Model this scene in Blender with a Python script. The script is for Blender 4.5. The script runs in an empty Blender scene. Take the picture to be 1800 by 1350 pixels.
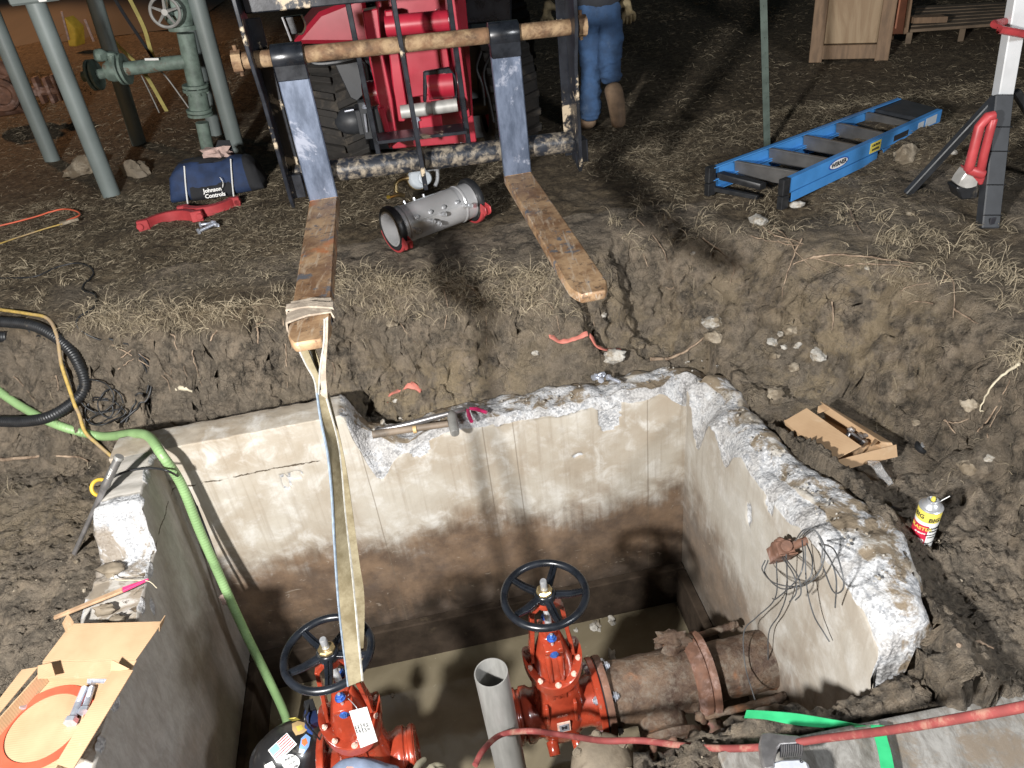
import bpy, math, random
import numpy as np
from mathutils import Vector, Matrix
random.seed(7); RNG = np.random.default_rng(11)
S = bpy.context.scene; COL = S.collection; PI = math.pi

# ------------------------------------------------------------------ camera
FPX = 1352.0; PITCH = math.radians(34.05); ROLL = math.radians(7.18); CZ = 1.8
fwd = Vector((0, math.cos(PITCH), -math.sin(PITCH))); up0 = Vector((0, math.sin(PITCH), math.cos(PITCH))); rt0 = Vector((1, 0, 0))
crx = rt0*math.cos(ROLL) - up0*math.sin(ROLL); cup = rt0*math.sin(ROLL) + up0*math.cos(ROLL)
cam = bpy.data.objects.new('camera', bpy.data.cameras.new('camera')); COL.objects.link(cam)
M = Matrix((crx, cup, -fwd)).transposed().to_4x4(); M.translation = (0, 0, CZ); cam.matrix_world = M
cam.data.sensor_width = 36; cam.data.lens = FPX/1800*36; cam.data.clip_start = .05; cam.data.clip_end = 400
S.camera = cam
# ------------------------------------------------------------------ night sky and work lights
w = bpy.data.worlds.new('World'); S.world = w; w.use_nodes = True
bg = w.node_tree.nodes['Background']; sk = w.node_tree.nodes.new('ShaderNodeTexSky'); sk.sky_type = 'NISHITA'
sk.sun_disc = False; sk.sun_elevation = math.radians(4); sk.sun_rotation = math.radians(200)
w.node_tree.links.new(sk.outputs[0], bg.inputs[0]); bg.inputs[1].default_value = .03
def lamp(name, kind, loc, target, energy, color, size=.2, spot=None):
    L = bpy.data.lights.new(name, kind); L.energy = energy; L.color = color
    if kind == 'AREA': L.shape = 'DISK'; L.size = size
    else: L.shadow_soft_size = size
    if spot: L.spot_size = math.radians(spot); L.spot_blend = .4
    o = bpy.data.objects.new(name, L); COL.objects.link(o); o.location = loc
    o.rotation_euler = (Vector(target)-Vector(loc)).to_track_quat('-Z', 'Y').to_euler(); return o
lamp('work_light', 'SPOT', (-1.36, -.44, 1.92), (-.1, 2.6, -.05), 1150, (1, .985, .96), .085, 125)
lamp('second_work_light', 'SPOT', (2.7, -.75, 2.35), (-.5, 2.0, -.3), 440, (.95, .97, 1), .25, 120)
lamp('street_light', 'SPOT', (-9, 13, 6.5), (-7.2, 9.6, 0), 2600, (1, .50, .22), .25, 66)
S.view_settings.view_transform = 'Standard'; S.view_settings.look = 'None'; S.view_settings.exposure = 0; S.view_settings.gamma = 1

# ------------------------------------------------------------------ pixel -> place on a real plane
def ray(x, y):
    u = x-900.; v = y-675.; vv = v*math.cos(ROLL)+u*math.sin(ROLL); uu = u*math.cos(ROLL)-v*math.sin(ROLL)
    return fwd + rt0*(uu/FPX) - up0*(vv/FPX)
C0 = Vector((0, 0, CZ))
def at(x, y, z): d = ray(x, y); return C0 + d*((z-CZ)/d.z)
def aty(x, y, Y): d = ray(x, y); return C0 + d*(Y/d.y)
def atd(x, y, D): return C0 + ray(x, y)*D
TH = math.atan(.108); VO = Vector((-1.37, 2.36, 0)); EX = Vector((math.cos(TH), math.sin(TH), 0)); EN = Vector((math.sin(TH), -math.cos(TH), 0))
def V(a, b, z): return VO + EX*a + EN*b + Vector((0, 0, z))       # vault frame: a right, b towards the camera
def atB(x, y, b): d = ray(x, y); k = (b-(-VO).dot(EN)) / (d.x*EN.x+d.y*EN.y) if False else (b-(C0-Vector((VO.x,VO.y,CZ))).dot(EN))/(d.x*EN.x+d.y*EN.y); return C0+d*k
def atA(x, y, a): d = ray(x, y); k = (a-(C0-Vector((VO.x,VO.y,CZ))).dot(EX))/(d.x*EX.x+d.y*EX.y); return C0+d*k

# ------------------------------------------------------------------ noise
def _h(i, j, k, s):
    n = (i*374761393 + j*668265263 + k*2147483647 + s*1274126177) & 0xffffffff
    n = ((n ^ (n >> 13))*1274126177) & 0xffffffff; n = (n ^ (n >> 16))
    return (n & 0xffffff)/float(0xffffff)
def vnoise(x, y, z=0., s=0):
    x = np.asarray(x, float); y = np.asarray(y, float)+0*x; z = np.asarray(z, float)+0*x
    i = np.floor(x).astype(np.int64); j = np.floor(y).astype(np.int64); k = np.floor(z).astype(np.int64)
    f = x-i; g = y-j; h = z-k; f = f*f*(3-2*f); g = g*g*(3-2*g); h = h*h*(3-2*h); r = 0
    for a in (0, 1):
        for b in (0, 1):
            for c in (0, 1):
                r = r + _h(i+a, j+b, k+c, s)*(f if a else 1-f)*(g if b else 1-g)*(h if c else 1-h)
    return r*2-1
def fbm(x, y, z=0., o=4, s=0, gain=.5):
    r = 0; a = 1.; t = 0
    for q in range(o): r = r + a*vnoise(x*2**q+q*7.3, y*2**q+q*3.1, z*2**q, s+q); t += a; a *= gain
    return r/t
def sstep(a, b, x): t = np.clip((x-a)/(b-a), 0, 1); return t*t*(3-2*t)

# ------------------------------------------------------------------ objects
def tag(o, label=None, cat=None, group=None, kind=None):
    if label: o['label'] = label
    if cat: o['category'] = cat
    if group: o['group'] = group
    if kind: o['kind'] = kind
    return o
def thing(name, loc, label, cat, group=None, rz=0):
    o = bpy.data.objects.new(name, None); COL.objects.link(o); o.location = loc; o.rotation_euler = (0, 0, rz); o.empty_display_size = .1
    return tag(o, label, cat, group)
def wloc(p):
    M = Matrix.Identity(4)
    ch = []
    while p is not None: ch.append(p); p = p.parent
    for q in reversed(ch): M = M @ Matrix.LocRotScale(q.location, q.rotation_euler, q.scale)
    return M
def meshobj(name, me, m, parent=None):
    o = bpy.data.objects.new(name, me); COL.objects.link(o)
    if m is not None:
        for mm in (m if isinstance(m, (list, tuple)) else [m]): me.materials.append(mm)
    if parent is not None: o.parent = parent
    return o
class MB:
    def __init__(s): s.v = []; s.f = []; s.mi = []; s.cur = 0
    def add(s, vs, fs):
        b = len(s.v); s.v += [tuple(q) for q in vs]; s.f += [tuple(b+i for i in f) for f in fs]; s.mi += [s.cur]*len(fs); return s
    def box(s, c, size, R=None, taper=1.):
        c = Vector(c); x, y, z = (q/2 for q in size)
        vs = []
        for k, t in ((-1, 1.), (1, taper)):
            for i, j in ((-1, -1), (1, -1), (1, 1), (-1, 1)):
                p = Vector((i*x*t, j*y*t, k*z)); vs.append(c + (R @ p if R else p))
        return s.add(vs, [(0,3,2,1),(4,5,6,7),(0,1,5,4),(1,2,6,5),(2,3,7,6),(3,0,4,7)])
    def tube(s, pts, r, n=10, caps=True, flat=None):
        pts = [Vector(p) for p in pts]; N = len(pts); rs = r if isinstance(r, (list, tuple)) else [r]*N
        rings = []; T0 = (pts[1]-pts[0]).normalized(); a = T0.orthogonal().normalized()
        for i, p in enumerate(pts):
            T = (pts[min(i+1, N-1)]-pts[max(i-1, 0)]).normalized()
            a = (a - T*a.dot(T))
            a = a.normalized() if a.length > 1e-6 else T.orthogonal().normalized()
            b = T.cross(a); rings.append([p + (a*math.cos(2*PI*k/n)+b*math.sin(2*PI*k/n))*rs[i] for k in range(n)])
        vs = [q for rg in rings for q in rg]
        fs = [(i*n+k, i*n+(k+1) % n, (i+1)*n+(k+1) % n, (i+1)*n+k) for i in range(N-1) for k in range(n)]
        if caps: fs += [tuple(range(n-1, -1, -1)), tuple((N-1)*n+k for k in range(n))]
        return s.add(vs, fs)
    def cyl(s, p0, p1, r0, r1=None, n=24): return s.tube([p0, p1], [r0, r1 if r1 is not None else r0], n)
    def lathe(s, prof, origin, axis, n=32, closed=False):
        A = Vector(axis).normalized(); a = A.orthogonal().normalized(); b = A.cross(a); O = Vector(origin)
        vs = [O + A*h + (a*math.cos(2*PI*k/n)+b*math.sin(2*PI*k/n))*r for r, h in prof for k in range(n)]
        N = len(prof); R = range(N if closed else N-1)
        return s.add(vs, [(i*n+k, i*n+(k+1) % n, ((i+1) % N)*n+(k+1) % n, ((i+1) % N)*n+k) for i in R for k in range(n)])
    def torus(s, c, axis, R, r, n=40, m=10):
        return s.lathe([(R+r*math.cos(2*PI*k/m), r*math.sin(2*PI*k/m)) for k in range(m)], c, axis, n, True)
    def prism(s, poly, O, ux, uy, d):
        """polygon (u,v) in the plane O+ux*u+uy*v, pushed along vector d"""
        O = Vector(O); ux = Vector(ux); uy = Vector(uy); d = Vector(d); n = len(poly)
        P = [O+ux*u+uy*v for u, v in poly]
        return s.add(P+[p+d for p in P], [tuple(range(n)), tuple(range(2*n-1, n-1, -1))]+[(i, i+n, (i+1) % n+n, (i+1) % n) for i in range(n)])
    def slab(s, P, d):
        P = [Vector(p) for p in P]; d = Vector(d); n = len(P)
        return s.add(P+[p+d for p in P], [tuple(range(n)), tuple(range(2*n-1, n-1, -1))]+[(i, i+n, (i+1) % n+n, (i+1) % n) for i in range(n)])
    def ball(s, c, r, n=12, sc=(1,1,1), jit=0, seed=0):
        c = Vector(c); m = n//2; vs = []
        for i in range(m+1):
            t = PI*i/m
            for k in range(n):
                q = 2*PI*k/n; d = Vector((math.sin(t)*math.cos(q), math.sin(t)*math.sin(q), math.cos(t)))
                rr = r
                if jit: rr = r*(1+jit*float(fbm(np.array([d.x*1.7+seed*3.1]), np.array([d.y*1.7]), np.array([d.z*1.7+seed]), 3)[0])*1.6)
                vs.append(c+Vector((d.x*sc[0], d.y*sc[1], d.z*sc[2]))*rr)
        return s.add(vs, [(i*n+k, (i+1)*n+k, (i+1)*n+(k+1) % n, i*n+(k+1) % n) for i in range(m) for k in range(n)])
    def hexbolt(s, p, axis, r=.011, h=.009, washer=True):
        A = Vector(axis).normalized(); p = Vector(p)
        if washer: s.cyl(p, p+A*.0025, r*1.25, n=16)
        s.tube([p+A*.0025, p+A*(h*.8), p+A*h], [r, r, r*.82], 6); s.cyl(p+A*h*.9, p+A*(h+.004), r*.5, n=10); return s
    def build(s, name, m, parent=None, world=True, ang=35, bevel=0, wgt=False):
        me = bpy.data.meshes.new(name); vs = s.v
        if world and parent is not None:
            Mi = wloc(parent).inverted(); vs = [tuple(Mi @ Vector(v)) for v in vs]
        me.from_pydata(vs, [], s.f); me.update()
        o = meshobj(name, me, m, parent)
        import bmesh
        bm = bmesh.new(); bm.from_mesh(me); bmesh.ops.remove_doubles(bm, verts=bm.verts, dist=1e-6); bmesh.ops.recalc_face_normals(bm, faces=bm.faces)
        if bevel:
            es = [e for e in bm.edges if len(e.link_faces) == 2 and e.calc_face_angle(0) > math.radians(40)]
            bmesh.ops.bevel(bm, geom=es, offset=bevel, segments=1, affect='EDGES', clamp_overlap=True)
        bm.to_mesh(me); bm.free()
        for p in me.polygons: p.use_smooth = True
        me.set_sharp_from_angle(angle=math.radians(ang))
        return o
def spline(P, n=10):
    P = [Vector(p) for p in P]; out = []
    Q = [P[0]*2-P[1]]+P+[P[-1]*2-P[-2]]
    for i in range(1, len(Q)-2):
        a, b, c, d = Q[i-1:i+3]
        for k in range(n):
            t = k/n; out.append(.5*((2*b)+(c-a)*t+(2*a-5*b+4*c-d)*t*t+(3*b-a-3*c+d)*t**3))
    out.append(P[-1]); return out
def grid_mesh(name, X, Y, Z, m, parent=None, attrs=None):
    """X,Y,Z 2-D arrays"""
    nr, nc = X.shape; me = bpy.data.meshes.new(name); n = nr*nc
    me.vertices.add(n); me.vertices.foreach_set('co', np.stack([X, Y, Z], -1).astype(np.float32).ravel())
    i = np.arange(nr-1)[:, None]*nc+np.arange(nc-1)[None]; q = np.stack([i, i+1, i+nc+1, i+nc], -1).reshape(-1, 4)
    me.loops.add(q.size); me.loops.foreach_set('vertex_index', q.ravel().astype(np.int32))
    me.polygons.add(len(q)); me.polygons.foreach_set('loop_start', (np.arange(len(q))*4).astype(np.int32)); me.polygons.foreach_set('use_smooth', np.ones(len(q), bool))
    me.update(calc_edges=True); me.validate()
    for k, A in (attrs or {}).items():
        at_ = me.attributes.new(k, 'FLOAT', 'POINT'); at_.data.foreach_set('value', A.astype(np.float32).ravel())
    return meshobj(name, me, m, parent)
def soup(name, Vv, F4, m, parent=None, attrs=None, smooth=True):
    """many small quads as one mesh. Vv (n,3), F4 (k,4)"""
    me = bpy.data.meshes.new(name); me.vertices.add(len(Vv)); me.vertices.foreach_set('co', Vv.astype(np.float32).ravel())
    me.loops.add(F4.size); me.loops.foreach_set('vertex_index', F4.ravel().astype(np.int32)); k = F4.shape[1]
    me.polygons.add(len(F4)); me.polygons.foreach_set('loop_start', (np.arange(len(F4))*k).astype(np.int32)); me.polygons.foreach_set('use_smooth', np.full(len(F4), smooth))
    me.update(calc_edges=True)
    for q, A in (attrs or {}).items():
        at_ = me.attributes.new(q, 'FLOAT', 'POINT'); at_.data.foreach_set('value', A.astype(np.float32).ravel())
    return meshobj(name, me, m, parent)

# ------------------------------------------------------------------ materials
class NT:
    def __init__(s, name):
        s.m = bpy.data.materials.new(name); s.m.use_nodes = True; s.t = s.m.node_tree; s.b = s.t.nodes['Principled BSDF']
        s.tc = s.t.nodes.new('ShaderNodeTexCoord').outputs['Object']
    def n(s, typ, **k):
        x = s.t.nodes.new(typ)
        for a, b in k.items(): setattr(x, a, b)
        return x
    def put(s, sock, v):
        if isinstance(v, bpy.types.NodeSocket): s.t.links.new(v, sock)
        elif isinstance(v, (tuple, list)) and len(v) == 3 and sock.type == 'RGBA': sock.default_value = (*v, 1)
        else: sock.default_value = v
    def noise(s, scale, detail=4, rough=.55, dist=0., vec=None, stretch=None):
        x = s.n('ShaderNodeTexNoise'); v = vec if vec is not None else s.tc
        if stretch:
            mp = s.n('ShaderNodeMapping'); s.put(mp.inputs[0], v); mp.inputs['Scale'].default_value = stretch; v = mp.outputs[0]
        s.put(x.inputs['Vector'], v); x.inputs['Scale'].default_value = scale; x.inputs['Detail'].default_value = detail
        x.inputs['Roughness'].default_value = rough; x.inputs['Distortion'].default_value = dist; return x.outputs['Fac']
    def voro(s, scale, feat='F1', out='Distance', vec=None):
        x = s.n('ShaderNodeTexVoronoi'); x.feature = feat; s.put(x.inputs['Vector'], vec if vec is not None else s.tc); x.inputs['Scale'].default_value = scale; return x.outputs[out]
    def math(s, op, a, b=0., c=None, clamp=False):
        x = s.n('ShaderNodeMath', operation=op, use_clamp=clamp); s.put(x.inputs[0], a); s.put(x.inputs[1], b)
        if c is not None: s.put(x.inputs[2], c)
        return x.outputs[0]
    def ramp(s, f, lo, hi, a=0., b=1.):
        x = s.n('ShaderNodeMapRange'); s.put(x.inputs[0], f); s.put(x.inputs[1], lo); s.put(x.inputs[2], hi); s.put(x.inputs[3], a); s.put(x.inputs[4], b); x.interpolation_type = 'SMOOTHSTEP'; return x.outputs[0]
    def mix(s, f, a, b, mode='MIX'):
        x = s.n('ShaderNodeMix', data_type='RGBA', blend_type=mode); s.put(x.inputs[0], f); s.put(x.inputs[6], a); s.put(x.inputs[7], b); return x.outputs[2]
    def attr(s, name): return s.n('ShaderNodeAttribute', attribute_name=name).outputs['Fac']
    def sep(s, v=None):
        x = s.n('ShaderNodeSeparateXYZ'); s.put(x.inputs[0], v if v is not None else s.tc); return x.outputs
    def bump(s, h, strength=.5, dist=.01):
        x = s.n('ShaderNodeBump'); s.put(x.inputs['Height'], h); x.inputs['Strength'].default_value = strength; x.inputs['Distance'].default_value = dist
        s.t.links.new(x.outputs[0], s.b.inputs['Normal'])
    def out(s, col, rough=.7, metal=0., spec=None, coat=None):
        s.put(s.b.inputs['Base Color'], col); s.put(s.b.inputs['Roughness'], rough); s.put(s.b.inputs['Metallic'], metal)
        if spec is not None: s.put(s.b.inputs['Specular IOR Level'], spec)
        if coat is not None: s.put(s.b.inputs['Coat Weight'], coat); s.b.inputs['Coat Roughness'].default_value = .08
        return s.m
def simple(name, col, rough=.6, metal=0., var=.25, scale=18, bump=.25, bdist=.002, dirt=None, dirt_amt=.5, dirt_scale=7, dirt_w=.12, spec=None, coat=None, bscale=None, stretch=None):
    t = NT(name); n1 = t.noise(scale, 5, .6, stretch=stretch)
    dk = tuple(c*(1-var) for c in col); lt = tuple(min(1, c*(1+var*.6)) for c in col)
    c = t.mix(t.ramp(n1, .3, .7), dk, lt); r = t.math('ADD', t.math('MULTIPLY', n1, .25), rough-.12, clamp=True); mt = metal
    if dirt is not None:
        d = t.ramp(t.noise(dirt_scale, 8, .68, .3), 1-dirt_amt-dirt_w, 1-dirt_amt+dirt_w)
        c = t.mix(d, c, dirt); r = t.math('MAXIMUM', r, t.math('MULTIPLY', d, .8)); 
        if metal: mt = t.math('MULTIPLY', t.math('SUBTRACT', 1., d), metal)
    if bump: t.bump(t.noise(bscale or scale*3, 6, .65), bump, bdist)
    return t.out(c, r, mt, spec, coat)

MAT = {}
def mk():
    A = MAT
    # ground: mud, pale clay, lawn soil
    t = NT('mud'); at_g = t.attr('grass'); at_p = t.attr('pale'); at_w = t.attr('wet')
    n1 = t.noise(3.1, 8, .62, .4); n2 = t.noise(14, 8, .68, .2); n3 = t.noise(60, 5, .6)
    c = t.mix(t.ramp(n2, .38, .63), (.046, .038, .030), (.288, .230, .168)); c = t.mix(t.math('MULTIPLY', t.ramp(n1, .40, .62), .65), c, (.135, .113, .087))
    c = t.mix(t.math('MULTIPLY', t.ramp(n3, .35, .7), .5), c, (.29, .24, .18))
    pl = t.math('MULTIPLY', at_p, t.ramp(t.noise(9, 8, .7, .5), .42, .60)); c = t.mix(pl, c, (.30, .235, .15))
    gr = t.mix(t.ramp(t.noise(25, 6, .7), .35, .7), (.060, .043, .026), (.19, .145, .09)); c = t.mix(at_g, c, gr)
    sp = t.ramp(t.voro(95), .22, .12); sp = t.math('MULTIPLY', sp, t.ramp(t.noise(13, 3), .5, .62)); c = t.mix(t.math('MULTIPLY', sp, .7), c, (.38, .33, .26))
    r = t.math('SUBTRACT', .93, t.math('MULTIPLY', at_w, t.ramp(n2, .3, .7, .12, .5)))
    cr = t.ramp(t.voro(11, 'DISTANCE_TO_EDGE', vec=None), 0, .06)
    h = t.math('ADD', t.math('MULTIPLY', n2, .45), t.math('MULTIPLY', t.noise(45, 8, .78, .2), .9)); h = t.math('ADD', h, t.math('MULTIPLY', t.noise(150, 5, .75), .35)); h = t.math('SUBTRACT', h, t.math('MULTIPLY', t.ramp(t.voro(30, 'DISTANCE_TO_EDGE'), .06, 0.), t.math('MULTIPLY', t.ramp(t.noise(6, 3), .5, .62), .25)))
    t.bump(h, 1., .030); A['mud'] = t.out(c, r, spec=.35)
    # concrete in the vault's own coordinates
    t = NT('vault_concrete'); X, Y, Z = t.sep(); sp = t.attr('spall'); dirt = t.attr('dirt'); gy = t.attr('grey')
    n1 = t.noise(2.2, 7, .6, .3); n2 = t.noise(9, 8, .66, .4); st = t.noise(1., 6, .6, stretch=(38, 38, 1.6)); fine = t.noise(110, 3, .6)
    base = t.mix(t.ramp(n1, .35, .66), (.325, .272, .208), (.445, .41, .35)); base = t.mix(t.ramp(n2, .45, .75), base, (.56, .54, .50))
    base = t.mix(t.math('MULTIPLY', t.ramp(st, .50, .72), .35), base, (.22, .17, .12))
    base = t.mix(t.math('MULTIPLY', gy, .8), base, t.mix(t.ramp(t.noise(1., 11, .78, .4, stretch=(3, 22, 9)), .35, .7), (.30, .285, .26), (.46, .44, .41)))
    zz = t.math('ADD', Z, t.math('MULTIPLY', t.math('SUBTRACT', n1, .5), .5)); zz = t.math('ADD', zz, t.math('MULTIPLY', t.math('SUBTRACT', n2, .5), .28)); zz = t.math('ADD', zz, t.math('MULTIPLY', t.math('SUBTRACT', st, .5), .22))
    stain = t.ramp(zz, -.46, -.72, 0., .93); rust = t.mix(t.ramp(t.noise(6, 8, .7), .35, .7), (.075, .045, .028), (.19, .12, .072))
    rust = t.mix(t.ramp(zz, -.86, -1.12), rust, t.mix(t.ramp(n2, .35, .7), (.026, .017, .012), (.060, .040, .028)))
    base = t.mix(t.math('MULTIPLY', stain, t.math('SUBTRACT', 1., t.math('MULTIPLY', gy, .55))), base, rust)
    scr = t.ramp(t.noise(1., 3, .6, 1.4, stretch=(14, 14, 30)), .66, .70); base = t.mix(t.math('MULTIPLY', scr, .35), base, (.42, .36, .29))
    for a0 in (.74, 1.235, 1.93, 1.36):
        j = t.math('ABSOLUTE', t.math('SUBTRACT', X, t.math('ADD', a0-.004, t.math('MULTIPLY', n1, .008)))); j = t.ramp(j, .0035, .001)
        base = t.mix(t.math('MULTIPLY', j, .55), base, (.13, .10, .07))
    cj = t.math('ADD', t.math('ABSOLUTE', t.math('ADD', Z, t.math('ADD', .085, t.math('MULTIPLY', t.math('SUBTRACT', n2, .5), .05)))), t.math('MULTIPLY', t.ramp(X, .55, .75), .05))
    cjm = t.math('MULTIPLY', t.ramp(cj, .004, .0015), t.ramp(t.noise(12, 3), .38, .5)); base = t.mix(cjm, base, (.08, .06, .04))
    agg = t.voro(150, 'F1', 'Color'); ag = t.n('ShaderNodeRGBToBW'); t.put(ag.inputs[0], agg)
    spc = t.mix(t.ramp(ag.outputs[0], .15, .85), (.24, .245, .255), (.53, .53, .535)); spc = t.mix(t.ramp(t.noise(22, 6, .7), .4, .7), spc, (.52, .52, .52)); spc = t.mix(t.math('MULTIPLY', t.ramp(t.noise(45, 4), .56, .66), .6), spc, (.22, .23, .25))
    base = t.mix(t.ramp(sp, .3, .6), base, spc)
    dm = t.math('MULTIPLY', dirt, t.ramp(t.noise(7.5, 8, .7, .6), .46, .56)); base = t.mix(dm, base, t.mix(n2, (.10, .075, .05), (.27, .215, .15)))
    h = t.math('ADD', t.math('MULTIPLY', fine, .12), t.math('MULTIPLY', n2, .25)); h = t.math('ADD', h, t.math('MULTIPLY', t.math('MULTIPLY', sp, 1.), t.math('ADD', t.noise(42, 7, .75), t.math('MULTIPLY', t.voro(80), .5)))); h = t.math('SUBTRACT', h, t.math('MULTIPLY', cjm, .6))
    wet = t.ramp(zz, -.6, -1.1); t.bump(h, .55, .012); A['concrete'] = t.out(base, t.math('SUBTRACT', .86, t.math('MULTIPLY', wet, .42)), spec=.4)
    # muddy water
    t = NT('pit_water'); c = t.mix(t.ramp(t.noise(2.5, 5, .6, .8), .3, .7), (.135, .112, .072), (.20, .170, .115)); c = t.mix(t.math('MULTIPLY', t.ramp(t.noise(40, 2), .70, .76), .5), c, (.4, .36, .28))
    t.bump(t.noise(4, 3, .5), .05, .02); A['water'] = t.out(c, .05, spec=.5)
    A['grass'] = None
    t = NT('dead_grass'); v = t.attr('tone'); c = t.mix(v, (.075, .058, .038), (.44, .37, .26)); A['grass'] = t.out(c, .75, spec=.2)
    t = NT('root_bark'); v = t.noise(30, 5, .7); c = t.mix(t.ramp(v, .3, .7), (.10, .065, .042), (.36, .27, .19)); t.bump(t.noise(120, 4), .4, .002); A['root'] = t.out(c, .8)
    A['root_pale'] = simple('pale_root', (.52, .46, .34), .7, 0, .3, 30)
    # metals & paint
    A['black_paint'] = simple('chipped_black_paint', (.012, .014, .019), .32, 0, .4, 20, .25, .001, (.38, .31, .22), .40, 9, .03)
    A['footing'] = simple('stained_footing', (.045, .033, .024), .95, 0, .4, 9, .5, .006, (.06, .045, .03), .36, 16, .08, spec=.1)
    A['rail'] = simple('scraped_black_rail', (.016, .019, .026), .38, 0, .4, 20, .3, .0015, (.22, .185, .14), .45, 30, .12, stretch=(1, 3, 3))
    A['black_clean'] = simple('black_paint', (.010, .012, .016), .28, 0, .4, 20, .15, .001, (.16, .15, .13), .30, 14, .04)
    t = NT('fork_paint'); X, Y, Z = t.sep(); n = t.noise(7, 8, .7, .3); n2 = t.noise(26, 7, .7, stretch=(1, 1, .35)); low = t.ramp(t.math('ADD', Z, t.math('MULTIPLY', n, .35)), .42, .16)
    c = t.mix(t.ramp(n2, .3, .7), (.050, .066, .100), (.125, .152, .212)); c = t.mix(t.ramp(n, .56, .63), c, (.24, .26, .32)); c = t.mix(t.math('MULTIPLY', low, t.ramp(n2, .45, .55)), c, (.36, .24, .15))
    t.bump(n2, .25, .002); A['fork_paint'] = t.out(c, .42, .25)
    t = NT('fork_rust'); n = t.noise(8, 9, .75, .3); n2 = t.noise(1., 6, .7, .3, stretch=(60, 9, 30)); n3 = t.noise(11, 8, .7, .2)
    c = t.mix(t.ramp(n, .34, .66), (.17, .088, .044), (.40, .265, .150)); c = t.mix(t.ramp(n2, .52, .7), c, (.46, .36, .26)); c = t.mix(t.ramp(n3, .57, .63), c, (.11, .115, .13)); c = t.mix(t.ramp(n3, .38, .32), c, (.40, .34, .27)); c = t.mix(t.ramp(t.noise(4.1, 5, .6), .60, .68), c, (.38, .15, .06)); c = t.mix(t.math('MULTIPLY', t.ramp(t.noise(1., 4, .6, stretch=(90, 3, 30)), .62, .68), .6), c, (.42, .38, .33)); c = t.mix(t.math('MULTIPLY', t.ramp(t.noise(28, 6, .8), .56, .62), .7), c, (.06, .045, .035))
    t.bump(n2, .3, .002); A['fork_rust'] = t.out(c, t.ramp(n, .3, .7, .38, .7), .35)
    A['rust_bar'] = simple('rusty_round_bar', (.12, .066, .034), .8, .1, .5, 22, .6, .003, (.25, .17, .095), .45, 13, .1)
    A['red_paint'] = simple('red_machine_paint', (.28, .013, .028), .36, 0, .12, 8, .05, .001, (.20, .02, .025), .25, 6, .08, coat=.4)
    A['red_plastic'] = simple('red_plastic', (.40, .050, .055), .42, 0, .2, 12, .1, .001)
    A['tyre'] = simple('muddy_tyre', (.022, .020, .018), .85, 0, .3, 20, .5, .004, (.08, .066, .05), .36, 8, .1)
    A['black_rubber'] = simple('black_rubber', (.016, .017, .019), .45, 0, .3, 30, .15, .001, (.10, .085, .065), .33, 9, .06)
    A['valve_red'] = simple('orange_red_enamel', (.29, .040, .018), .24, 0, .25, 14, .22, .0015, (.22, .10, .065), .33, 13, .06, coat=.5)
    A['chip'] = simple('bare_chipped_paint', (.62, .42, .34), .5, 0, .25, 30)
    A['steel'] = simple('bright_steel', (.50, .51, .53), .30, .6, .15, 30, .12, .0006)
    A['zinc'] = simple('zinc_plated_steel', (.50, .53, .60), .32, .6, .2, 40, .1, .0005)
    A['bluezinc'] = simple('blue_zinc_nut', (.07, .17, .52), .28, .6, .25, 40, .1, .0005)
    A['brass'] = simple('brass', (.62, .47, .24), .33, .9, .2, 40, .1, .0005)
    A['stainless'] = simple('brushed_stainless', (.56, .56, .57), .24, .5, .15, 5, 0)
    A['galv'] = simple('weathered_galvanized_pipe', (.27, .265, .25), .50, .25, .18, 7, .18, .001, (.10, .055, .035), .27, 7, .03, stretch=(4, 4, .6))
    t = NT('encrusted_iron'); n = t.noise(7, 9, .72, .5); n2 = t.noise(26, 8, .75); c = t.mix(t.ramp(n, .33, .66), (.060, .034, .024), (.175, .115, .075)); c = t.mix(t.ramp(n2, .45, .68), c, (.20, .165, .13)); c = t.mix(t.ramp(t.noise(5, 4), .60, .70), c, (.33, .13, .05)); c = t.mix(t.ramp(t.noise(3.7, 5), .62, .72), c, (.36, .14, .13))
    t.bump(t.math('ADD', n, n2), .8, .016); A['crust'] = t.out(c, t.ramp(n2, .3, .7, .42, .8), .1)
    A['crust_brown'] = simple('rusted_casting', (.17, .085, .055), .75, 0, .4, 16, .6, .004, (.30, .20, .17), .42, 10, .08)
    A['mudcast'] = simple('mud_coated_casting', (.19, .155, .112), .72, 0, .3, 12, .6, .005, (.085, .062, .042), .40, 9, .1)
    A['pole_green'] = simple('grey_green_paint', (.165, .195, .19), .48, .0, .12, 4, .08, .001, (.10, .115, .105), .22, 7, .05)
    A['valve_green'] = simple('old_green_valve_paint', (.150, .200, .170), .58, 0, .35, 18, .3, .002, (.14, .075, .045), .36, 12, .06)
    A['blue_frp'] = simple('blue_fibreglass', (.055, .235, .56), .40, 0, .12, 10, .08, .0005, (.32, .38, .45), .25, 11, .05)
    A['alu'] = simple('aluminium', (.20, .195, .19), .36, .6, .2, 10, .1, .0005)
    A['alu_white'] = simple('anodised_mast', (.60, .61, .62), .42, .2, .06, 10, .05, .0005)
    A['dark_plastic'] = simple('charcoal_plastic', (.030, .033, .038), .50, 0, .25, 14, .15, .001, (.15, .13, .10), .26, 13, .04)
    A['clear'] = simple('clear_lamp_cover', (.38, .37, .35), .2, 0, .2, 20, .1)
    t = NT('plywood'); X, Y, Z = t.sep(); rg = t.noise(1., 6, .6, 1.6, stretch=(9, 9, 1.6)); c = t.mix(t.ramp(rg, .35, .65), (.26, .175, .10), (.36, .265, .165)); kn = t.ramp(t.voro(5.5), .10, .05); c = t.mix(kn, c, (.12, .05, .03)); t.bump(rg, .1, .001); A['ply'] = t.out(c, .65)
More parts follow.
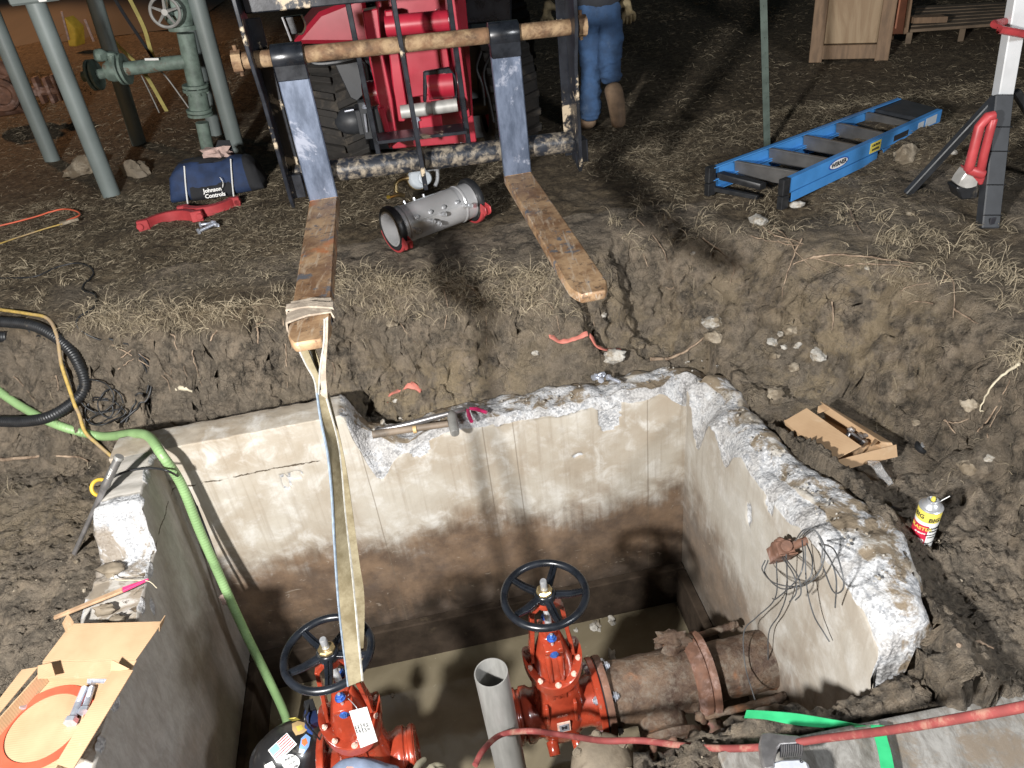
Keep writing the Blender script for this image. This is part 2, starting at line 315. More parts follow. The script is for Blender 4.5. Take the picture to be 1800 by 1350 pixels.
    A['timber'] = simple('crate_timber', (.22, .145, .09), .75, 0, .3, 6, .2, .002, (.16, .10, .06), .35, 6, .1, stretch=(6, 6, 1))
    A['board_red'] = simple('reddish_board', (.34, .135, .075), .7, 0, .2, 8, .1)
    A['timber_dark'] = simple('old_pallet_boards', (.17, .125, .085), .8, 0, .35, 8, .2, .002)
    A['anthracite'] = simple('dark_blue_housing', (.012, .02, .06), .4)
    t = NT('muddy_plywood_sheet'); n = t.noise(1., 11, .8, .5, stretch=(26, 9, 10)); n2 = t.noise(7, 10, .75, .3); c = t.mix(t.ramp(n, .36, .64), (.12, .111, .098), (.255, .247, .23)); c = t.mix(t.ramp(n2, .50, .64), c, (.17, .138, .105)); t.bump(t.math('ADD', n, n2), .5, .004); A['deck'] = t.out(c, t.ramp(n, .3, .7, .45, .8))
    t = NT('corrugated_cardboard'); X, Y, Z = t.sep(); wv = t.math('SINE', t.math('MULTIPLY', Y, 900.)); c = t.mix(t.ramp(t.noise(6, 5), .3, .7), (.36, .235, .135), (.44, .30, .18)); c = t.mix(t.math('MULTIPLY', t.ramp(t.noise(9, 5, .7), .62, .72), .5), c, (.50, .39, .27)); t.bump(wv, .18, .0006); A['card'] = t.out(c, .72, spec=.25)
    A['gasket'] = simple('orange_red_gasket', (.66, .085, .045), .5, 0, .12, 12, .1)
    A['hose_green'] = simple('pale_green_hose', (.235, .375, .165), .42, 0, .12, 12, .1, .001, (.24, .25, .13), .28, 8, .07)
    A['hose_red'] = simple('muddy_red_hose', (.19, .035, .032), .8, 0, .25, 16, .25, .001, (.28, .15, .11), .40, 16, .09)
    A['cord_orange'] = simple('orange_cord', (.62, .12, .06), .5, 0, .2, 10, .05)
    A['yellow'] = simple('yellow_paint', (.62, .42, .05), .5, 0, .2, 10, .1)
    A['yellow_rope'] = simple('muddy_yellow_rope', (.42, .29, .075), .7, 0, .3, 40, .3, .001, (.30, .22, .14), .45, 5, .1)
    A['yellow_strap'] = simple('faded_yellow_strap', (.42, .36, .11), .7, 0, .2, 15, .2)
    t = NT('dirty_webbing'); wv = t.noise(1., 3, .5, stretch=(40, 40, 500)); n = t.noise(9, 7, .7); c = t.mix(t.ramp(n, .35, .65), (.12, .098, .055), (.27, .235, .155)); c = t.mix(t.math('MULTIPLY', wv, .4), c, (.12, .09, .05)); t.bump(t.noise(1., 2, .5, stretch=(60, 60, 700)), .4, .001); A['web'] = t.out(c, .8, spec=.2)
    A['web_top'] = simple('grimy_wrapped_webbing', (.36, .30, .235), .85, 0, .3, 60, .6, .0025, (.22, .18, .14), .45, 14, .1)
    A['web_edge'] = simple('webbing_edge', (.33, .32, .29), .8, 0, .3, 60, .3)
    A['web_blue'] = simple('webbing_blue_stitch', (.16, .20, .25), .8, 0, .3, 60, .3)
    A['ribbon'] = simple('green_ratchet_strap', (.03, .36, .14), .45, 0, .12, 30, .1, .0005)
    A['denim'] = simple('blue_denim', (.032, .072, .155), .9, 0, .35, 12, .35, .002, (.09, .13, .20), .30, 9, .15)
    A['denim_dirty'] = simple('faded_work_shirt', (.17, .215, .30), .85, 0, .25, 12, .3, .002)
    A['shirt'] = simple('dark_shirt', (.022, .024, .03), .85, 0, .3, 12, .3)
    A['boot'] = simple('tan_work_boot', (.20, .135, .085), .75, 0, .3, 20, .3, .002, (.10, .07, .05), .4)
    A['glove'] = simple('dirty_work_glove', (.20, .16, .09), .8, 0, .4, 30, .4, .002, (.10, .09, .08), .4)
    A['glove_olive'] = simple('olive_glove', (.26, .24, .17), .8, 0, .2, 30, .3)
    A['skin'] = simple('skin', (.55, .27, .20), .55, 0, .12, 20, .08); A['skin'].node_tree.nodes['Principled BSDF'].inputs['Subsurface Weight'].default_value = .08
    A['hair'] = simple('short_brown_hair', (.09, .05, .03), .7, 0, .3, 80, .4)
    t = NT('scuffed_black_helmet'); n = t.noise(14, 8, .7); c = t.mix(t.ramp(n, .55, .70), (.014, .014, .015), (.09, .085, .08)); c = t.mix(t.ramp(t.noise(30, 3), .70, .74), c, (.35, .33, .32)); A['helmet'] = t.out(c, .28, spec=.5, coat=.3)
    for nm, col in (('white', (.72, .72, .70)), ('ink', (.02, .02, .025)), ('ink_red', (.5, .04, .05)), ('ink_blue', (.03, .09, .36)), ('tan', (.55, .38, .18)), ('sticker_yellow', (.65, .55, .10)), ('orange', (.70, .20, .07)), ('lightblue', (.20, .36, .68)), ('grey_label', (.42, .46, .50)), ('silver_text', (.55, .56, .56)), ('red_label', (.48, .02, .05))):
        A[nm] = simple('print_'+nm, col, .5, 0, .06, 20, 0)
    A['pink'] = simple('pink_marking_paint', (.72, .045, .16), .6, 0, .25, 30, .1)
    A['pinkrag'] = simple('dirty_coral_rubber', (.52, .17, .13), .7, 0, .3, 14, .3, .002, (.24, .14, .11), .4, 10, .1)
    A['magenta'] = simple('magenta_grip', (.42, .02, .10), .3, 0, .2, 20, .05, coat=.4)
    A['rag'] = simple('pale_pink_rag', (.50, .36, .32), .85, 0, .3, 20, .6, .004)
    A['bag_blue'] = simple('navy_bag_fabric', (.016, .034, .09), .8, 0, .3, 20, .4, .002)
    A['bag_black'] = simple('black_bag_fabric', (.014, .015, .018), .85, 0, .3, 20, .4, .002)
    A['rock'] = simple('pale_rock', (.34, .29, .22), .85, 0, .35, 25, .6, .006, (.15, .118, .08), .52, 14, .1)
    A['chip_white'] = simple('broken_concrete_chip', (.42, .40, .36), .85, 0, .3, 40, .7, .005, (.20, .16, .11), .46, 22, .1)
    A['wire'] = simple('grey_insulated_wire', (.085, .088, .092), .5, 0, .3, 20, .1)
    A['wood_handle'] = simple('worn_wooden_handle', (.20, .155, .115), .65, 0, .3, 12, .2, .001, (.09, .075, .06), .4, 9, .1)
    A['stake'] = simple('split_wood_stake', (.42, .27, .16), .75, 0, .3, 20, .3, .002)
    A['t_post'] = simple('green_steel_post', (.075, .10, .085), .5, .2, .25, 12, .15, .001, (.20, .17, .12), .3, 8, .1)
    A['wrench'] = simple('cast_wrench_steel', (.30, .29, .29), .38, .75, .3, 20, .25, .001)
    A['wrench_alu'] = simple('cast_aluminium', (.55, .58, .64), .45, .3, .2, 20, .3, .001)
    t = NT('clear_plastic_film'); t.b.inputs['Transmission Weight'].default_value = .85; t.b.inputs['IOR'].default_value = 1.3; A['film'] = t.out((.9, .9, .9), .12)
    t = NT('dark_asphalt'); c = t.mix(t.ramp(t.noise(.6, 4, .6, stretch=(1, .15, 1)), .3, .7), (.035, .032, .030), (.07, .06, .052)); A['asphalt'] = t.out(c, .8)
mk()
# ------------------------------------------------------------------ GROUND
EDGE = np.array([(-9, 3.9), (-4, 3.5), (-2.9, 3.3), (-2.17, 3.14), (-1.72, 2.96), (-1.06, 2.86), (-.65, 2.93), (-.18, 2.82), (.28, 2.83), (.47, 3.08), (.75, 3.20), (.95, 3.06), (1.2, 2.88), (1.48, 2.55), (1.62, 2.2), (1.70, 1.7), (1.95, 1.0), (2.4, -1), (2.6, -9), (-9, -9)])
GZ = .42
def sd_poly(px, py, P):
    d = np.full(px.shape, 1e9); ins = np.zeros(px.shape, bool); n = len(P)
    for i in range(n):
        a = P[i]; b = P[(i+1) % n]; e = b-a; wx = px-a[0]; wy = py-a[1]
        t = np.clip((wx*e[0]+wy*e[1])/(e@e), 0, 1); d = np.minimum(d, (wx-t*e[0])**2+(wy-t*e[1])**2)
        c = ((a[1] > py) != (b[1] > py)) & (px < (b[0]-a[0])*(py-a[1])/(b[1]-a[1]+1e-12)+a[0]); ins ^= c
    d = np.sqrt(d); return np.where(ins, d, -d)
def vab(x, y):
    qx = x-VO.x; qy = y-VO.y; return qx*EX.x+qy*EX.y, qx*EN.x+qy*EN.y
def pit_b0(a): return np.interp(a, [-1, 1.02, 1.22, 1.42, 1.6, 1.85, 2.15, 3], [1.95, 1.9, 1.64, 1.235, 1.215, 1.235, 1.18, 1.10])
def ground(x, y, detail=True):
    x = np.asarray(x, float); y = np.asarray(y, float); d = sd_poly(x, y, EDGE) + .05*fbm(x*5, y*5, 0, 3, 5)+.02*vnoise(x*17, y*17, 0, 9)
    wd = np.interp(x, [-2.6, -1.9, -1.4, -.6, .3, .8, 1.3, 1.8], [.5, .42, .15, .22, .20, .42, .42, .30]); wd = np.where(y < 1.9, .35, wd)
    t = sstep(0, 1, d/wd); a, b = vab(x, y)
    sh = np.interp(x, [-2.5, -1.7, -1.2, -.3, .1, .9, 1.3], [-.13, -.15, -.10, -.09, -.02, -.03, -.06])
    sh = sh + .10*sstep(1.4, 2.2, x)*sstep(0, .5, 2.0-np.abs(y-1.2))*0
    ring = np.clip(1-np.maximum(np.maximum(a-2.33+.07*sstep(1.0, 1.35, b), -b-.17), 0)/.14, 0, 1); sh = sh + (-.02+.085*sstep(.2, .9, b)-sh)*ring*(a > 2.2)*(b > -.3) + (-.045-sh)*ring*(a > 1.05)*(a <= 2.2)*(b < 0)
    # trench behind the left half of the back wall
    tr = np.exp(-((b+.27)/.09)**2)*sstep(.15, .35, a)*(1-sstep(.95, 1.15, a)); sh = sh - .10*tr
    z = GZ*(1-t)+sh*t
    bank = np.clip(4*t*(1-t), 0, 1); slope_far = np.clip((y-6)*.012, 0, .3)+np.clip((y-11)*.10, 0, 4); z = z + np.where(y > 6, slope_far, 0)
    lump = .045*fbm(x*4, y*4, 0, 4, 21); mudb = .020*fbm(x*11, y*11, 0, 4, 3)+.016*np.abs(fbm(x*28, y*28, 0, 3, 8))+.010*np.abs(vnoise(x*60, y*60, 0, 18))+.006*vnoise(x*110, y*110, 0, 28)
    rid = 1-np.abs(fbm(x*7, y*9, 0, 4, 33)); z = z + t*(lump*.8+mudb*1.2 + .03*(rid-.8)) + (1-t)*(lump*.5+.012*fbm(x*14, y*14, 0, 3, 2))+bank*.06*fbm(x*13, y*13, 0, 4, 55)
    # ground mound by the stand, wheel hollow by the ladder
    z = z + .10*np.exp(-((x-2.05)**2+(y-3.75)**2)/.12) - .05*np.exp(-((x-1.33)**2+(y-3.12)**2)/.03)
    # the pit
    b0 = pit_b0(a)+.05*fbm(a*6, b*6, 0, 3, 71); ina = sstep(-.14, -.08, a)*(1-sstep(2.20, 2.27, a)); ramp = 1-sstep(0, 1, (b-b0)/.24)
    rampz = ramp*sstep(-.14, -.08, b)*ina
    z2 = z*(1-rampz)+(-1.62)*rampz
    # muddy shoulder in front of the old pipe
    near = ina*sstep(1.25, 1.45, a)*np.exp(-((b-1.48)/.13)**2); z2 = z2 + near*(-.06+.05*fbm(x*9, y*9, 0, 3, 91))
    z2 = np.where((b > 1.66), np.minimum(z2, -.075+.02*fbm(x*6, y*6, 0, 3, 4)), z2)
    wl = (a > -.3) & (a < 2.45) & (b > -.3) & (b < 1.5) & (z2 > -.13) & ((a < 0) | (b < 0) | (a > 2.1))
    lim = np.where((b > -.12) & (a < 0), -.17, np.where(b < 0, np.where((a>.75)&(a<1.45), -.055, -.10), -.09+.11*sstep(.25, .9, b)))
    core = ((a > -.19) & (a < 2.265+.05*sstep(.5, .85, b)-.075*sstep(1.0, 1.4, b)) & (b > -.17) & (b < 1.44) & ((a < 0) | (b < 0) | (a > 2.1)))
    z2 = np.where(core, np.minimum(z2, lim-.03), z2)
    e_ = np.maximum(np.abs(x-1.16-.35*(2.13-y))-.20, np.abs(y-2.13)-.25); z2 = np.where(e_ < 0, np.minimum(z2, -.052), z2)
    z2 = np.where((x-1.2)**2+(y-1.63)**2 < .05**2, np.minimum(z2, -.088), z2)
    P0, P1 = at(1262, 1322, -.028), at(1800, 1212, -.028); ud = (P1-P0).normalized(); sdp = (x-P0.x)*ud.y-(y-P0.y)*ud.x; al_ = (x-P0.x)*ud.x+(y-P0.y)*ud.y; z2 = np.where((sdp > .012) & (al_ > 0) & (b > 1.0), np.minimum(z2, -.068), z2)
    return z2, t, bank
def gz(x, y): return float(ground(np.array([x]), np.array([y]))[0][0])
def axis_pts(lo, hi, step, lo2, hi2):
    c = list(np.arange(lo, hi, step)); s = step; q = c[-1]
    while q < hi2: s *= 1.16; q += s; c.append(q)
    s = step; q = c[0]
    while q > lo2: s *= 1.16; q -= s; c.insert(0, q)
    return np.array(c)
def build_ground():
    xs = axis_pts(-2.6, 2.25, .0085, -45, 45); ys = axis_pts(.85, 3.7, .0085, -8, 70)
    X, Y = np.meshgrid(xs, ys); Z, T, B = ground(X, Y); a, b = vab(X, Y)
    # horizontal displacement on steep earth makes ledges and overhangs
    gx = np.gradient(Z, axis=1)/np.gradient(X, axis=1); gy = np.gradient(Z, axis=0)/np.gradient(Y, axis=0); sl = np.clip(np.hypot(gx, gy)-.5, 0, 2)/2
    out = ~((a > -.25) & (a < 2.35) & (b > -.2) & (b < 1.1))
    D = sl*out*(.032*fbm(X*10, Y*10, Z*12, 3, 77)+.040*fbm(X*27, Y*27, Z*27, 3, 78)); D2 = sl*out*(.032*fbm(X*10, Y*10, Z*12, 3, 177)+.045*fbm(X*27, Y*27, Z*27, 3, 178)-.02*np.abs(vnoise(X*18, Y*6, Z*18, 5)))
    X2 = X+D; Y2 = Y+D2; Z2 = Z+sl*out*.02*fbm(X*24, Y*24, Z*24, 3, 44)
    G = (1-sstep(.02, .25, T))*sstep(-.2, .35, fbm(X*2.2, Y*2.2, 0, 4, 6)+np.where(Y > 3.35, .5, 0)+np.where(Y > 4, .5, 0))
    pale = np.clip(np.exp(-((X+.35)/.5)**2)*sstep(.25, .8, T)*(Y > 2.6) + .9*np.exp(-((X-1.3)/.35)**2-((Y-2.45)/.35)**2) + .7*np.exp(-((X-.6)/.6)**2-((Y-2.85)/.12)**2)+.5*np.exp(-((X+2)/.5)**2-((Y-2.3)/.35)**2), 0, 1)
    wet = np.clip(T*sstep(1.75, 1.2, Y)+.25*T, 0, 1)
    o = grid_mesh('ground', X2, Y2, Z2, MAT['mud'], None, {'grass': G, 'pale': pale, 'wet': wet}); tag(o, kind='structure')
build_ground()
# water in the pit
m = MB(); m.slab([V(-.05, -.05, -1.35), V(2.15, -.05, -1.35), V(2.15, 2.05, -1.35), V(-.05, 2.05, -1.35)], (0, 0, -.2)); tag(m.build('water', MAT['water']), kind='structure')
U_, V_ = np.meshgrid(np.linspace(0, 1, 60), np.linspace(0, 1, 40)); RX = -45+41.5*U_+V_*3; RY = 13.4-2.6*U_+V_*18; tag(grid_mesh('road', RX, RY, ground(RX, RY)[0]+.02, MAT['asphalt']), kind='structure')

# ------------------------------------------------------------------ VAULT
vault = thing('concrete_vault', VO, 'open concrete valve vault with broken top edges and brown waterline stains', 'vault', rz=TH)
def wall(name, L0, L1, top, spall, patches, T, axis, sign, zb=-1.7, dirt=1., grey=0., thick=None):
    """profile swept along u. local vault coords: x=a, y=-b. axis 'a': wall runs along a (inner face b=0); axis 'b': inner face at a=sign."""
    nu = int((L1-L0)/.011)+1; us = np.linspace(L0, L1, nu); H = top(us); SW, SD = spall(us)
    prof = []                                              # (kind, t, zrel)
    rows = []
    for k in np.linspace(0, 1, 26): rows.append(('o', k))
    for k in np.linspace(0, 1, 20)[1:]: rows.append(('t', k))
    for k in np.linspace(0, 1, 22)[1:]: rows.append(('s', k))
    for k in np.linspace(0, 1, 120)[1:]: rows.append(('i', k))
    nr = len(rows); TT = np.zeros((nr, nu)); ZZ = TT.copy(); SP = TT.copy(); DT = TT.copy(); KI = TT.copy(); TK = T if thick is None else thick(us)
    for r, (kd, k) in enumerate(rows):
        if kd == 'o': TT[r] = TK; ZZ[r] = -.75+(H-.012-(.035 if name == 'right_wall' else 0)+.75)*k; SP[r] = .8*(k > .9); DT[r] = 1
        if kd == 't': TT[r] = TK+(SW-TK)*k; ZZ[r] = H-.012*(1-k)**4-(.035*(1-k)**3+.02*k**5 if name == 'right_wall' else 0); DT[r] = np.where((us < .70) if name == 'back_wall' else ((us < .3) if name == 'left_wall' else (us < -1)), .18, 1.); SP[r] = BROK(name, us, k)
        if kd == 's': TT[r] = SW*(1-k)**1.3; ZZ[r] = H-(.02 if name == 'right_wall' else 0)-SD*k**1.5; SP[r] = np.where(SW > .008, 1, 0); DT[r] = .25
        if kd == 'i': TT[r] = 0; h0 = H-SD-(.02 if name == 'right_wall' else 0); ZZ[r] = h0+(zb-h0)*k; KI[r] = 1
    U = np.broadcast_to(us, TT.shape).copy()
    for (u0, z0, ru, rz) in patches:
        q = ((U-u0)/ru)**2+((ZZ-z0)/rz)**2 + .55*fbm(U*30, ZZ*30, 0, 3, 8); mk_ = (KI > 0) & (q < 1); SP = np.where(mk_, 1, SP); TT = np.where(mk_, TT+.012*np.clip(1-q, 0, 1)**.5, TT)
    wx = U if axis == 'a' else np.full_like(U, sign); wy = np.zeros_like(U) if axis == 'a' else U
    n1 = fbm(U*16+sign*9, TT*16, ZZ*16, 4, 13); n2 = fbm(U*40+sign*9, TT*40, ZZ*40, 3, 19); rough = np.clip(SP, 0, 1)
    TT = TT + (1-KI)*(n1*.012+n2*.005)*(.25+rough) + KI*rough*(n2*.006) + KI*.0015*n1
    ZZ = ZZ + (1-KI)*(.25+rough)*(n2*.006+n1*.014)
    UU = U + (1-KI)*rough*.01*fbm(U*22+5, TT*22, ZZ*22, 3, 40)*(np.minimum(U-L0, L1-U) > .02)
    if name == 'right_wall': e = sstep(L1-.10, L1-.04, U)*(1-KI); UU = UU + e*(.030*fbm(TT*16, ZZ*16, U*8, 4, 61)+.010*fbm(TT*50, ZZ*50, 0, 3, 62)); TT = TT+e*.02*fbm(U*18, ZZ*14, 3, 3, 64)
    n3 = fbm(U*9, TT*12, sign, 3, 70); ZZ = ZZ + np.where((KI == 0) & (SP > .3), .016*n3, 0)
    a = UU if axis == 'a' else (-TT if sign == 0 else sign+TT); b = -TT if axis == 'a' else UU
    G = np.full_like(U, grey)
    def g2(arr): return arr
    o = grid_mesh(name, a, -b, ZZ, MAT['concrete'], vault, {'spall': SP, 'dirt': DT*dirt, 'grey': G})
    # close the two ends
    me = o.data
    return o, (a, b, ZZ)
def BROK(name, us, k):
    if name == 'back_wall': return np.where(us > .70, np.clip(.75-.1*k+.5*fbm(us*9, us*0+k*2, 0, 3, 3), 0, 1), .0)
    if name == 'left_wall': return np.where((us > .24) & (us < .44), 1., 0)
    return np.where(us > 1.35, 1, np.clip(.62+.9*fbm(us*9, us*0+k*2, 0, 3, 6), 0, 1))
back_top = lambda u: np.where(u < .70, .105, 0)+np.where(u >= .70, -.05+.012*fbm(u*7, u*0, 0, 3, 1)-.10*sstep(2.12, 2.30, u), 0)*sstep(.70, .76, u)+np.where((u >= .70), .105*(1-sstep(.70, .80, u)), 0)-.045*np.exp(-((u-.92)/.10)**2)
wall('back_wall', -.17, 2.33, back_top, lambda u: (np.where(u < .72, .004, .02+.02*np.clip(fbm(u*8, u*0, 0, 3, 2)+.3, 0, 1)+.05*np.exp(-((u-.79)/.05)**2)+.05*sstep(1.98, 2.1, u)), np.where(u < .72, .006, .02+.16*np.exp(-((u-.79)/.06)**2)+.04*np.clip(fbm(u*9, u*0, 0, 3, 4), 0, 1)+.08*sstep(1.98, 2.1, u))),
     [(1.765, -.12, .05, .10), (.97, -.11, .045, .055), (.42, -.16, .018, .035), (.47, -.135, .035, .012), (1.62, -.32, .02, .01)], .16, 'a', 0, thick=lambda u: .165+.01*fbm(u*5, u*0, 0, 3, 7))
left_top = lambda u: .105-(.195+.03*0)*sstep(.275, .345, u)+.010*fbm(u*8, u*0, 0, 3, 12)
wall('left_wall', 0.0, 2.4, left_top, lambda u: (.006+.014*np.clip(fbm(u*14, u*0, 0, 3, 9), 0, 1)+0*u, .01+.03*np.clip(fbm(u*14, u*0, 0, 3, 9), 0, 1)), [(.52, -.17, .02, .03)], .17, 'b', 0, grey=1., dirt=.8, thick=lambda u: .15+.05*sstep(.25, .4, u)+.012*fbm(u*9, u*0, 0, 3, 17))
def rsp(u):
    sw = .045+.02*np.clip(fbm(u*6, u*0, 0, 3, 22)+.2, 0, 1)+.04*np.exp(-((u-.12)/.10)**2)+.03*np.exp(-((u-1.1)/.3)**2)
    sd = .025+.04*np.clip(fbm(u*9, u*0, 0, 3, 25)+.1, 0, 1)+.22*np.exp(-((u-.13)/.07)**2)+.10*np.exp(-((u-.40)/.06)**2)+.03*np.exp(-((u-.85)/.12)**2)
    return sw, sd
wall('right_wall', 0.0, 1.445, lambda u: -.038+.055*sstep(.1, .5, u)+.085*sstep(.5, 1.15, u)+.020*fbm(u*6, u*0, 0, 3, 31)-.02*sstep(1.3, 1.38, u)-.95*sstep(1.36, 1.445, u)**1.6, rsp, [(.62, -.22, .02, .05), (.75, -.05, .03, .03)], .20, 'b', 2.1, grey=.42, thick=lambda u: .185+.022*fbm(u*6, u*0, 0, 3, 27)+.055*sstep(.5, .85, u)-.075*sstep(1.0, 1.40, u))
m = MB(); m.box((.25, .077, -.80), (.83, .145, 1.78)); m.build('wall_core', MAT['concrete'], vault, world=False, bevel=.01)
m = MB()
m.box((1.05, -.022, -1.36), (2.1, .044, .50)); m.box((2.078, -.75, -1.36), (.044, 1.40, .50)); m.box((.022, -1.0, -1.36), (.044, 1.90, .50))
o = m.build('footing', MAT['footing'], vault, world=False, bevel=.006)

def hit(x, y, lift=0.):
    """where the line of sight meets the earth"""
    d = ray(x, y); t = np.arange(.8, 14, .004); px = C0.x+d.x*t; py = C0.y+d.y*t; pz = C0.z+d.z*t
    g = ground(px, py)[0]+lift; k = np.argmax(pz < g); return Vector((float(px[k]), float(py[k]), float(g[k])))
# ------------------------------------------------------------------ text and small helpers
def text_mesh(s, size, extrude=.0004, bold=0):
    cu = bpy.data.curves.new('t', 'FONT'); cu.body = s; cu.size = size; cu.extrude = extrude; cu.align_x = 'CENTER'; cu.align_y = 'CENTER'; cu.resolution_u = 2; cu.offset = bold
    o = bpy.data.objects.new('t', cu); COL.objects.link(o); dg = bpy.context.evaluated_depsgraph_get(); me = bpy.data.meshes.new_from_object(o.evaluated_get(dg)); bpy.data.objects.remove(o); bpy.data.curves.remove(cu); return me
def text(name, s, size, O, ux, uy, m, parent, bold=0, sx=1., bend=None):
    """lettering laid on a surface: O centre, ux reading direction, uy up"""
    me = text_mesh(s, size, .0004, bold); ux = Vector(ux).normalized(); uy = Vector(uy); uy = (uy-ux*uy.dot(ux)).normalized(); nn = ux.cross(uy); O = Vector(O); Mi = wloc(parent).inverted()
    for v in me.vertices:
        p = v.co.copy(); q = bend(p) if bend else O+ux*p.x*sx+uy*p.y+nn*(p.z+.0008); v.co = Mi @ q
    o = meshobj(name, me, m, parent); return o
def ribbon(mb, L, R, th=.004):
    n = len(L); vs = []
    for i in range(n):
        l = Vector(L[i]); r = Vector(R[i]); t = (Vector(L[min(i+1, n-1)])-Vector(L[max(i-1, 0)])); nn = (r-l).cross(t).normalized()*th/2
        vs += [l-nn, r-nn, r+nn, l+nn]
    fs = [(0,1,2,3), tuple((n-1)*4+k for k in (3,2,1,0))]
    for i in range(n-1):
        for k in range(4): fs.append((i*4+k, i*4+(k+1) % 4, (i+1)*4+(k+1) % 4, (i+1)*4+k))
    return mb.add(vs, fs)
def on_ground(x, y, zg=.42, lift=0., it=6):
    """place on the ground seen at that pixel"""
    return hit(x, y, lift)
def path_ground(px, zg, lift=0., n=6):
    P = spline([hit(x, y, lift) for x, y in px], n); g = ground([p.x for p in P], [p.y for p in P])[0]
    return [Vector((p.x, p.y, max(p.z, float(z)+lift*.7))) for p, z in zip(P, g)]
def loft(mb, secs, n=28, pw=2.6, cx=0, cy=0):
    vs = []
    for z, hx, hy in secs:
        for k in range(n):
            q = 2*PI*k/n; c = math.cos(q); s_ = math.sin(q); vs.append((cx+hx*math.copysign(abs(c)**(2/pw), c), cy+hy*math.copysign(abs(s_)**(2/pw), s_), z))
    N = len(secs); return mb.add(vs, [(i*n+k, i*n+(k+1) % n, (i+1)*n+(k+1) % n, (i+1)*n+k) for i in range(N-1) for k in range(n)]+[tuple(range(n-1, -1, -1)), tuple((N-1)*n+k for k in range(n))])

def each(name, m, parent, fns, world=True, **k):
    for f in fns:
        q = MB(); f(q); q.build(name, m, parent, world=world, **k)
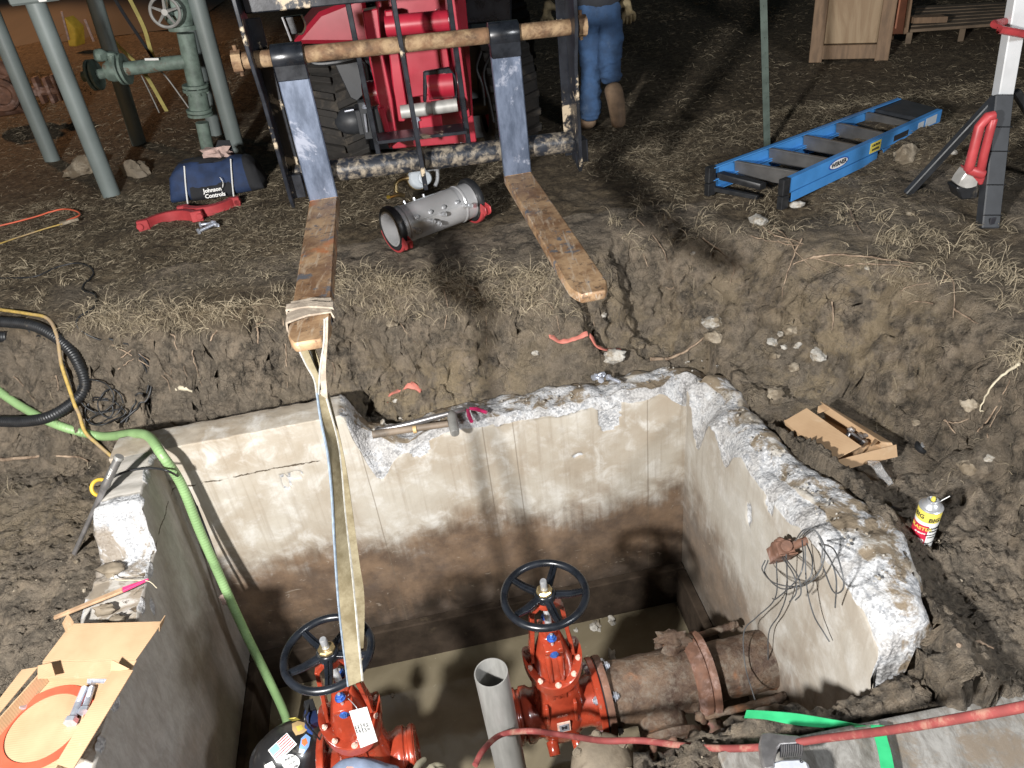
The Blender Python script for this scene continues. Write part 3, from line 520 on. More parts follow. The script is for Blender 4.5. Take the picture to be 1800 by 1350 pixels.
# ------------------------------------------------------------------ GATE VALVES
def gate_valve(loc, rz, label, tag_=False, tilt=0, spoke0=.0, flip=False):
    t = thing('gate_valve', loc, label, 'valve', 'orange-red gate valves in the vault', rz); P = lambda mb, nm, m, par=t, **k: mb.build(nm, m, par, world=False, **k)
    sg = 1
    m = MB(); loft(m, [(-.155, .03, .03), (-.145, .05, .05), (-.10, .078, .078), (-.04, .096, .096), (.02, .1, .1), (.08, .088, .082), (.15, .082, .07), (.20, .084, .07), (.225, .086, .072)])
    m.lathe([(0, -.165), (.094, -.165), (.1, -.160), (.1, -.146), (.091, -.144), (.091, -.132), (.1, -.130), (.1, -.105), (.088, -.09), (.086, .10), (.092, .118), (.092, .13)], (0, 0, 0), (1, 0, 0), 44)
    for s_ in (-1, 1):                                                     # boss feet and ribs
        m.cyl((s_*.045, -.07, -.085), (s_*.045, -.115, -.105), .022, .02, 16); m.box((s_*.05, -.079, .06), (.012, .02, .16))
        m.cyl((s_*.045, .07, -.085), (s_*.045, .115, -.105), .022, .02, 16)
    P(m, 'body', MAT['valve_red'], bevel=.002, ang=50)
    m = MB(); m.lathe([(.0, .128), (.143, .128), (.146, .131), (.146, .149), (.143, .152), (0, .152)], (0, 0, 0), (1, 0, 0), 48); P(m, 'end_flange', MAT['valve_red'], ang=30)
    m = MB(); m.lathe([(.075, -.167), (.093, -.167), (.093, -.163), (.075, -.163)], (0, 0, 0), (1, 0, 0), 40, True); P(m, 'groove_lip', MAT['valve_red'])
    # saddle shaped bonnet flange
    m = MB(); n = 48; vs = []
    for dz, g in ((0, 1), (.034, 1), (.038, .96), (.038, .5), (0, .5)):
        for k in range(n):
            q = 2*PI*k/n; c, s_ = math.cos(q), math.sin(q); x = .100*g*math.copysign(abs(c)**.75, c); y = .090*g*math.copysign(abs(s_)**.75, s_); vs.append((x, y, .205+dz+.085*(abs(x)/.1)**2.2))
    m.add(vs, [(i*n+k, i*n+(k+1) % n, ((i+1) % 5)*n+(k+1) % n, ((i+1) % 5)*n+k) for i in range(5) for k in range(n)])
    P(m, 'bonnet_flange', MAT['valve_red'], ang=40)
    m = MB(); loft(m, [(.22, .074, .066), (.26, .073, .062), (.31, .066, .054), (.36, .052, .044), (.40, .040, .036), (.425, .034, .034), (.43, .030, .030)], pw=2.4)
    for s_ in (-1, 1): m.tube([(s_*.02, 0, .40), (s_*.02, -.045, .34), (s_*.02, -.066, .25)], [.012, .012, .008], 8)
    m.box((0, -.03, .405), (.06, .075, .022)); m.box((0, .03, .405), (.06, .075, .022)); P(m, 'bonnet', MAT['valve_red'], ang=50, bevel=.0015)
    m = MB()
    for s_ in (-1, 1):
        m.prism([(-.019, 0), (.019, 0), (.016, .10), (.013, .20), (-.013, .20), (-.016, .10)], (s_*.060, 0, .345), (0, 1, 0), (-s_*.09, 0, 1), (s_*.014, 0, 0))
        m.prism([(-.028, 0), (.028, 0), (.015, .08), (-.015, .08)], (s_*.064, 0, .315), (0, 1, 0), (-s_*.06, 0, 1), (s_*.012, 0, 0))
        m.prism([(-.016, 0), (.016, 0), (.016, .055), (-.016, .055)], (s_*.042, 0, .540), (0, 1, 0), (-s_*.8, 0, .9), (s_*.012, 0, .012))
    m.lathe([(.015, .565), (.030, .565), (.032, .570), (.028, .592), (.015, .592)], (0, 0, 0), (0, 0, 1), 24); P(m, 'yoke', MAT['valve_red'], ang=40, bevel=.002)
    m = MB(); m.lathe([(.014, .43), (.026, .43), (.026, .442), (.016, .446)], (0, 0, 0), (0, 0, 1), 20); m.box((0, 0, .44), (.030, .105, .012)); P(m, 'gland', MAT['valve_red'], bevel=.002)
    m = MB()
    for s_ in (-1, 1): m.cyl((0, s_*.044, .41), (0, s_*.044, .468), .005, n=10)
    pr = [(.0, .40)]; z = .44
    while z < .64: pr += [(.0115, z), (.0098, z+.003)]; z += .006
    m.lathe(pr+[(.011, .65), (.011, .672), (.009, .676), (0, .676)], (0, 0, 0), (0, 0, 1), 16); P(m, 'stem', MAT['steel'])
    for s_ in (-1, 1):
        each('gland_nut', MAT['bluezinc'], t, [lambda q: q.hexbolt((0, s_*.044, .447), (0, 0, 1), .0135, .014), lambda q: q.hexbolt((0, s_*.062, .395), (0, s_*.9, .5), .0135, .012)], False)
    for k in range(10):
        m = MB(); q = 2*PI*(k+.5)/10; c, s_ = math.cos(q), math.sin(q); x = .088*math.copysign(abs(c)**.75, c); y = .079*math.copysign(abs(s_)**.75, s_); m.hexbolt((x, y, .243+.085*(abs(x)/.1)**2.2), (0, 0, 1), .0088, .008); P(m, 'bonnet_bolt', MAT['chip'])
    # handwheel
    rx = .1425; wz = .606
    m = MB(); m.torus((0, 0, wz+.006), (0, 0, 1), rx-.012, .0125, 64, 12)
    for k in range(5):
        q = spoke0+2*PI*k/5; d = Vector((math.cos(q), math.sin(q), 0)); e = Vector((-d.y, d.x, 0)); z = Vector((0, 0, 1))
        A = [d*.026+z*(wz+.0), d*.08+z*(wz-.004), d*(rx-.014)+z*(wz+.004)]
        vs = []
        for p, hw, ht in zip(A, (.013, .0115, .010), (.007, .006, .006)): vs += [p-e*hw-z*ht, p+e*hw-z*ht, p+e*hw+z*ht, p-e*hw+z*ht]
        m.add(vs, [(i*4+j, i*4+(j+1) % 4, (i+1)*4+(j+1) % 4, (i+1)*4+j) for i in range(2) for j in range(4)])
        m.add([p+z*.0055+e*s_*.0022 for p in A for s_ in (-1, 1)]+[p+z*.0125 for p in A], [(0, 2, 7, 6), (2, 4, 8, 7), (1, 6, 7, 3), (3, 7, 8, 5)])
    m.lathe([(.014, wz-.016), (.030, wz-.016), (.034, wz-.008), (.034, wz+.012), (.030, wz+.018), (.014, wz+.018)], (0, 0, 0), (0, 0, 1), 30)
    hw = P(m, 'handwheel', MAT['black_clean'], bevel=.0008, ang=45)
    m = MB(); m.lathe([(.010, wz+.018), (.0265, wz+.018), (.0265, wz+.026), (.022, wz+.030), (.010, wz+.030)], (0, 0, 0), (0, 0, 1), 8); P(m, 'hub_nut', MAT['brass'], hw, ang=20)
    # cast lettering and the little plate
    for s_ in ((-1,) if not flip else (1,)):
        R = Matrix.Rotation(0 if s_ < 0 else PI, 4, 'Z'); W = wloc(t)
        f = lambda p: W @ (R @ Vector(p)); d = lambda p: (W @ (R @ Vector(p)))-(W @ Vector((0, 0, 0)))
        text('raised_lettering', 'FM', .042, f((0, -.0735, .172)), d((1, 0, 0)), d((0, -.1, 1)), MAT['valve_red'], t, .0015)
        text('raised_lettering', 'C US', .017, f((0, -.092, .088)), d((1, 0, 0)), d((0, -.18, 1)), MAT['valve_red'], t, .0008)
        m = MB(); m.box(R @ Vector((0, -.1005, .035)), (.046, .006, .050)); P(m, 'name_plate_frame', MAT['chip'])
        m = MB(); m.box(R @ Vector((0, -.104, .035)), (.034, .003, .038)); P(m, 'name_plate', MAT['zinc'])
        text('plate_mark', 'M', .024, f((0, -.1058, .037)), d((1, 0, 0)), d((0, 0, 1)), MAT['ink'], t, .001, 1.1)
    return t
AXZ = -.738; AXB = .86
vR = gate_valve(V(1.305, AXB, AXZ), TH, 'orange-red gate valve bolted to the old rusty pipe, black handwheel clear of any strap', spoke0=-.15)
vL = gate_valve(V(.625, .93, AXZ+.03), TH+PI, 'orange-red gate valve with a white paper tag, hung from the webbing sling beside the helmet', spoke0=.35, flip=True)
T = [atB(614, 1251, 1.045), atB(645, 1243, 1.045), atB(664, 1303, 1.06), atB(634, 1315, 1.06)]
m = MB(); m.slab(T, (0, .001, .0004)); m.build('paper_tag', MAT['white'], vL)
tx = (T[1]-T[0]).normalized(); ty = ((T[0]+T[1])/2-(T[2]+T[3])/2).normalized(); tc = (T[0]+T[1]+T[2]+T[3])/4; hh = ((T[0]+T[1])/2-(T[2]+T[3])/2).length/2
for k, (s_, sz) in enumerate((('VALVE', .012), ('OS&Y GATE', .008), ('INSPECT BEFORE USE', .0045), ('CLOSE  OPEN', .006), ('RATED 300 PSI', .005))): text('tag_printing', s_, sz, tc+tx*(.012-.009*k)+ty*.0, -ty, tx, MAT['ink'], vL)
m = MB(); m.tube(spline([T[0]*.5+T[1]*.5-ty*.006, atB(622, 1238, 1.03), atB(612, 1228, 1.0)]), .0012, 6); m.build('tag_wire', MAT['steel'], vL)
for q in (.3, 1.2, 2.2, 3.5, 4.6, 5.6):
    m = MB(); c = V(1.455, AXB, AXZ)+EN*math.cos(q)*-.122+Vector((0, 0, math.sin(q)*.122)); m.cyl(c-EX*.035, c+EX*.058, .0085, n=12); m.hexbolt(c+EX*.040, EX, .015, .014); m.hexbolt(c-EX*.016, -EX, .015, .014); m.build('flange_bolt', MAT['zinc'], vR)

# ------------------------------------------------------------------ OLD PIPE
op = thing('rusty_pipe', V(1.78, AXB, AXZ-.12), 'thick rust-crusted water main entering the right vault wall', 'pipe')
def rough_lathe(prof, o, axis, n, amp, seed):
    m = MB(); m.lathe(prof, o, axis, n); o_ = Vector(o); A = Vector(axis).normalized(); vv = np.array(m.v); d = vv-np.array(o_); h = d@np.array(A); rad = d-h[:, None]*np.array(A); L = np.linalg.norm(rad, axis=1, keepdims=True)+1e-9
    nz_ = fbm(vv[:, 0]*14+seed, vv[:, 1]*14, vv[:, 2]*14, 4, seed)[:, None]*amp; m.v = [tuple(q) for q in vv+rad/L*nz_]; return m
def steps(a, b, r, n): return [(r, a+(b-a)*k/n) for k in range(n+1)]
m = rough_lathe(steps(.015, .345, .118, 30), V(1.475, AXB, AXZ), EX, 60, .010, 3); m.build('pipe_section', MAT['crust'], op, ang=60)
m = rough_lathe(steps(0, .27, .106, 24), V(1.86, AXB, AXZ), EX, 60, .010, 9); m.build('pipe_section', MAT['crust'], op, ang=60)
m = rough_lathe([(.05, 0), (.146, 0), (.148, .012), (.146, .024), (.116, .028)], V(1.462, AXB, AXZ), EX, 60, .003, 5); m.build('end_flange', MAT['crust_brown'], op, ang=45)
m = rough_lathe([(.10, 0), (.138, .004), (.150, .02), (.150, .045), (.142, .05), (.152, .056), (.154, .075), (.13, .082), (.10, .085)], V(1.79, AXB, AXZ), EX, 72, .008, 7); m.build('joint_flange', MAT['crust_brown'], op, ang=50)
m = MB(); m.lathe([(.05, 0), (.140, 0), (.140, .008), (.05, .008)], V(1.4555, AXB, AXZ), EX, 48, True); m.build('flange_gasket', MAT['black_rubber'], op)
br = (EN*.93+Vector((0, 0, -.30))).normalized(); b0 = V(1.655, AXB+.02, AXZ-.02)
m = rough_lathe([(.10, 0)]+steps(.06, .13, .088, 6)+[(.098, .14), (.122, .15), (.124, .175), (.115, .180), (0, .182)], b0, br, 48, .007, 8); bo = m.build('branch_outlet', MAT['crust'], op, ang=60)
m = MB(); bx = EX; by = br.cross(EX).normalized()
for k in range(8):
    m = MB(); q = 2*PI*k/8; c = b0+br*.176+(bx*math.cos(q)+by*math.sin(q))*.098; m.hexbolt(c, br, .017, .02); m.ball(c+br*.012, .017, 8, jit=.3, seed=k); m.build('branch_bolt', MAT['crust_brown'], bo, ang=60)
def rod(px, b, nm='tie_rod'):
    P = [atB(x, y, b_) for (x, y), b_ in zip(px, b)]; N = 26; pts = [P[0].lerp(P[1], k/N) for k in range(N+1)]; m = MB(); m.tube(pts, [.0115+.004*random.random() for _ in pts], 9); m.ball(P[0], .024, 8, jit=.4, seed=3); m.ball(P[0].lerp(P[1], .93), .020, 8, jit=.4, seed=5); m.build(nm, MAT['crust'], op, ang=60)
rod([(1160, 1138), (1297, 1097)], (.70, .70)); rod([(1232, 1262), (1382, 1224)], (1.0, 1.02))
each('rust_scale_lump', MAT['crust'], op, [lambda m: m.ball(V(1.77, AXB-.07, AXZ+.135), .040, 18, (1.8, 1, .8), .9, 4), lambda m: m.ball(V(1.83, AXB+.14, AXZ-.10), .032, 14, (1, 1, 1.6), .6, 2), lambda m: m.ball(V(1.78, AXB+.11, AXZ+.0), .020, 10, (1, 1, 1), .5, 6)], ang=70)
# mud-covered blind flange in front
c0 = atB(1060, 1345, 1.17); t = thing('buried_flange', c0-Vector((0, 0, .10)), 'mud-coated round bolted cover at the near lip of the pit', 'flange'); ax = (Vector((0, 0, 1))+EN*.25).normalized()
m = rough_lathe([(.0, .048), (.06, .046), (.088, .030), (.098, .010), (.102, -.01), (.105, -.16), (.10, -.3)], c0, ax, 48, .006, 12); m.build('cover', MAT['mudcast'], t, ang=60)
for k in range(6):
    q = 2*PI*k/6+.5; e1 = EX; e2 = ax.cross(EX); m = MB(); m.hexbolt(c0+ax*.026+(e1*math.cos(q)+e2*math.sin(q))*.083, ax, .015, .014); m.build('bolt', MAT['mudcast'], t)
# ------------------------------------------------------------------ galvanised stub pipe standing in the water
top = atB(863, 1182, 1.02); t = thing('galvanized_pipe', Vector((top.x, top.y, -1.5)), 'open galvanized steel pipe standing upright between the two red valves', 'pipe')
m = MB(); r = .0525; d = 2.2; bot = Vector((top.x+.012, top.y, -1.6)); L = (bot-top)
A = -L.normalized(); hgt = L.length; m.lathe([(r, -hgt), (r, -.002), (r-.0008, 0), (r-.0042, 0), (r-.005, -.002), (r-.005, -.5), (r-.005, -hgt)], top, A, 48); m.build('pipe_wall', MAT['galv'], t, ang=40)

# ------------------------------------------------------------------ JUNCTION BOX + WIRES on the right wall
jb = atA(1372, 968, 2.045); t = thing('junction_box', jb, 'rusted electrical box hanging on its conduit from the right wall', 'box')
cp = atA(1418, 950, 2.10); m = MB(); m.tube([cp+EX*.05, cp, jb.lerp(cp, .3)], [.014, .013, .013], 12); m.build('conduit', MAT['crust_brown'], t)
ux = (atA(1392, 948, 2.045)-atA(1345, 985, 2.045)).normalized(); uy = (Vector((0, 0, 1))-ux*ux.z).normalized(); un = ux.cross(uy)
Rj = Matrix((ux, uy, un)).transposed(); m = MB(); m.box(jb, (.10, .042, .052), Rj); m.box(jb-uy*.024, (.112, .006, .062), Rj)
for s_ in (-1, 1): m.cyl(jb+ux*.047*s_+uy*.0, jb+ux*.062*s_, .018, n=14)
for s_ in (-.6, 0, .6): m.ball(jb+uy*.02+ux*.05*s_, .017, 10, (1, 1, 1), .3, 4)
m.v = [tuple(Vector(v)+Vector((1, 1, 1))*.003*float(vnoise(v[0]*60, v[1]*60, v[2]*60))) for v in m.v]; m.build('box_shell', MAT['crust_brown'], t, bevel=.003)
WR = [[(1345, 985, 2.03), (1340, 1002, 2.02), (1362, 1025, 2.0), (1410, 1030, 2.02), (1440, 1005, 2.04), (1450, 965, 2.06), (1435, 935, 2.07), (1420, 930, 2.08), (1405, 945, 2.08)],
      [(1350, 985, 2.03), (1345, 1008, 2.02), (1375, 1035, 2.0), (1420, 1020, 2.02), (1428, 985, 2.05), (1418, 955, 2.07)],
      [(1375, 980, 2.03), (1395, 1010, 2.0), (1400, 1040, 2.0), (1388, 1058, 2.0)], [(1378, 978, 2.03), (1402, 1012, 2.0), (1408, 1042, 2.0), (1398, 1055, 2.0)],
      [(1365, 985, 2.03), (1363, 1050, 2.04), (1330, 1085, 2.03), (1308, 1110, 2.0), (1310, 1170, 1.97), (1327, 1230, 1.95)],
      [(1382, 975, 2.03), (1383, 1040, 2.05), (1370, 1080, 2.06), (1352, 1110, 2.06), (1350, 1160, 2.07)],
      [(1440, 955, 2.08), (1465, 965, 2.03), (1480, 1005, 2.0), (1482, 1035, 2.0), (1465, 1040, 2.02), (1448, 1000, 2.05)],
      [(1415, 960, 2.06), (1418, 1030, 2.04), (1430, 1080, 2.05), (1447, 1110, 2.07), (1458, 1128, 2.08)],
      [(1440, 955, 2.08), (1460, 985, 2.03), (1470, 1020, 2.02), (1468, 1068, 2.06)], [(1410, 950, 2.06), (1412, 990, 2.0), (1400, 1020, 1.98), (1365, 1052, 2.0), (1358, 1052, 2.02)],
      [(1398, 950, 2.05), (1412, 932, 2.02), (1432, 932, 2.03), (1445, 958, 2.04), (1444, 990, 2.03)]]
for k, pl in enumerate(WR):
    lab = ['longest grey wire looping left below the rusted box', 'grey wire loop just inside the longest loop at the rusted box', 'short curled wire hanging under the rusted box', 'short wire beside the curled one under the rusted box', 'wire trailing from the rusted box down over the old pipe', 'wire hanging straight down beside the wall to the pipe collar', 'thin wire looping to the right of the conduit', 'wire hanging lowest on the bare right wall', 'wire hanging down right of the conduit with its end free', 'wire doubled back beneath the conduit', 'wire arching over the top of the conduit'][k]
    m = MB(); m.tube(spline([atA(*q) for q in pl], 8), .0021, 7); tag(m.build('electrical_wire', MAT['wire']), lab, 'wire', 'wires hanging from the rusted box')

# ------------------------------------------------------------------ LOADER WITH PALLET FORKS
LM = Vector((.992, .118, -.040)).normalized(); LN = Vector((.118, -.992, 0)).normalized(); LZ = Vector((0, 0, 1)); L0 = Vector((-.595, 2.735, .86))
def L(m_, n_, z_): return L0+LM*m_+LN*n_+LZ*z_
RL = Matrix((LM, -LN, LZ)).transposed()
ld = thing('forklift_loader', Vector((-.15, 4.3, GZ)), 'red compact loader carrying a chipped black pallet-fork frame over the bank', 'loader')
def fork(m_, tip):
    heel = L(m_, 0, 0); tipv = Vector(tip); d = (tipv-heel).normalized(); s_ = d.cross(LZ).normalized()*-1; up = s_.cross(d)*-1
    up = Vector((0, 0, 1)); Ln = (tipv-heel).length; hw = .051
    m = MB(); m.prism([(-hw, -.02), (hw, -.02), (hw, .505), (-hw, .505)], heel+d*.0-LN*.036+LZ*.0, s_, LZ, LN*.036); f1 = m.build('fork', MAT['fork_paint'], ld, bevel=.004)
    m = MB(); N = 40; vs = []
    for k in range(N+1):
        u = k/N; x = Ln*u; w_ = hw*(1+.06*u if u < .93 else 1.06-.40*((u-.93)/.07)**2.2); tk = .042-.014*u
        p = heel+d*x; vs += [p-s_*w_, p+s_*w_, p+s_*w_-up*tk, p-s_*w_-up*tk]
    # blunt rounded nose
    m.add(vs, [(i*4+j, i*4+(j+1) % 4, (i+1)*4+(j+1) % 4, (i+1)*4+j) for i in range(N) for j in range(4)]+[(0, 1, 2, 3), tuple(N*4+j for j in (3, 2, 1, 0))])
    m.prism([(-hw, -.042), (hw, -.042), (hw, .0), (-hw, .0)], heel-LN*.036-LZ*-.001, s_, LZ, LN*.040)
    m.build('tine', MAT['fork_rust'], f1, bevel=.004)
    m = MB(); c = L(m_, -.018, .485); m.lathe([(.028, -.053), (.039, -.053), (.041, -.050), (.041, .050), (.039, .053), (.028, .053)], c, LM, 32, True); m.box(c-LZ*.046+LN*.010, (.104, .046, .05), RL); m.build('sleeve', MAT['black_clean'], f1, bevel=.003)
    return f1
tipL = at(540, 600, .86); tipR = at(1043, 514, .86-.029); fork(.0, tipL); fork(.722, tipR)
BP = lambda mb, nm, m, **k: mb.build(nm, m, ld, **k)
m = MB(); m.cyl(L(-.16, -.018, .485), L(1.0, -.018, .485), .0265, n=28); rb = BP(m, 'round_bar', MAT['rust_bar'])
for s_, c in ((-1, -.148), (1, .982)):
    m = MB(); m.cyl(L(c, -.018, .485), L(c+.03*s_, -.018, .485), .036, n=8); m.cyl(L(c+.012*s_, -.018, .44), L(c+.012*s_, -.018, .535), .007, n=10); m.build('bar_nut', MAT['rust_bar'], rb)
for c in (-.118, .955):
    m = MB(); a = [(-.0, -.02), (.022, .02), (.020, .36), (.060, .50), (.060, .72), (-.10, .72), (-.10, .60), (-.07, .35), (-.085, .10), (-.055, -.0)]
    m.prism(a, L(c, 0, .0), LN, LZ, LM*.013); m.prism([(-.085, .02), (-.079, .02), (-.079, .6), (-.085, .6)], L(c-(.03 if c > 0 else 0), 0, 0), LN, LZ, LM*.055); BP(m, 'side_plate', MAT['black_paint'], bevel=.002)
for a, b in ((-.09, .372), (.388, .955)): m = MB(); m.cyl(L(a, -.083, .072), L(b, -.083, .072), .040, n=20); BP(m, 'bottom_rail', MAT['rail'])
m = MB(); m.box(L(.33, -.07, .665), (.86, .09, .09), RL); BP(m, 'top_rail', MAT['black_paint'], bevel=.004)
m = MB()
m.box(L(.372, -.004, .35), (.016, .05, .72), RL); BP(m, 'centre_upright', MAT['black_paint'], bevel=.002)
for c, z0, z1, nn in ((.225, .10, .66, -.12), (.565, .10, .66, -.14)): m = MB(); m.box(L(c, nn, (z0+z1)/2), (.018, .05, z1-z0), RL); BP(m, 'inner_upright', MAT['black_clean'], bevel=.002)
m = MB(); m.box(L(.395, -.13, .155), (.33, .11, .012), RL); BP(m, 'coupler_shelf', MAT['black_paint'], bevel=.001)
for c in (-.085, .955+.02): 
    m = MB(); m.box(L(c, -.05, .05), (.05, .06, .085), RL); BP(m, 'corner_block', MAT['black_paint'], bevel=.002)
# red coupler and arm, each outline at its own depth
def plate(nm, px, Y, dep, m, par=ld, bevel=.004): q = MB(); P = [aty(x, y, Y) for x, y in px]; q.slab(P, -LN*dep); return q.build(nm, m, par, bevel=bevel)
plate('coupler_back_plate', [(662, -60), (812, -75), (824, 60), (832, 205), (838, 250), (690, 262), (672, 120)], 3.20, .04, MAT['red_paint'])
plate('coupler_cheek', [(637, 20), (664, 15), (672, 90), (690, 175), (700, 250), (684, 262), (668, 190), (650, 110)], 3.02, .07, MAT['red_paint'])
plate('coupler_cheek', [(786, 0), (804, -5), (812, 60), (826, 150), (828, 205), (812, 212), (800, 120), (790, 60)], 3.04, .07, MAT['red_paint'])
plate('coupler_rib', [(676, 20), (690, 18), (702, 100), (716, 190), (712, 214), (700, 214), (690, 150)], 3.05, .05, MAT['red_paint'])
plate('coupler_rib', [(768, 18), (776, 18), (790, 110), (796, 165), (786, 168), (776, 110)], 3.07, .05, MAT['red_paint'])
plate('arm_face', [(698, 62), (776, 52), (786, 110), (796, 160), (722, 172), (708, 120)], 3.12, .03, MAT['red_paint'])
m = MB(); m.cyl(aty(678, 46, 3.06), aty(790, 36, 3.06), .036, n=24); BP(m, 'cross_tube', MAT['red_paint'])
m = MB(); m.cyl(aty(752, 150, 3.05), aty(797, 146, 3.05), .052, n=24); BP(m, 'pivot_boss', MAT['red_paint'])
plate('pivot_pocket', [(744, 126), (790, 118), (802, 134), (806, 178), (798, 180), (792, 140), (782, 130), (752, 134), (750, 180), (744, 180)], 3.02, .02, MAT['black_clean'])
m = MB(); m.cyl(aty(705, 197, 2.96), aty(752, 191, 2.96), .024, n=24); m.cyl(aty(752, 191, 2.96), aty(760, 190, 2.96), .021, n=24); m.cyl(aty(760, 190, 2.96), aty(804, 184, 2.96), .024, n=24); BP(m, 'pivot_pin', MAT['galv'])
plate('latch_block', [(734, 208), (776, 202), (780, 236), (738, 242)], 2.98, .05, MAT['red_paint'])
m = MB(); m.cyl(aty(731, 212, 2.97), aty(735, 250, 2.97), .008, n=10); m.hexbolt(aty(731, 212, 2.97), (0, 0, 1), .014, .012); BP(m, 'latch_bolt', MAT['zinc'])
m = MB(); m.cyl(aty(640, 166, 3.35), aty(668, 162, 3.35), .05, n=24); BP(m, 'arm_pin_boss', MAT['red_paint'])
plate('lower_cheek', [(664, 190), (676, 190), (690, 250), (684, 262)], 3.0, .05, MAT['red_paint'])
plate('bonnet_panel', [(512, 78), (560, 22), (640, -10), (655, 78)], 4.05, .6, MAT['red_paint'], bevel=.02)
plate('lift_arm', [(655, -120), (800, -130), (812, 150), (690, 190)], 3.30, .9, MAT['red_paint'], bevel=.01)
plate('mirror_bracket', [(496, 30), (532, 26), (536, 54), (528, 60), (508, 62)], 3.2, .02, MAT['black_clean'])
m = MB(); m.tube([aty(496, 30, 3.18), aty(512, 72, 3.18)], .004, 6); m.tube(spline([aty(530, 26, 3.18), aty(537, 44, 3.18), aty(532, 58, 3.18), aty(524, 60, 3.18)], 5), .004, 6); BP(m, 'wire_bail', MAT['steel'])
plate('body_panel', [(800, -80), (900, -90), (900, 38), (812, 45)], 3.9, .5, MAT['black_clean'], bevel=.01)
plate('inner_fender', [(588, 112), (642, 106), (640, 165), (628, 178), (616, 172)], 3.9, .02, MAT['dark_plastic'])
plate('chassis', [(610, 80), (900, 40), (900, 235), (700, 262), (640, 265)], 4.55, 1.2, MAT['dark_plastic'])
m = MB(); m.tube(spline([aty(538, 100, 3.75), aty(555, 112, 3.75), aty(590, 110, 3.75), aty(622, 104, 3.75), aty(640, 112, 3.75), aty(646, 140, 3.75)], 6), .011, 8); BP(m, 'hydraulic_hose', MAT['black_rubber'])
for pl in ([(846, 90), (838, 120), (848, 150), (852, 185)], [(862, 95), (850, 130), (860, 175), (868, 215)], [(640, 30), (652, 60), (655, 100), (664, 140)]):
    m = MB(); m.tube(spline([aty(x, y, 3.85) for x, y in pl], 6), .006, 8); BP(m, 'hydraulic_hose', MAT['black_rubber'])
m = MB(); m.cyl(aty(560, 222, 4.3), aty(905, 180, 4.35), .045, n=18); m.box(aty(648, 208, 4.0), (.12, .14, .12), RL); m.box(aty(644, 210, 3.88), (.05, .05, .18), RL); m.ball(aty(620, 212, 4.1), .07, 12, (1.4, 1, 1)); BP(m, 'axle', MAT['dark_plastic'], bevel=.004)
m = MB(); m.cyl(aty(641, 200, 3.84), aty(645, 232, 3.84), .006, n=8); m.hexbolt(aty(643, 188, 3.84), (0, -.3, 1), .015, .014); m.cyl(aty(606, 196, 3.9), aty(622, 193, 3.9), .005, n=8); BP(m, 'axle_bolt', MAT['zinc'])
def wheel(c, r, w_):
    m = MB(); pr = [(r*.55, -w_/2), (r*.80, -w_/2), (r*.93, -w_*.44), (r*.96, -w_*.3), (r*.96, w_*.3), (r*.93, w_*.44), (r*.80, w_/2), (r*.55, w_/2)]; m.lathe(pr, c, LM, 48); F = -LN
    for k in range(22):
        for s_ in (-1, 1):
            q = 2*PI*(k+(.5 if s_ > 0 else 0))/22; d = F*math.cos(q)+LZ*math.sin(q); e = F*-math.sin(q)+LZ*math.cos(q)
            a = c+LM*s_*w_*.02+d*r*.95; b = c+LM*s_*w_*.48+d*r*.93-e*.035; hw = .017
            m.slab([a-e*hw, b-e*hw, b+e*hw, a+e*hw], d*.030)
    tw = m.build('tyre', MAT['tyre'], None, bevel=.003); return tw, m
def wheel_part(c, r, w_):
    tw, m = wheel(c, r, w_); h = MB(); h.lathe([(0, -w_*.18), (r*.5, -w_*.18), (r*.55, -w_*.4), (r*.58, -w_*.4), (r*.58, w_*.4), (r*.55, w_*.4), (r*.5, w_*.1), (0, w_*.1)], c, LM, 32); hb = h.build('wheel', MAT['red_paint'], ld)
    bpy.data.objects.remove(tw); m.build('tyre', MAT['tyre'], hb, bevel=.003)
yc = 4.36
for (xa, xb, r) in ((536, 622, .31), (850, 938, .31)):
    pa = aty(xa, 180, yc-.25); pb = aty(xb, 175, yc-.25); w_ = (pb-pa).length; c = (pa+pb)/2; c.y += .27; c.z = GZ+r+.0; wheel_part(c, r, w_)
for x in (-.93, .28): wheel_part(Vector((x, 5.75, GZ+.31)), .31, .24)
m = MB(); m.box((-.35, 5.2, 1.05), (.75, 1.3, .5)); m.box((-.35, 5.7, 1.35), (.7, .5, .3)); BP(m, 'engine_body', MAT['black_clean'], bevel=.03)
# number dabs on the top rail
text('chalk_mark', '4', .035, L(.105, -.024, .665), LM, LZ, MAT['white'], ld, .002)

# ------------------------------------------------------------------ SLING
sl = thing('lifting_sling', tipL-Vector((0, 0, 1.3)), 'dirty yellow webbing sling looped from the left fork tip down to the valve', 'sling')
d = (tipL-L(0, 0, 0)).normalized(); s_ = Vector((-d.y, d.x, 0)); ctr = L(0, 0, 0)
def band(u0, w0, skew, ox, grow):
    m = MB(); P = []; Q = []; hw = .051+grow; th0 = .002+grow; tk = .020+grow; c = ctr+d*u0
    loop = [(-hw, th0), (-hw*.5, th0+.003), (0, th0+.004), (hw*.5, th0+.003), (hw, th0), (hw+.003, -tk*.5), (hw, -tk), (0, -tk-.002), (-hw, -tk), (-hw-.003, -tk*.5), (-hw, th0)]
    for i, (a, z) in enumerate(loop):
        sh = skew*a/hw; P.append(c+s_*a+LZ*z+d*(sh-w0/2+.004*math.sin(i*2.3))); Q.append(c+s_*a+LZ*(z)+d*(sh+w0/2+.003*math.cos(i*1.7)))
    ribbon(m, P, Q, .005); return m.build('wrap', MAT['web_top'], sl, ang=60)
band(.850, .050, .008, 0, .003); band(.905, .055, -.010, 0, .007); band(.876, .030, .016, 0, .011)
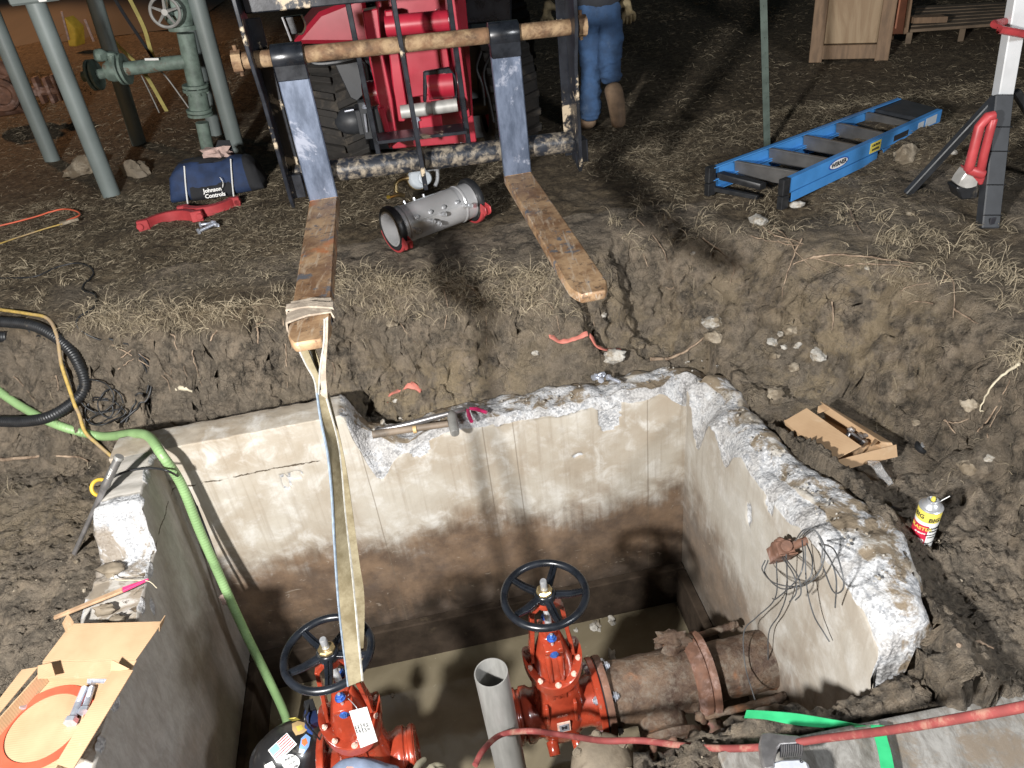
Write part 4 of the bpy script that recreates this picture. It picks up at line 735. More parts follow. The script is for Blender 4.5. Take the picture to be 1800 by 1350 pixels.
def strap(nm, Lp, Rp, Ys, m, n=6, mm=None):
    PL = spline([aty(x, y, Y) for (x, y), Y in zip(Lp, Ys)], n); PR = spline([aty(x, y, Y) for (x, y), Y in zip(Rp, Ys)], n); q = MB(); ribbon(q, PL, PR, .004); o = q.build(nm, m, sl, ang=60)
    for e, P in (('web_blue', PL), ('web_edge', PR)) if nm == 'strap' else (('web_edge', PL),):
        k = MB(); k.tube(P, .0036, 6); k.build('selvedge', MAT[e], o)
    return o
strap('strap', [(557, 690), (564, 740), (576, 800), (583, 870), (588, 960), (596, 1070), (612, 1206)], [(574, 700), (592, 770), (600, 830), (606, 900), (616, 990), (626, 1080), (637, 1196)], [1.70, 1.66, 1.60, 1.54, 1.47, 1.40, 1.33], MAT['web'])
strap('rear_strap', [(572, 700), (590, 770), (598, 830), (606, 900), (616, 980), (624, 1060), (627, 1190)], [(578, 690), (598, 770), (610, 830), (620, 900), (632, 990), (641, 1062), (636, 1200)], [1.712, 1.70, 1.685, 1.66, 1.62, 1.57, 1.50], MAT['web'])
strap('leg_strap', [(521, 604), (538, 640), (553, 668), (558, 700)], [(537, 604), (552, 640), (562, 665), (566, 700)], [1.70, 1.70, 1.70, 1.70], MAT['web'])
strap('leg_strap', [(538, 602), (552, 636), (562, 664), (564, 700)], [(548, 600), (560, 630), (567, 660), (570, 700)], [1.73, 1.72, 1.71, 1.71], MAT['web'])
strap('leg_strap', [(571, 560), (570, 600), (563, 650), (560, 700)], [(577, 556), (576, 600), (573, 650), (576, 700)], [1.70, 1.70, 1.70, 1.70], MAT['web_top'])
# ------------------------------------------------------------------ HOSES, CORDS AND CABLES
def single(mb, name, m, label, cat, group=None, **k): o = mb.build(name, m, **k); tag(o, label, cat, group); return o
def hose(name, m, pts, r, label, cat, n=12, ribs=None, ns=10, group=None):
    P = spline(pts, ns); q = MB()
    if ribs:
        D = [0]
        for i in range(1, len(P)): D.append(D[-1]+(P[i]-P[i-1]).length)
        Q = []; R = []; s = 0; i = 0; k = 0
        while s < D[-1]:
            while D[i+1] < s: i += 1
            Q.append(P[i].lerp(P[i+1], (s-D[i])/(D[i+1]-D[i]+1e-9))); R.append(r if k % 4 < 2 else r-ribs[1]); s += ribs[0]/4; k += 1
        q.tube(Q, R, n)
    else: q.tube(P, r, n)
    return single(q, name, m, label, cat, group, ang=60)
G = on_ground
zt = .105
gh = [at(-130, 600, .30), at(-40, 655, .22), at(40, 715, .02), at(110, 752, -.06), at(180, 768, -.07), at(235, 762, .10), at(262, 768, .150), at(285, 800, .15), V(.035, .12, .05), V(.045, .17, -.25), V(.06, .22, -.6), V(.10, .27, -1.0), V(.14, .32, -1.4)]
# the green hose follows the seen course: over the corner, down inside the vault
gh = [hit(-60, 640, .03), hit(0, 690, .025), hit(50, 722, .025), hit(110, 752, .025), hit(180, 768, .025)]+gh[5:8]+[atB(318, 850, .10), atB(350, 930, .13), atB(385, 1010, .17), atB(430, 1110, .24), atB(470, 1190, .30), atB(498, 1250, .33), atB(510, 1290, .36)]
hose('green_hose', MAT['hose_green'], gh, .0185, 'pale green suction hose draped over the vault corner and down into the pit', 'hose', 14, (.012, .0009))
bh = [hit(x, y, l) for x, y, l in [(-120, 572, .03), (-60, 566, .03), (30, 568, .03), (75, 580, .03), (115, 607, .04), (138, 640, .06), (150, 680, .08), (128, 712, .09), (80, 735, .09), (20, 742, .08), (-60, 735, .05), (-120, 700, .04)]]
hose('black_corrugated_hose', MAT['black_rubber'], bh, .0235, 'black corrugated hose curving round on the left bank', 'hose', 16, (.011, .0028))
hose('black_corrugated_hose', MAT['black_rubber'], [hit(-60, 600, .03), hit(-20, 594, .03), hit(14, 592, .03)], .024, 'short end of black hose with a pale muddy mouth poking in at the left edge', 'hose', 16, (.011, .0028))
hose('muddy_rope', MAT['yellow_rope'], [hit(x, y, l) for x, y, l in [(0, 545, .012), (50, 552, .012), (85, 562, .012), (100, 590, .07), (108, 640, .10), (125, 690, .13), (133, 715, .14), (140, 730, .12), (150, 760, .06), (172, 782, .03), (200, 806, .02)]], .0075, 'muddy yellow rope running down across the black and green hoses', 'rope')
def cab(name, px, zg, label, r=.004, m='black_rubber', lift=.006, cat='cable', group=None, n=8): return hose(name, MAT[m], path_ground(px, zg, lift, 6), r, label, cat, n, ns=2, group=group)
cab('black_cable', [(0, 490), (60, 487), (100, 470), (140, 463), (165, 480), (145, 508), (168, 520), (165, 540), (138, 560), (140, 580), (175, 598), (225, 605)], .42, 'black cable wandering over the left grass to the bank edge')
cab('black_cable', [(225, 605), (245, 625), (264, 650), (268, 680), (258, 705), (235, 725), (212, 745)], .2, 'double black cable bending down the bank behind the vault corner', .005)
cab('black_cable', [(232, 612), (250, 640), (262, 665), (258, 695), (238, 715), (222, 745)], .2, 'thinner cable beside the bend behind the vault corner', .0035)
cab('black_cable', [(45, 575), (60, 590), (85, 603), (98, 615), (118, 650), (132, 690)], .3, 'thin black cable inside the curve of the corrugated hose', .0035)
for k, (cx, cy, rx, ry, rot) in enumerate([(185, 718, 30, 16, .3), (175, 725, 26, 20, -.4), (195, 712, 22, 24, .2), (170, 698, 34, 26, .5), (190, 735, 34, 10, -.3)]):
    px = [(cx+rx*math.cos(q)*math.cos(rot)-ry*math.sin(q)*math.sin(rot), cy+rx*math.cos(q)*math.sin(rot)+ry*math.sin(q)*math.cos(rot)) for q in np.linspace(0, 5.6+k*.2, 11)]
    P = spline([hit(x, y, .02+.018*k+.015*math.sin(i*1.3+k)) for i, (x, y) in enumerate(px)], 5)
    hose('tangled_cable', MAT['black_rubber'], P, .0032, ['flattest', 'roundest', 'tallest', 'widest grey', 'lowest'][k]+' loop in the tangle of thin black cable above the green hose', 'cable', 7, ns=1, group='tangle of thin black cable')
hose('black_cable', MAT['black_rubber'], [at(185, 850, .06), at(205, 835, .115), at(235, 826, .125), at(270, 823, .125), at(300, 830, .11), atB(325, 850, .05), atB(345, 890, .04)], .0042, 'black cable lying across the vault corner and under the green hose', 'cable')
cab('extension_cord', [(-40, 405), (10, 395), (60, 382), (105, 369), (130, 370), (140, 378), (118, 388)], .42, 'thin orange extension cord looped on the grass at far left', .0045, 'cord_orange', .02)
cab('extension_cord', [(0, 428), (40, 415), (80, 402), (110, 394)], .42, 'thin yellow power cord lying beside the orange cord', .004, 'yellow_rope', .02)
m = MB(); p = G(120, 391, .42, .02); m.tube([p+Vector((-.04, -.01, 0)), p+Vector((.05, .02, .004))], [.012, .008], 8); single(m, 'plug_connector', MAT['rock'], 'dirty cord connector between the orange and yellow cords', 'plug')
# red air hose across the bottom
rh = [atB(835, 1345, 1.25), atB(850, 1318, 1.2), atB(880, 1292, 1.1), atB(930, 1285, 1.16), atB(990, 1292, 1.17), atB(1060, 1302, 1.34), atB(1130, 1302, 1.38), atB(1230, 1314, 1.48), at(1330, 1314, .02), atd(1450, 1298, 1.72), atd(1560, 1284, 1.52), atd(1680, 1264, 1.33), atd(1810, 1240, 1.2), atd(1950, 1205, 1.1)]
R_ = hose('red_air_hose', MAT['hose_red'], rh, .0088, 'muddy red rubber air hose running right across the foreground', 'hose', 12)
# green ratchet strap over the lip
st = thing('green_strap', at(1500, 1275, 0), 'bright green flat strap bent over the red hose beside the plywood', 'strap')
m = MB(); Lp = [(1308, 1258), (1345, 1262), (1400, 1272), (1470, 1276), (1530, 1276), (1548, 1274)]; Rp = [(1312, 1253), (1345, 1252), (1400, 1258), (1470, 1268), (1532, 1277), (1552, 1279)]
PL = spline([hit(x, y+4, .03) for x, y in Lp[:4]]+[at(x, y, .0) for x, y in Lp[4:]], 6); PR = spline([hit(x, y-2, .055) for x, y in Rp[:4]]+[at(x, y, .0) for x, y in Rp[4:]], 6); ribbon(m, PL, PR, .002)
m.build('strap_run', MAT['ribbon'], st)
m = MB(); PL = spline([at(1530, 1274, .006), at(1538, 1300, .006), at(1545, 1330, .004), at(1555, 1400, .004)], 5); PR = spline([at(1555, 1276, .006), at(1560, 1300, .006), at(1568, 1330, .004), at(1580, 1400, .004)], 5); ribbon(m, PL, PR, .002); m.build('strap_run', MAT['ribbon'], st)

# ------------------------------------------------------------------ PLYWOOD, WRENCH
c = [at(1262, 1322, -.028), at(1800, 1212, -.028)]; e = (c[1]-c[0]).normalized(); nn = Vector((e.y, -e.x, 0)); m = MB(); a0 = c[0]-e*.0
m.slab([a0+nn*.0, a0+e*1.9, a0+e*1.9+nn*1.2, a0+nn*1.2], (0, 0, -.018)); single(m, 'plywood_sheet', MAT['deck'], 'weathered plywood sheet covered in dried mud at the bottom right', 'plywood', bevel=.002)
w_ = thing('pipe_wrench', at(1390, 1345, .03), 'aluminium pipe wrench with a toothed steel hook jaw at the bottom edge', 'wrench')
jz = .075; A_ = lambda x, y, z=jz: at(x, y, z)
m = MB(); o_ = [(1338, 1288), (1352, 1286), (1366, 1288), (1406, 1292), (1412, 1299), (1412, 1307), (1374, 1309), (1367, 1316), (1362, 1335), (1362, 1350), (1344, 1352), (1337, 1330), (1334, 1305)]
m.slab([A_(*q) for q in o_], (0, 0, -.028)); m.build('hook_jaw', MAT['wrench'], w_, bevel=.004)
m = MB(); m.slab([A_(1372, 1309), A_(1412, 1306), A_(1412, 1318), A_(1372, 1322)], (0, 0, -.022)); jt = m.build('groove_shade', MAT['ink'], w_)  # black slab behind the teeth, its colour stands in for shade in the grooves
m = MB()
for k in range(10): m.slab([A_(1373.5+k*3.9, 1309, jz+.001), A_(1375.6+k*3.9, 1309, jz+.001), A_(1375.8+k*3.9, 1323-k*.4, jz+.001), A_(1373.7+k*3.9, 1323-k*.4, jz+.001)], (0, 0, -.022))
m.build('jaw_teeth', MAT['wrench'], w_)
m = MB(); o_ = [(1340, 1354), (1346, 1342), (1372, 1334), (1405, 1332), (1420, 1337), (1426, 1354), (1430, 1480), (1350, 1490)]; m.slab([A_(x, y, .07) for x, y in o_], (0, 0, -.045)); m.build('housing', MAT['wrench_alu'], w_, bevel=.006)
text('size_number', '6', .016, A_(1408, 1338, .071), (1, .1, 0), (0, 1, 0), MAT['ink'], w_)

# ------------------------------------------------------------------ CARDBOARD BOXES
bx = thing('cardboard_box', at(120, 1250, -.08), 'open shallow cardboard box holding an orange gasket and bolts on the left wall', 'box')
zb = -.085; zf = -.045
def sheet(nm, P, th=.004, par=bx, m='card'): q = MB(); q.slab(P, (0, 0, -th)); return q.build(nm, MAT[m], par, bevel=.0006)
def wallp(nm, P0, P1, h0, h1, lean=(0, 0, 0), par=bx):
    q = MB(); P0 = Vector(P0); P1 = Vector(P1); ln = Vector(lean); n_ = (P1-P0).cross(Vector((0, 0, 1))).normalized()*.004; q.slab([P0, P1, P1+Vector((0, 0, h1))+ln, P0+Vector((0, 0, h0))+ln], n_); return q.build(nm, MAT['card'], par, bevel=.0006)
B_ = lambda x, y, z=zb: at(x, y, z)
b1, b2, b3, b4 = B_(88, 1196), B_(222, 1192), B_(95, 1400), B_(-90, 1400)
sheet('base', [b1, b2, b3, b4])
wallp('side_flap', b1, b4, .05, .05); wallp('side_flap', b2, b3, .055, .055)
wallp('end_flap', b1, b2, .04, .04)
# lid folded back, side wall tops folded over
T0 = [B_(75, 1162, -.04), B_(238, 1160, -.04), B_(286, 1092, -.035), B_(125, 1096, -.035)]; sheet('lid', T0, .004)
m = MB(); m.slab([B_(75, 1163, -.04), B_(240, 1161, -.04), B_(222, 1192, -.045), B_(72, 1192, -.045)], (0, 0, -.003)); m.build('lid_hinge', MAT['card'], bx)
sheet('folded_rim', [B_(234, 1178, -.025), B_(200, 1172, -.025), B_(98, 1342, -.025), B_(128, 1352, -.025)]); sheet('folded_rim', [B_(38, 1177, -.03), B_(66, 1172, -.03), B_(-34, 1292, -.03), B_(-80, 1330, -.03)])
m = MB(); m.slab([B_(66, 1170, -.03), B_(90, 1165, -.005), B_(97, 1188, -.01), B_(66, 1194, -.035)], (0, .002, -.002)); m.build('corner_tab', MAT['card'], bx)
m = MB(); m.slab([B_(196, 1160, .0), B_(228, 1176, -.02), B_(194, 1182, -.03)], (0, .002, -.002)); m.build('corner_tab', MAT['card'], bx)
m = MB(); m.slab([B_(118, 1080, .0), B_(128, 1094, -.032), B_(116, 1112, -.035), B_(109, 1096, -.01)], (.002, .002, -.002)); m.build('lid_tab', MAT['card'], bx)
m = MB(); m.slab([B_(289, 1082, .0), B_(286, 1094, -.032), B_(279, 1110, -.035), B_(279, 1098, -.01)], (.002, .002, -.002)); m.build('lid_tab', MAT['card'], bx)
# gasket lying in the box
gc = [(20, 1225), (60, 1214), (110, 1207), (155, 1207), (172, 1214)]
def ring_from(px_c, R0, R1, z, q0, q1):
    q = MB(); n = 60; O = Vector(px_c); I = []; E = []
    for k in range(n+1):
        a = q0+(q1-q0)*k/n; d = Vector((math.cos(a), math.sin(a), 0)); I.append(O+d*R0); E.append(O+d*R1)
    ribbon(q, I, E, .003); return q
ctr = B_(78, 1278, zb+.004); rr = (B_(135, 1206, zb+.004)-ctr).length
single(ring_from(ctr, rr*.80, rr, 0, 0, 2*PI), 'flange_gasket', MAT['gasket'], 'flat orange-red ring gasket lying in the open cardboard box', 'gasket')
def bolt(p, d, Ln, r, label, group, nm='hex_bolt', m='zinc', up=.014):
    p = Vector(p)+Vector((0, 0, r)); d = Vector(d).normalized(); q = MB(); q.tube([p, p+d*r*1.3], [r*1.75]*2, 6); q.cyl(p+d*r*1.3, p+d*Ln*.55, r*.98, n=14)
    z = Ln*.55; pr = []
    while z < Ln: pr += [(r*.98, z), (r*.86, z+.0012)]; z += .0024
    q.lathe([(0, Ln*.55)]+pr+[(r*.7, Ln), (0, Ln)], p, d, 12); return single(q, nm, MAT[m], label, 'bolt', group, ang=40)
z_ = zb+.002
bolt(B_(126, 1276, z_), B_(150, 1218, z_)-B_(126, 1276, z_), .115, .011, 'longest zinc bolt with its head towards the viewer in the cardboard box', 'bolts in the cardboard box')
bolt(B_(150, 1257, z_), B_(164, 1212, z_)-B_(150, 1257, z_), .085, .010, 'second zinc bolt lying against the longest one in the box', 'bolts in the cardboard box')
bolt(B_(163, 1197, z_), B_(195, 1200, z_)-B_(163, 1197, z_), .09, .011, 'bolt half under the folded rim of the cardboard box', 'bolts in the cardboard box')
m = MB(); p = B_(36, 1240, zb+.012); m.lathe([(.008, -.010), (.017, -.010), (.0175, .010), (.008, .010)], p, (1, .3, .6), 6, True); single(m, 'hex_nut', MAT['zinc'], 'zinc hex nut against the left side inside the cardboard box', 'nut', ang=20)

b2_ = thing('cardboard_box', at(1465, 790, -.02), 'half-closed brown cardboard box lying in the mud beside the right wall', 'box')
zg = .0; K = lambda x, y, z: at(x, y, z)
q1, q2, q3, q4 = K(1470, 829, -.03), K(1578, 800, -.03), K(1455, 745, -.03), K(1392, 775, -.03)
def quad(nm, P, off=(0, 0, -.003), par=b2_): q = MB(); q.slab(P, off); return q.build(nm, MAT['card'], par, bevel=.0005)
quad('base', [K(1470, 829, -.028), K(1578, 800, -.028), K(1450, 735, -.028), K(1382, 765, -.028)])
quad('front_wall', [K(1470, 829, -.03), K(1578, 803, -.03), K(1576, 782, .02), K(1473, 809, .02)], (0, .003, 0))
quad('side_wall', [K(1470, 829, -.03), K(1382, 757, -.03), K(1378, 738, .02), K(1464, 808, .02)], (.003, 0, 0))
quad('back_wall', [K(1578, 803, -.03), K(1452, 735, -.03), K(1445, 710, .03), K(1568, 778, .02)], (-.003, 0, 0))
quad('lid_flap', [K(1464, 810, .021), K(1514, 784, .035), K(1418, 717, .045), K(1378, 740, .021)])
quad('lid_flap', [K(1568, 778, .022), K(1548, 776, .040), K(1442, 706, .050), K(1450, 709, .030)])
quad('end_tab', [K(1436, 727, .02), K(1460, 718, .03), K(1450, 709, .032), K(1438, 714, .03)]); quad('end_tab', [K(1533, 784, .03), K(1548, 771, .035), K(1538, 770, .0), K(1530, 783, -.005)]); quad('end_tab', [K(1504, 800, .02), K(1514, 782, .035), K(1517, 793, .0), K(1508, 800, -.01)])
for k, (x, y) in enumerate([(1508, 772), (1520, 785), (1496, 760)]): bolt(K(x, y, -.02), (math.cos(k*2), math.sin(k*2), .2), .06, .009, ['middle', 'nearest', 'deepest'][k]+' dark bolt inside the half-closed cardboard box', 'bolts inside the half-closed box', m='wrench')
fl = MB(); PL = spline([K(1522, 812, -.02), K(1535, 822, .0), K(1545, 838, -.02), K(1562, 855, -.03)], 6); PR = spline([K(1542, 808, -.01), K(1550, 818, .012), K(1562, 834, -.01), K(1570, 850, -.03)], 6); ribbon(fl, PL, PR, .0012); fl.v = [tuple(Vector(v)+Vector((0, 0, .012*float(vnoise(v[0]*70, v[1]*70, 0))))) for v in fl.v]; single(fl, 'plastic_bag', MAT['film'], 'crumpled clear plastic sleeve poking out under the half-closed box', 'bag')
# ------------------------------------------------------------------ SPRAY CAN
cb = at(1612, 965, -.085); can = thing('spray_can', cb, 'yellow, white and red penetrating-oil spray can standing behind the right wall', 'can'); up = Vector((.02, -.03, 1)).normalized(); r = .033; H = .185
def cylpart(nm, prof, m, par=can, n=40): q = MB(); q.lathe(prof, cb, up, n); return q.build(nm, MAT[m], par)
cylpart('rim', [(0, 0), (r-.001, 0), (r+.0005, .004), (r, .010)], 'galv'); cylpart('amber_band', [(r, .010), (r, .035)], 'tan'); cylpart('white_band', [(r, .035), (r, .145)], 'white'); cylpart('yellow_band', [(r, .145), (r, .180), (r-.001, .184)], 'sticker_yellow')
cylpart('dome', [(r, .184), (r+.001, .187), (r-.002, .190), (r-.006, .191), (.020, .203), (.0155, .206), (.0165, .212), (.0135, .214), (.0125, .207), (0, .206)], 'steel'); cylpart('nozzle', [(.005, .206), (.0065, .214), (.0045, .222), (0, .223)], 'sticker_yellow')
m = MB(); m.cyl(cb+up*.200+Vector((.020, 0, 0)), cb+up*.206+Vector((.052, .006, .006)), .0015, n=8); m.build('straw_clip', MAT['white'], can)
ang0 = math.atan2(-cb.y, -cb.x); cz_ = [Vector((math.cos(ang0+q), math.sin(ang0+q), 0)) for q in (0,)]
def wrapp(hc, qc): 
    def f(p):
        q = ang0+qc+p.x/r; return cb+up*(hc+p.y)+Vector((math.cos(q), math.sin(q), 0))*(r+.0006+p.z)
    return f
def patch(nm, q0, q1, h0, h1, m, rr=.0004):
    q = MB(); n = 14; vs = []
    for k in range(n+1):
        a = ang0+q0+(q1-q0)*k/n; d = Vector((math.cos(a), math.sin(a), 0)); vs += [cb+up*h0+d*(r+rr), cb+up*h1+d*(r+rr)]
    q.add(vs, [(2*k, 2*k+2, 2*k+3, 2*k+1) for k in range(n)]); return q.build(nm, MAT[m], can)
patch('red_panel', -1.5, .35, .040, .132, 'red_label'); 
for s_, sz, h, q, mm in (('BIG', .021, .156, .62, 'ink'), ('BIG', .021, .163, -.75, 'ink'), ('BLASTER', .017, .118, -.35, 'sticker_yellow'), ('PB', .019, .070, -.05, 'white'), ('PENETRANT', .007, .050, -.1, 'white'), ('#1 SELLING', .006, .100, -.25, 'white'), ('DANGER', .010, .122, .85, 'ink'), ('HARMFUL', .006, .110, .85, 'ink'), ('KEEP OUT OF REACH', .004, .095, .80, 'ink'), ('SHAKE WELL', .004, .085, .80, 'ink'), ('NET WT 11 OZ', .0045, .060, .80, 'ink')): text('can_printing', s_, sz, (0, 0, 0), (1, 0, 0), (0, 1, 0), MAT[mm], can, .0004, bend=wrapp(h, q))
# threaded cap in the mud
p = on_ground(1370, 850, -.05, .02); p = at(1618, 783, -.03); 
p = hit(1622, 786, .014); m = MB(); m.lathe([(0, .006), (.012, .006), (.014, .014), (.0, .014)], p, (.3, -.3, 1), 10); t = thing('pipe_plug', p, 'black plug with a silver nut lying in the mud right of the cardboard box', 'plug'); m.build('nut', MAT['steel'], t); m = MB(); m.lathe([(0, -.012), (.024, -.012), (.027, -.006), (.027, .002), (.022, .006), (0, .006)], p, (.3, -.3, 1), 28); m.build('plug_body', MAT['black_rubber'], t)
bolt(at(1558, 893, .0), (1, -.8, .1), .045, .007, 'small dark bolt stuck on the outer edge of the right wall', None, m='wrench')

# ------------------------------------------------------------------ THINGS ON THE BACK WALL
def tw(x, y, z=-.03): return at(x, y, z)
sh = thing('sledgehammer', tw(790, 745), 'muddy short sledgehammer lying along the top of the back wall', 'hammer')
m = MB(); m.tube([tw(655, 764, -.01), tw(700, 757, -.01), tw(788, 745, -.005)], [.0165, .0145, .013], 14); m.build('handle', MAT['wood_handle'], sh); m = MB(); m.tube([tw(726, 755.5, -.008), tw(732, 754.5, -.008)], [.0155, .0155], 14); m.build('yellow_patch', MAT['tan'], sh)
m = MB(); m.tube([tw(793, 726, 0), tw(795, 733, 0), tw(798, 752, 0), tw(800, 762, 0)], [.018, .021, .021, .018], 8); m.build('head', MAT['galv'], sh, bevel=.003)
m = MB(); m.tube([tw(660, 757, -.02), tw(720, 745, -.005), tw(788, 727, .01)], [.008, .0135, .010], 12); m.tube([tw(788, 727, .01), tw(806, 722, .0), tw(816, 720, -.01)], [.010, .012, .009], 10); single(m, 'pry_bar', MAT['wrench'], 'grey steel bar lying beside the sledgehammer handle', 'bar')
m = MB(); m.tube([tw(586, 728, .03), tw(605, 738, .02), tw(622, 745, .01), tw(632, 752, .0)], [.005, .009, .010, .008], 10); single(m, 'steel_bar', MAT['wrench'], 'short grey bar sticking out beside the sling on the back wall', 'bar')
pl = thing('pliers', tw(830, 730, -.03), 'pliers with magenta grips open on the back wall', 'pliers')
for px in ([(822, 720), (824, 730), (829, 741)], [(825, 718), (838, 719), (855, 725)]): m = MB(); m.tube([tw(x, y, -.01) for x, y in px], [.006, .009, .0075], 10); m.build('grip', MAT['magenta'], pl)
m = MB(); m.tube([tw(824, 720, -.01), tw(818, 715, -.012), tw(812, 711, -.015)], [.008, .010, .003], 8); m.build('jaw', MAT['wrench'], pl)
for k, (x, y, dx, dy) in enumerate([(1042, 667, 10, -5), (1062, 660, -9, 5), (1068, 665, 16, 7), (1056, 672, 4, -8), (1046, 663, 9, 5)]): bolt(tw(x, y, -.02), tw(x+dx, y+dy, -.02)-tw(x, y, -.02), .045+.02*(k == 2), .0075, ['small zinc bolt at the left of the pile on the back wall', 'small zinc bolt in the middle of the pile on the back wall', 'longest zinc bolt at the right of the pile on the back wall', 'zinc bolt nearest the inner edge of the back wall', 'zinc bolt crossing the others on the back wall'][k], 'zinc bolts piled on the back wall')
# ------------------------------------------------------------------ DIGGING BAR WITH GREY GRIP AT THE LEFT CORNER
db = thing('digging_bar', at(165, 900, -.1), 'dark steel bar with a grey and silver grip leaning on the vault corner', 'bar')
B0 = at(125, 985, -.13); B1 = at(183, 858, .14); B2 = at(208, 806, .24)
m = MB(); m.tube([B0, B0.lerp(B1, .5), B1], [.008, .0085, .011], 10); m.build('shaft', MAT['wrench'], db); m = MB(); m.tube([B1, B1.lerp(B2, .15), B1.lerp(B2, .2), B1.lerp(B2, .95), B2], [.013, .0165, .0145, .0145, .012], 16); m.build('grip', MAT['alu'], db); m = MB(); m.tube([B2, B2+(B2-B1).normalized()*.010], [.017, .015], 16); m.build('end_cap', MAT['galv'], db)
text('grip_lettering', 'HUSKY', .014, B1.lerp(B2, .55)+Vector((0, -.0155, .004)), (B2-B1), (-.8, .3, .4), MAT['white'], db)
m = MB(); m.torus(at(176, 857, .02), Vector((.7, -.5, .4)), .03, .007, 24, 8); single(m, 'tape_roll', MAT['yellow'], 'yellow tape loop tucked against the bar at the vault corner', 'tape')
# marked stake
sk_ = thing('wooden_stake', at(180, 1055, -.06), 'split wooden survey stake with a pink tip lying across the left wall', 'stake'); a = at(96, 1088, -.06); b = at(262, 1020, -.055); d = (b-a).normalized(); n_ = Vector((-d.y, d.x, 0))
def stk(nm, u0, u1, m_, w0, w1): q = MB(); p, q_ = a.lerp(b, u0), a.lerp(b, u1); q.slab([p-n_*w0, q_-n_*w1, q_+n_*w1, p+n_*w0], (0, 0, .009)); q.build(nm, MAT[m_], sk_, bevel=.0015)
stk('wood', 0, .72, 'stake', .007, .010); stk('painted_tip', .72, 1, 'pink', .010, .002)
m = MB(); m.tube(spline([at(198, 1010, -.07), at(205, 1019, -.06), at(240, 1020, -.05), at(262, 1022, -.05), at(276, 1034, -.06)], 5), .0016, 6); single(m, 'root', MAT['root_pale'], 'thin white root crossing the pink tip of the stake', 'root')
for k, (x, y, s) in enumerate([(196, 1000, .020), (186, 1070, .016), (205, 1088, .014)]):
    m = MB(); m.ball(at(x, y, -.075), s*1.4, 14, (1.5, 1, .6), .6, k+40); single(m, 'mud_lump', MAT['mudcast'], ['mud lump at the outer edge of the left wall by the white root', 'flat mud lump between stake and cardboard lid', 'rounded mud lump touching the cardboard lid'][k], 'mud', ang=80)
# rag by hose inside the pit
m = MB(); m.ball(atB(397, 1055, .20), .018, 12, (1, .5, 1.5), .8, 3); single(m, 'rag_scrap', MAT['rag'], 'pale pink scrap of rag caught beside the green hose in the pit', 'rag')
hose('black_tube', MAT['black_rubber'], [atB(345, 890, .04), atB(372, 960, .06), atB(400, 1040, .12), atB(425, 1110, .18), atB(470, 1190, .25)], .006, 'thin black tube running behind the green hose down into the water', 'tube')
# coral rubber pieces on the shelf
def scrap(px, zg, w_, label, m='pinkrag', nm='rubber_scrap', up=.012):
    P = spline([on_ground(x, y, zg, up) for x, y in px], 5); q = MB(); A1 = []; A2 = []; n = len(P)
    for i, p in enumerate(P):
        t_ = (P[min(i+1, n-1)]-P[max(i-1, 0)]); t_.z = 0; t_.normalize(); nn = Vector((-t_.y, t_.x, .35)).normalized(); ww = w_*(.55+.45*math.sin(PI*(.12+.8*i/n)))*(1+.25*float(vnoise(i*.7, len(px), 3))); A1.append(p-nn*ww); A2.append(p+nn*ww+Vector((0, 0, .010*float(vnoise(i*.5, 1, 9)))))
    ribbon(q, A1, A2, .007); return single(q, nm, MAT[m], label, 'rubber', 'coral rubber scraps on the dug earth', bevel=.002, ang=60)
scrap([(680, 708), (686, 696), (700, 688), (722, 684), (740, 688)], 0, .015, 'curved coral rubber strip on the earth just behind the left notch')
scrap([(968, 622), (990, 632), (1012, 628), (1035, 614)], .05, .014, 'dark purplish rubber strip lying left of its coral half')
scrap([(1038, 614), (1052, 611), (1075, 616), (1092, 620)], .05, .012, 'bright coral rubber strip at the foot of the bank')

# ------------------------------------------------------------------ STAINLESS GROOVED SPOOL WITH METER TRIM
zs = GZ+.125; s0 = at(705, 396, zs); s1 = at(825, 352, zs); ax = (s1-s0).normalized(); e1 = Vector((0, 0, 1)); e2 = ax.cross(e1).normalized(); r = .082
sp = thing('backflow_spool', Vector((s0+s1)/2)-Vector((0, 0, r)), 'shiny stainless pipe spool with red end clamps and meter trim lying on the bank', 'fitting'); Ls = (s1-s0).length
def lp(nm, pr, m, par=sp, n=56, cl=False, **k): q = MB(); q.lathe(pr, s0, ax, n, cl); return q.build(nm, MAT[m], par, **k)
lp('spool_body', [(r-.012, -.055), (r-.004, -.055), (r-.004, -.035), (r-.008, -.033), (r-.008, -.018), (r-.002, -.014), (r-.002, .0), (r+.003, .004), (r+.003, .012), (r-.001, .016), (r-.001, Ls-.07), (r+.002, Ls-.066), (r+.002, Ls-.06), (r-.002, Ls-.055), (r-.002, Ls+.02), (r-.006, Ls+.024), (r-.012, Ls+.024), (r-.012, Ls), (r-.014, 0), (r-.012, -.055)], 'stainless', ang=30)
lp('inner_liner', [(r-.015, .045), (r-.020, .05), (r-.022, .09), (r-.03, .10), (r-.035, .16), (0, .165)], 'stainless')
for u in (-.040, Ls+.008): lp('rubber_gasket', [(r-.002, u-.015), (r+.012, u-.015), (r+.016, u-.008), (r+.016, u+.008), (r+.012, u+.015), (r-.002, u+.015)], 'black_rubber', cl=True)
def arcclamp(u, a0, a1, R0, w_):
    q = MB(); n = 22; vs = []
    for k in range(n+1):
        a = a0+(a1-a0)*k/n; d = e1*math.cos(a)+e2*math.sin(a); c = s0+ax*u
        for rr, uu in ((R0, -w_), (R0+.010, -w_*.7), (R0+.010, w_*.7), (R0, w_)): vs.append(c+d*rr+ax*uu)
    q.add(vs, [(k*4+j, k*4+(j+1) % 4, (k+1)*4+(j+1) % 4, (k+1)*4+j) for k in range(n) for j in range(4)]+[(0, 1, 2, 3), tuple(n*4+j for j in (3, 2, 1, 0))]); return q
S2 = 1 if e2.y < 0 else -1
